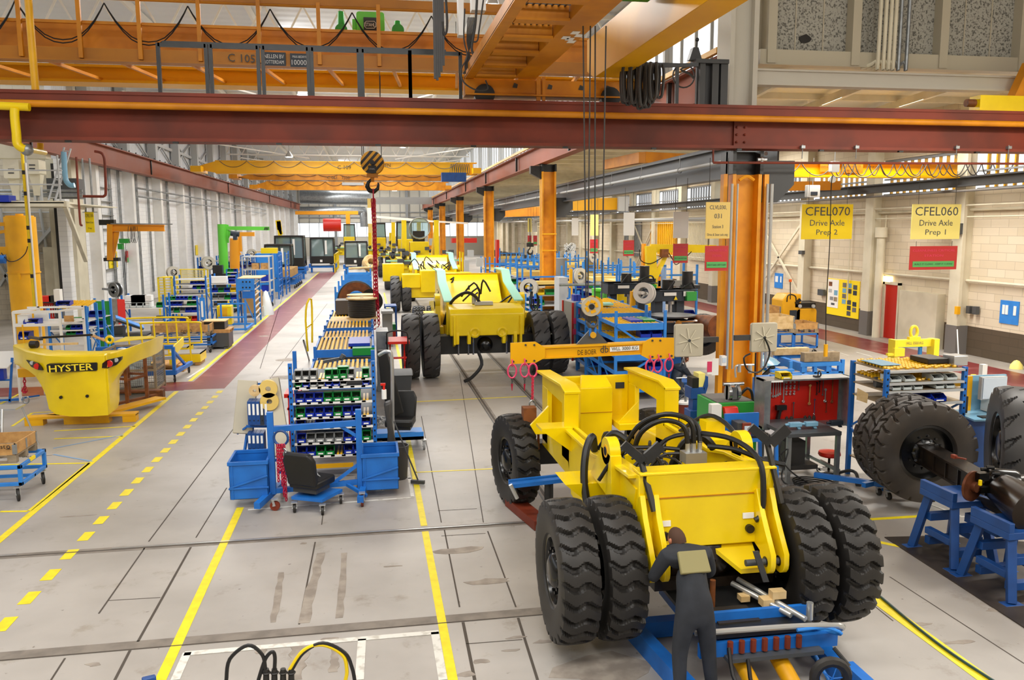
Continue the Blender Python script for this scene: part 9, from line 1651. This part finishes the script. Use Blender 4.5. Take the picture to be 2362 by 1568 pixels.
t=thing('clamping_machine','dark axle clamping machine in front of the right-hand press','machine',(9.9,22,0)); Y=22; a=A(1510,730,Y); c=A(1612,730,Y); obj('table_top',B().cyl(((a.x+c.x)/2,Y+.4,a.z-.04),((a.x+c.x)/2,Y+.4,a.z),.68,28),'steel_grey',t); z=A(1560,768,Y).z; obj('head_box',B().box(A(1535,740,Y).x,A(1588,740,Y).x,Y,Y+.7,z,A(1560,738,Y).z),'dark_sign',t,bevel=.01); p=A(1562,746,Y); obj('spindle',B().cyl(p-V((0,.1,0)),p,.1,18).cyl(A(1500,742,Y),A(1620,741,Y),.05,12),'chrome',t); obj('pedestal',B().box(A(1500,800,Y).x,A(1575,800,Y).x,Y+.1,Y+.7,.15,z-.1).box(A(1495,800,Y).x,A(1600,800,Y).x,Y,Y+.8,0,.15),'blue',t,bevel=.01); obj('grating',B().box(A(1510,775,Y).x,A(1595,775,Y).x,Y,Y+.7,z-.1,z-.03),'dark_grey',t)
for lab,ct,rz_,sc in (('brown block-tread tyre lying between the two presses, partly hidden',(A(1495,710,26).x,26,.8),.6,.95),('brown-black tyre on a stub axle left of the near column',(A(1622,722,25).x,25,1.1),1.1,.85)):
 t=thing("truck_tyre",lab,"tyre",ct); put_tyre("hex",t,ct,-1,rz_,sc)
one('drive_axle','shiny brown axle housing between the press and the near column','axle',B().cyl(A(1600,748,22.5),A(1655,755,21.5),.28,20,.34),'rust')
reel('white hose reel on a yellow post in front of the left press',1490,677,24,.32,(-.8,-1,.2),'light_grey',(-1,0),.4,'white'); one('yellow_post','yellow post carrying the white hose reel by the presses','post',B().box(A(1456,700,24).x,A(1466,700,24).x,24,24.15,0,A(1460,672,24).z).box(A(1460,690,24).x,A(1473,690,24).x,24,24.15,A(1460,686,24).z,A(1460,674,24).z),'crane_gold')
reel('large white hose reel on an arm at the second orange column',1222,664,42,.48,(-.5,-1,.1),'charcoal',(1,0),.8,'stone'); reel('white hose reel left of the second orange column, further back',1157,634,58,.48,(-.5,-1,.1),'light_grey',(1,0),.7,'stone')
for i,(px,py,Y) in enumerate(((1298,590,66),(1365,593,60),(1333,637,44),(1290,590,72))):
 if i<3: reel('white hose reel right of the second orange column, '+('furthest back','middle one','nearest one')[i],px,py,Y,.45,(.5,-1,.1),'light_grey',(-1,0),.6,'stone')
for i,(px,q0,q1,Y) in enumerate(((1172,610,634,56),(1318,620,700,40),(1310,568,584,64),(1380,600,630,52),(1190,800,840,26))):
 if i<4: one('yellow_post','yellow reel post in the bay, '+('left of the second orange column','right of the second orange column','far back right of the second column','behind the crane ropes')[i],'post',B().box(A(px-3,q0,Y).x,A(px+3,q0,Y).x,Y,Y+.2,0,A(px,q0,Y).z),'crane_gold')
# roller racks under the lifting beam
def brack(lab,x0,x1,y0,y1,zt,lv,m='blue_bright',nw=2,bins=None,tops=None):
 t=rollrack(lab,x0,x1,y0,y1,lv,zt,'roller racks in the bay',.02,m,tops,nw);
 if bins:
  for k,(z,cs) in enumerate(zip(lv,bins)):
   if cs: bin_row(cs,x0+.05,x1-.05,y0+.02,z+.05,'the %s level of the %s bay roller rack'%(NUM[k],lab.split(', ')[-1].split(' ')[0]),'bins in the bay roller racks',w=(x1-x0)/len(cs)*.85,d=.4,h=.2,tag_=False,fill=False)
 return t
lv=[.3,.72,1.12,1.5,1.9]; xa,xb=A(1421,740,20.5).x,A(1534,740,20.5).x
t=brack('nearest blue roller rack behind the lifting beam',xa,xb,20.5,22.0,A(1480,716,20.5).z,[.35,.75,1.2,1.62,2.0],'blue_bright',3,[[None,None,c_,g_],[None,None,b_],[None,None,g_,None],[None,None,b_,b_],None])
b=B().bar((xa,20.45,2.0),(xb-.3,20.45,1.3),.05).bar((xa,20.45,.55),(xb-.3,20.45,1.15),.05); obj('front_brace',b,'blue_bright',t)
for i,(x,m) in enumerate(((.7,'bin_blue'),(1.05,'bin_green'))): one('parts_tray','flat %s tray on top of the nearest bay roller rack'%('blue','green')[i],'tray',B().box(xa+x-.2,xa+x+.12,20.8,21.6,2.02,2.1),m)
for i,(y0,q) in enumerate(((22.2,714),(23.9,690),(25.6,690))): x0=A(1392-i*25,740,y0).x; brack('blue roller rack behind the lifting beam, %s from the front'%NUM[i+1],x0-.1,x0+1.35,y0,y0+1.5,2.2,[.35,.75,1.2,1.62,2.1],'blue_bright',2,[[b_,None,None],[None,b_,None],[b_,None,b_],None,None] if i<2 else None)
one('storage_bin','mint green tray on the sloping rollers behind the hook block','storage bin',B().box(A(1388,715,24).x,A(1415,715,24).x,24,24.5,2.2,A(1400,700,24).z),'mint')
t=thing('tool_cabinet','tall grey tool cabinet with red edges and pink papers, left of the roller racks','tool cabinet',(7.4,25.5,0)); a=A(1297,692,26.5); c=A(1336,700,25.5); obj('housing',B().prism([(a.x,26.5,.3),(c.x-.2,25.5,.3),(c.x+.35,25.7,.3),(c.x+.3,27.2,.3)],(0,0,a.z-.3)),'grey',t); obj('red_edge',B().bar((a.x+.03,26.42,.3),(a.x+.03,26.42,a.z),.1).bar((c.x-.22,25.46,.3),(c.x-.22,25.46,a.z),.06),'door_red',t); b=B()
for px,py in ((1333,718),(1326,740),(1325,765)): p=A(px,py,25.4); b.box(p.x-.05,p.x+.05,25.38,25.4,p.z-.09,p.z+.09)
obj('paper',b,'pink',t);
for i in range(2): one('storage_bin','blue bin on top of the tall grey tool cabinet, %s'%('left','right')[i],'storage bin',B().box(A(1323+9*i,690,26).x,A(1331+9*i,690,26).x,26,26.3,a.z,a.z+.2),'bin_blue')
# tall bin rack left of second column
for i,(p0,p1,Y) in enumerate(((1187,1205,37.5),(1207,1222,35.5),(1224,1248,33.5))):
 a=A(p0,690,Y); c=A(p1,690,Y); t=thing('bin_rack','narrow section of the tall bin rack beside the second orange column, %s from the left'%NUM[i],'rack',((a.x+c.x)/2,Y,0),0,'tall bin rack sections'); zt=A(p0,683,Y).z; b=B()
 for x in (a.x,c.x): post(b,x,Y,0,zt,.09); post(b,x,Y+1.2,0,zt,.09)
 obj('frame',b,'blue_bright',t); n=6
 for k in range(n): z=.35+k*(zt-.5)/n; obj('shelf',B().box(a.x,c.x,Y-.05,Y+1.2,z,z+.05),'light_grey',t)
 for k in range(n): z=.35+k*(zt-.5)/n; bin_row([b_,b_,g_] if (k+i)%2 else [b_,g_,b_],a.x+.05,c.x-.05,Y-.04,z+.05,'the %s shelf of the %s tall rack section'%(NUM[k],NUM[i]),'bins in the tall rack sections',w=(c.x-a.x)/3.4,d=.3,h=.2,tag_=False,fill=False)
one('hose_bundle','bundle of black hoses hanging beside the second orange column','hose',B().tube([A(p,q,33) for p,q in ((1225,672),(1222,700),(1230,715),(1240,700),(1238,676))],.03,6,4).tube([A(p,q,33) for p,q in ((1228,672),(1226,706),(1235,720),(1243,700),(1240,680))],.03,6,4).tube([A(p,q,33.1) for p,q in ((1230,690),(1232,712),(1238,725),(1250,728))],.03,6,4),'black')
t=thing('monitor_stand','white screen on a blue stand left of the third orange column','monitor',(A(1138,680,40).x,40,0)); a=A(1129,631,40); c=A(1146,645,40); obj('screen',B().box(a.x,c.x,40,40.1,c.z,a.z),'paper',t); obj('stand',B().box(a.x,c.x,40,40.5,0,c.z-.1),'blue',t)
one('red_machine','orange-red machine on a blue trolley left of the tall bin rack','machine',B().box(A(1163,680,36).x,A(1178,680,36).x,36,36.6,.2,A(1170,678,36).z),'red'); one('blue_trolley','blue trolley behind the red machine','trolley',B().box(A(1158,664,38).x,A(1182,664,38).x,38,38.5,A(1170,668,38).z-.1,A(1170,664,38).z).box(A(1158,664,38).x,A(1161,664,38).x,38,38.1,0,A(1170,668,38).z).box(A(1180,664,38).x,A(1182,664,38).x,38,38.1,0,A(1170,668,38).z),'blue_bright')
# field of blue racks with yellow shelf decks further back
def farrack(i,x,y,w,d,h,grp,lab,nb=3,deck='sign_sand',tl=3,sh=''):
 t=thing('bin_rack',lab,'rack',(x+w/2,y,0),0,grp); b=B()
 for xx in (x,x+w):
  for yy in (y,y+d): post(b,xx,yy,0,h,.09)
 b.box(x,x+w,y-.04,y+.04,h-.5,h-.42); obj('frame',b,'blue_bright',t); b=B()
 for k in range(tl): z=.5+k*(h-.9)/tl; b.box(x,x+w,y,y+d,z,z+.07)
 obj('shelf',b,'light_grey',t); b=B().box(x+.05,x+w-.05,y+.1,y+d-.1,h-.95,h-.8).box(x+.05,x+w-.05,y,y+.1,h-.95,h-.7); obj('yellow_deck',b,deck,t)
 rg=random.Random(i); cs=[rg.choice((b_,b_,g_,y_,None)) for _ in range(nb)]
 for k in range(tl-1): z=.57+k*(h-.9)/tl; bin_row([rg.choice((b_,b_,g_,e_,None)) for _ in range(nb)],x+.05,x+w-.05,y-.05,z,'the %s level, %s'%(NUM[k],sh),'bins in the far bay racks',w=w/nb*.85,d=.4,h=.28,tag_=False,fill=False)
n=0
for r,(X,ys) in enumerate(((8.2,(42,46,50,54.5,59)),(11.6,(38,42,46,50,54,58,63,68,74)),(14.4,(44,49,54,60,66,73)))):
 for k,y in enumerate(ys): farrack(n,X,y,2.2,2.4,2.5+.1*((n*7)%4),'blue racks in the far bay','blue rack with a yellow deck, %s in the %s bay row'%(NUM[k],('left','middle','right')[r]),3,sh='%s rack of the %s bay row'%(NUM[k],('left','middle','right')[r])); n+=1
for k,(x,y,h,lab) in enumerate(((11.3,35,2.9,'tall open blue rack frame right of the crane ropes'),(12.9,35,2.9,'tall open blue rack frame holding grey crates'),(9.4,30.5,2.2,'blue table rack with an orange deck behind the roller racks'),(8.7,34,1.9,'blue rack loaded with silver tubes'))): farrack(40+k,x,y,1.5,1.6,h,'open blue frames in the bay',lab,2,'crane_gold' if k==2 else 'grey',2,sh=lab.split(' rack')[0]+' rack '+('by the ropes','with grey crates','with orange deck','of tubes')[k])
one('green_machine','bright green machine stand with a round dark table','machine',B().box(A(1373,680,31).x,A(1385,680,31).x,31,31.5,0,A(1380,668,31).z).box(A(1398,680,31).x,A(1412,680,31).x,31,31.5,0,A(1400,664,31).z).cyl(A(1388,670,31),A(1388,665,31),.4,18),'green_bright'); one('grey_cabinet','plain pale grey cabinet right of the second orange column','cabinet',B().box(A(1290,660,36).x,A(1310,660,36).x,36,37,0,A(1300,640,36).z),'light_grey'); one('steel_tube','long grey steel tube reaching right from the second column','tube',B().cyl(A(1290,657,33),A(1420,655,33),.06,10),'galv'); one('machine_cover','bright yellow machine cover behind the left press','machine',B().box(A(1424,700,29).x,A(1450,700,29).x,29,30,.2,A(1435,674,29).z),'yellow')
one('waste_bin','grey round container right of the second column','container',B().cyl((A(1290,640,50).x,50,0),(A(1290,595,50).x,50,A(1290,595,50).z),.5,16),'grey'); t=thing('jib_crane','yellow wall-mounted jib crane with a diagonal strut in the right bay','jib crane',(A(1505,690,34).x,34,0)); b=B().bar((A(1508,690,34).x,34,0),A(1500,567,34),.42,.3).bar(A(1500,572,34),A(1650,574,34),.2,.34).bar(A(1510,640,34),A(1535,585,34),.28,.2); obj('jib_arm',b,'yellow',t); obj('back_column',B().box(A(1484,600,34.5).x,A(1490,600,34.5).x,34.5,34.8,0,A(1486,562,34.5).z).box(A(1518,680,35).x,A(1524,680,35).x,35,35.3,0,2.6),'column_orange',t); obj('trolley',B().cb(A(1532,584,33.8),(.3,.3,.35)),'rust',t); obj('cable',B().tube([A(1475,575,33.8),A(1478,600,33.8),A(1500,608,33.8),A(1525,595,33.8),A(1540,582,33.8),A(1552,600,33.8),A(1560,610,33.8),A(1580,595,33.8),A(1595,580,33.8)],.02,5,4),'hazard_black',t)
one('welding_screen','clear orange-tinted guard panel below the yellow wall jib','panel',B().box(A(1524,690,33).x,A(1543,690,33).x,33,33.05,.1,A(1530,615,33).z),'haze_pane')
for i,(px,q) in enumerate(((1410,600),)): pass
one('hook_block','small black and yellow hook hanging left of the second column','hook block',hook(B(),A(1223,580,55),1.0).cyl(A(1223,569,55),A(1223,560,55),.25,12).cyl(A(1223,560,55),A(1222,505,55),.03,5),'hazard_black')
one('machine','tangle of pale hoses and fittings on the wall behind the far racks','machine',(lambda b:[b.tube([A(1300+rn.random()*28,560+rn.random()*40,60),A(1300+rn.random()*28,560+rn.random()*40,60),A(1300+rn.random()*28,560+rn.random()*40,60)],.05,5,3) for _ in range(30)] and b)(B()),'light_grey'); one('red_canopy','white and red canopy booth far back between the columns','booth',B().box(A(1043,553,110).x,A(1100,553,110).x,110,112,A(1070,560,110).z,A(1070,549,110).z),'door_red'); one('red_door','red machine box left of the second orange column','machine',B().box(A(1146,570,75).x,A(1152,570,75).x,75,76,0,A(1150,553,75).z),'door_red')
for i,(p0,p1,q0,q1,Y) in enumerate(((1080,1093,577,592,60),(1100,1113,595,615,50),(1072,1082,600,640,52),(1058,1066,595,603,70),(990,998,550,566,80))):
 one('control_cabinet','pale grey control cabinet between the far columns, %s'%('high one right of the dark column','lower one with a yellow mark','tall floor one','small one behind','small one by the masts')[i],'cabinet',B().box(A(p0,q0,Y).x,A(p1,q0,Y).x,Y,Y+.5,max(0,A(p0,q1,Y).z) if i!=2 else 0,A(p0,q0,Y).z),'light_grey')
one('step_frame','yellow guard frame leaning at the dark stained column','railing',B().tube([A(1061,630,60),A(1061,580,60),A(1067,582,60),A(1067,630,60)],.07,6,1),'yellow')
# kneeling worker with folding stool
t=thing('person','person in grey-blue work clothes crouching with the back turned beside the bay racks','person',(8.5,20.0,0)); o=(A(1555,870,20.4).x,20.5)
J={'pel':((o[0],o[1],.3),.17),'waist':((o[0]+.08,o[1]+.05,.5),.16),'chest':((o[0]+.2,o[1]+.12,.72),.17),'up':((o[0]+.28,o[1]+.15,.85),.13),'neck':((o[0]+.34,o[1]+.18,.93),.06),'ls':((o[0]+.2,o[1]+.3,.82),.085),'le':((o[0]+.38,o[1]+.45,.62),.06),'lw':((o[0]+.6,o[1]+.42,.6),.045),'rs':((o[0]+.32,o[1]-.02,.8),.085),'re':((o[0]+.5,o[1]-.02,.58),.06),'rw':((o[0]+.68,o[1]+.1,.6),.045),'lk':((o[0]+.35,o[1]+.2,.38),.09),'la':((o[0]+.1,o[1]+.2,.08),.06),'lf':((o[0]+.25,o[1]+.2,.05),.045),'rk':((o[0]+.32,o[1]-.15,.12),.09),'ra':((o[0]-.1,o[1]-.12,.08),.06)}
skinned('body',J,[('pel','waist'),('waist','chest'),('chest','up'),('up','neck'),('up','ls'),('ls','le'),('le','lw'),('up','rs'),('rs','re'),('re','rw'),('pel','lk'),('lk','la'),('la','lf'),('pel','rk'),('rk','ra')],'dark_sign',t,'pel',2); hand(t,J['lw'][0],(.8,0,-.3),(0,0,1)); hand(t,J['rw'][0],(.8,.2,-.3),(0,0,1)); head(t,(o[0]+.42,o[1]+.2,1.04),(1,.3,-.5))
t=thing('folding_stand','folding silver tube stand beside the crouching person','stand',(8.7,19.3,0)); a=A(1577,825,20.3); b=B()
for p,q in ((1540,905),(1560,880),(1598,907),(1585,880)): b.cyl(a,G(p,q),.018,8)
b.cyl(A(1560,872,20.4),A(1590,870,20.4),.015,6); obj('leg',b,'alu',t)
# end
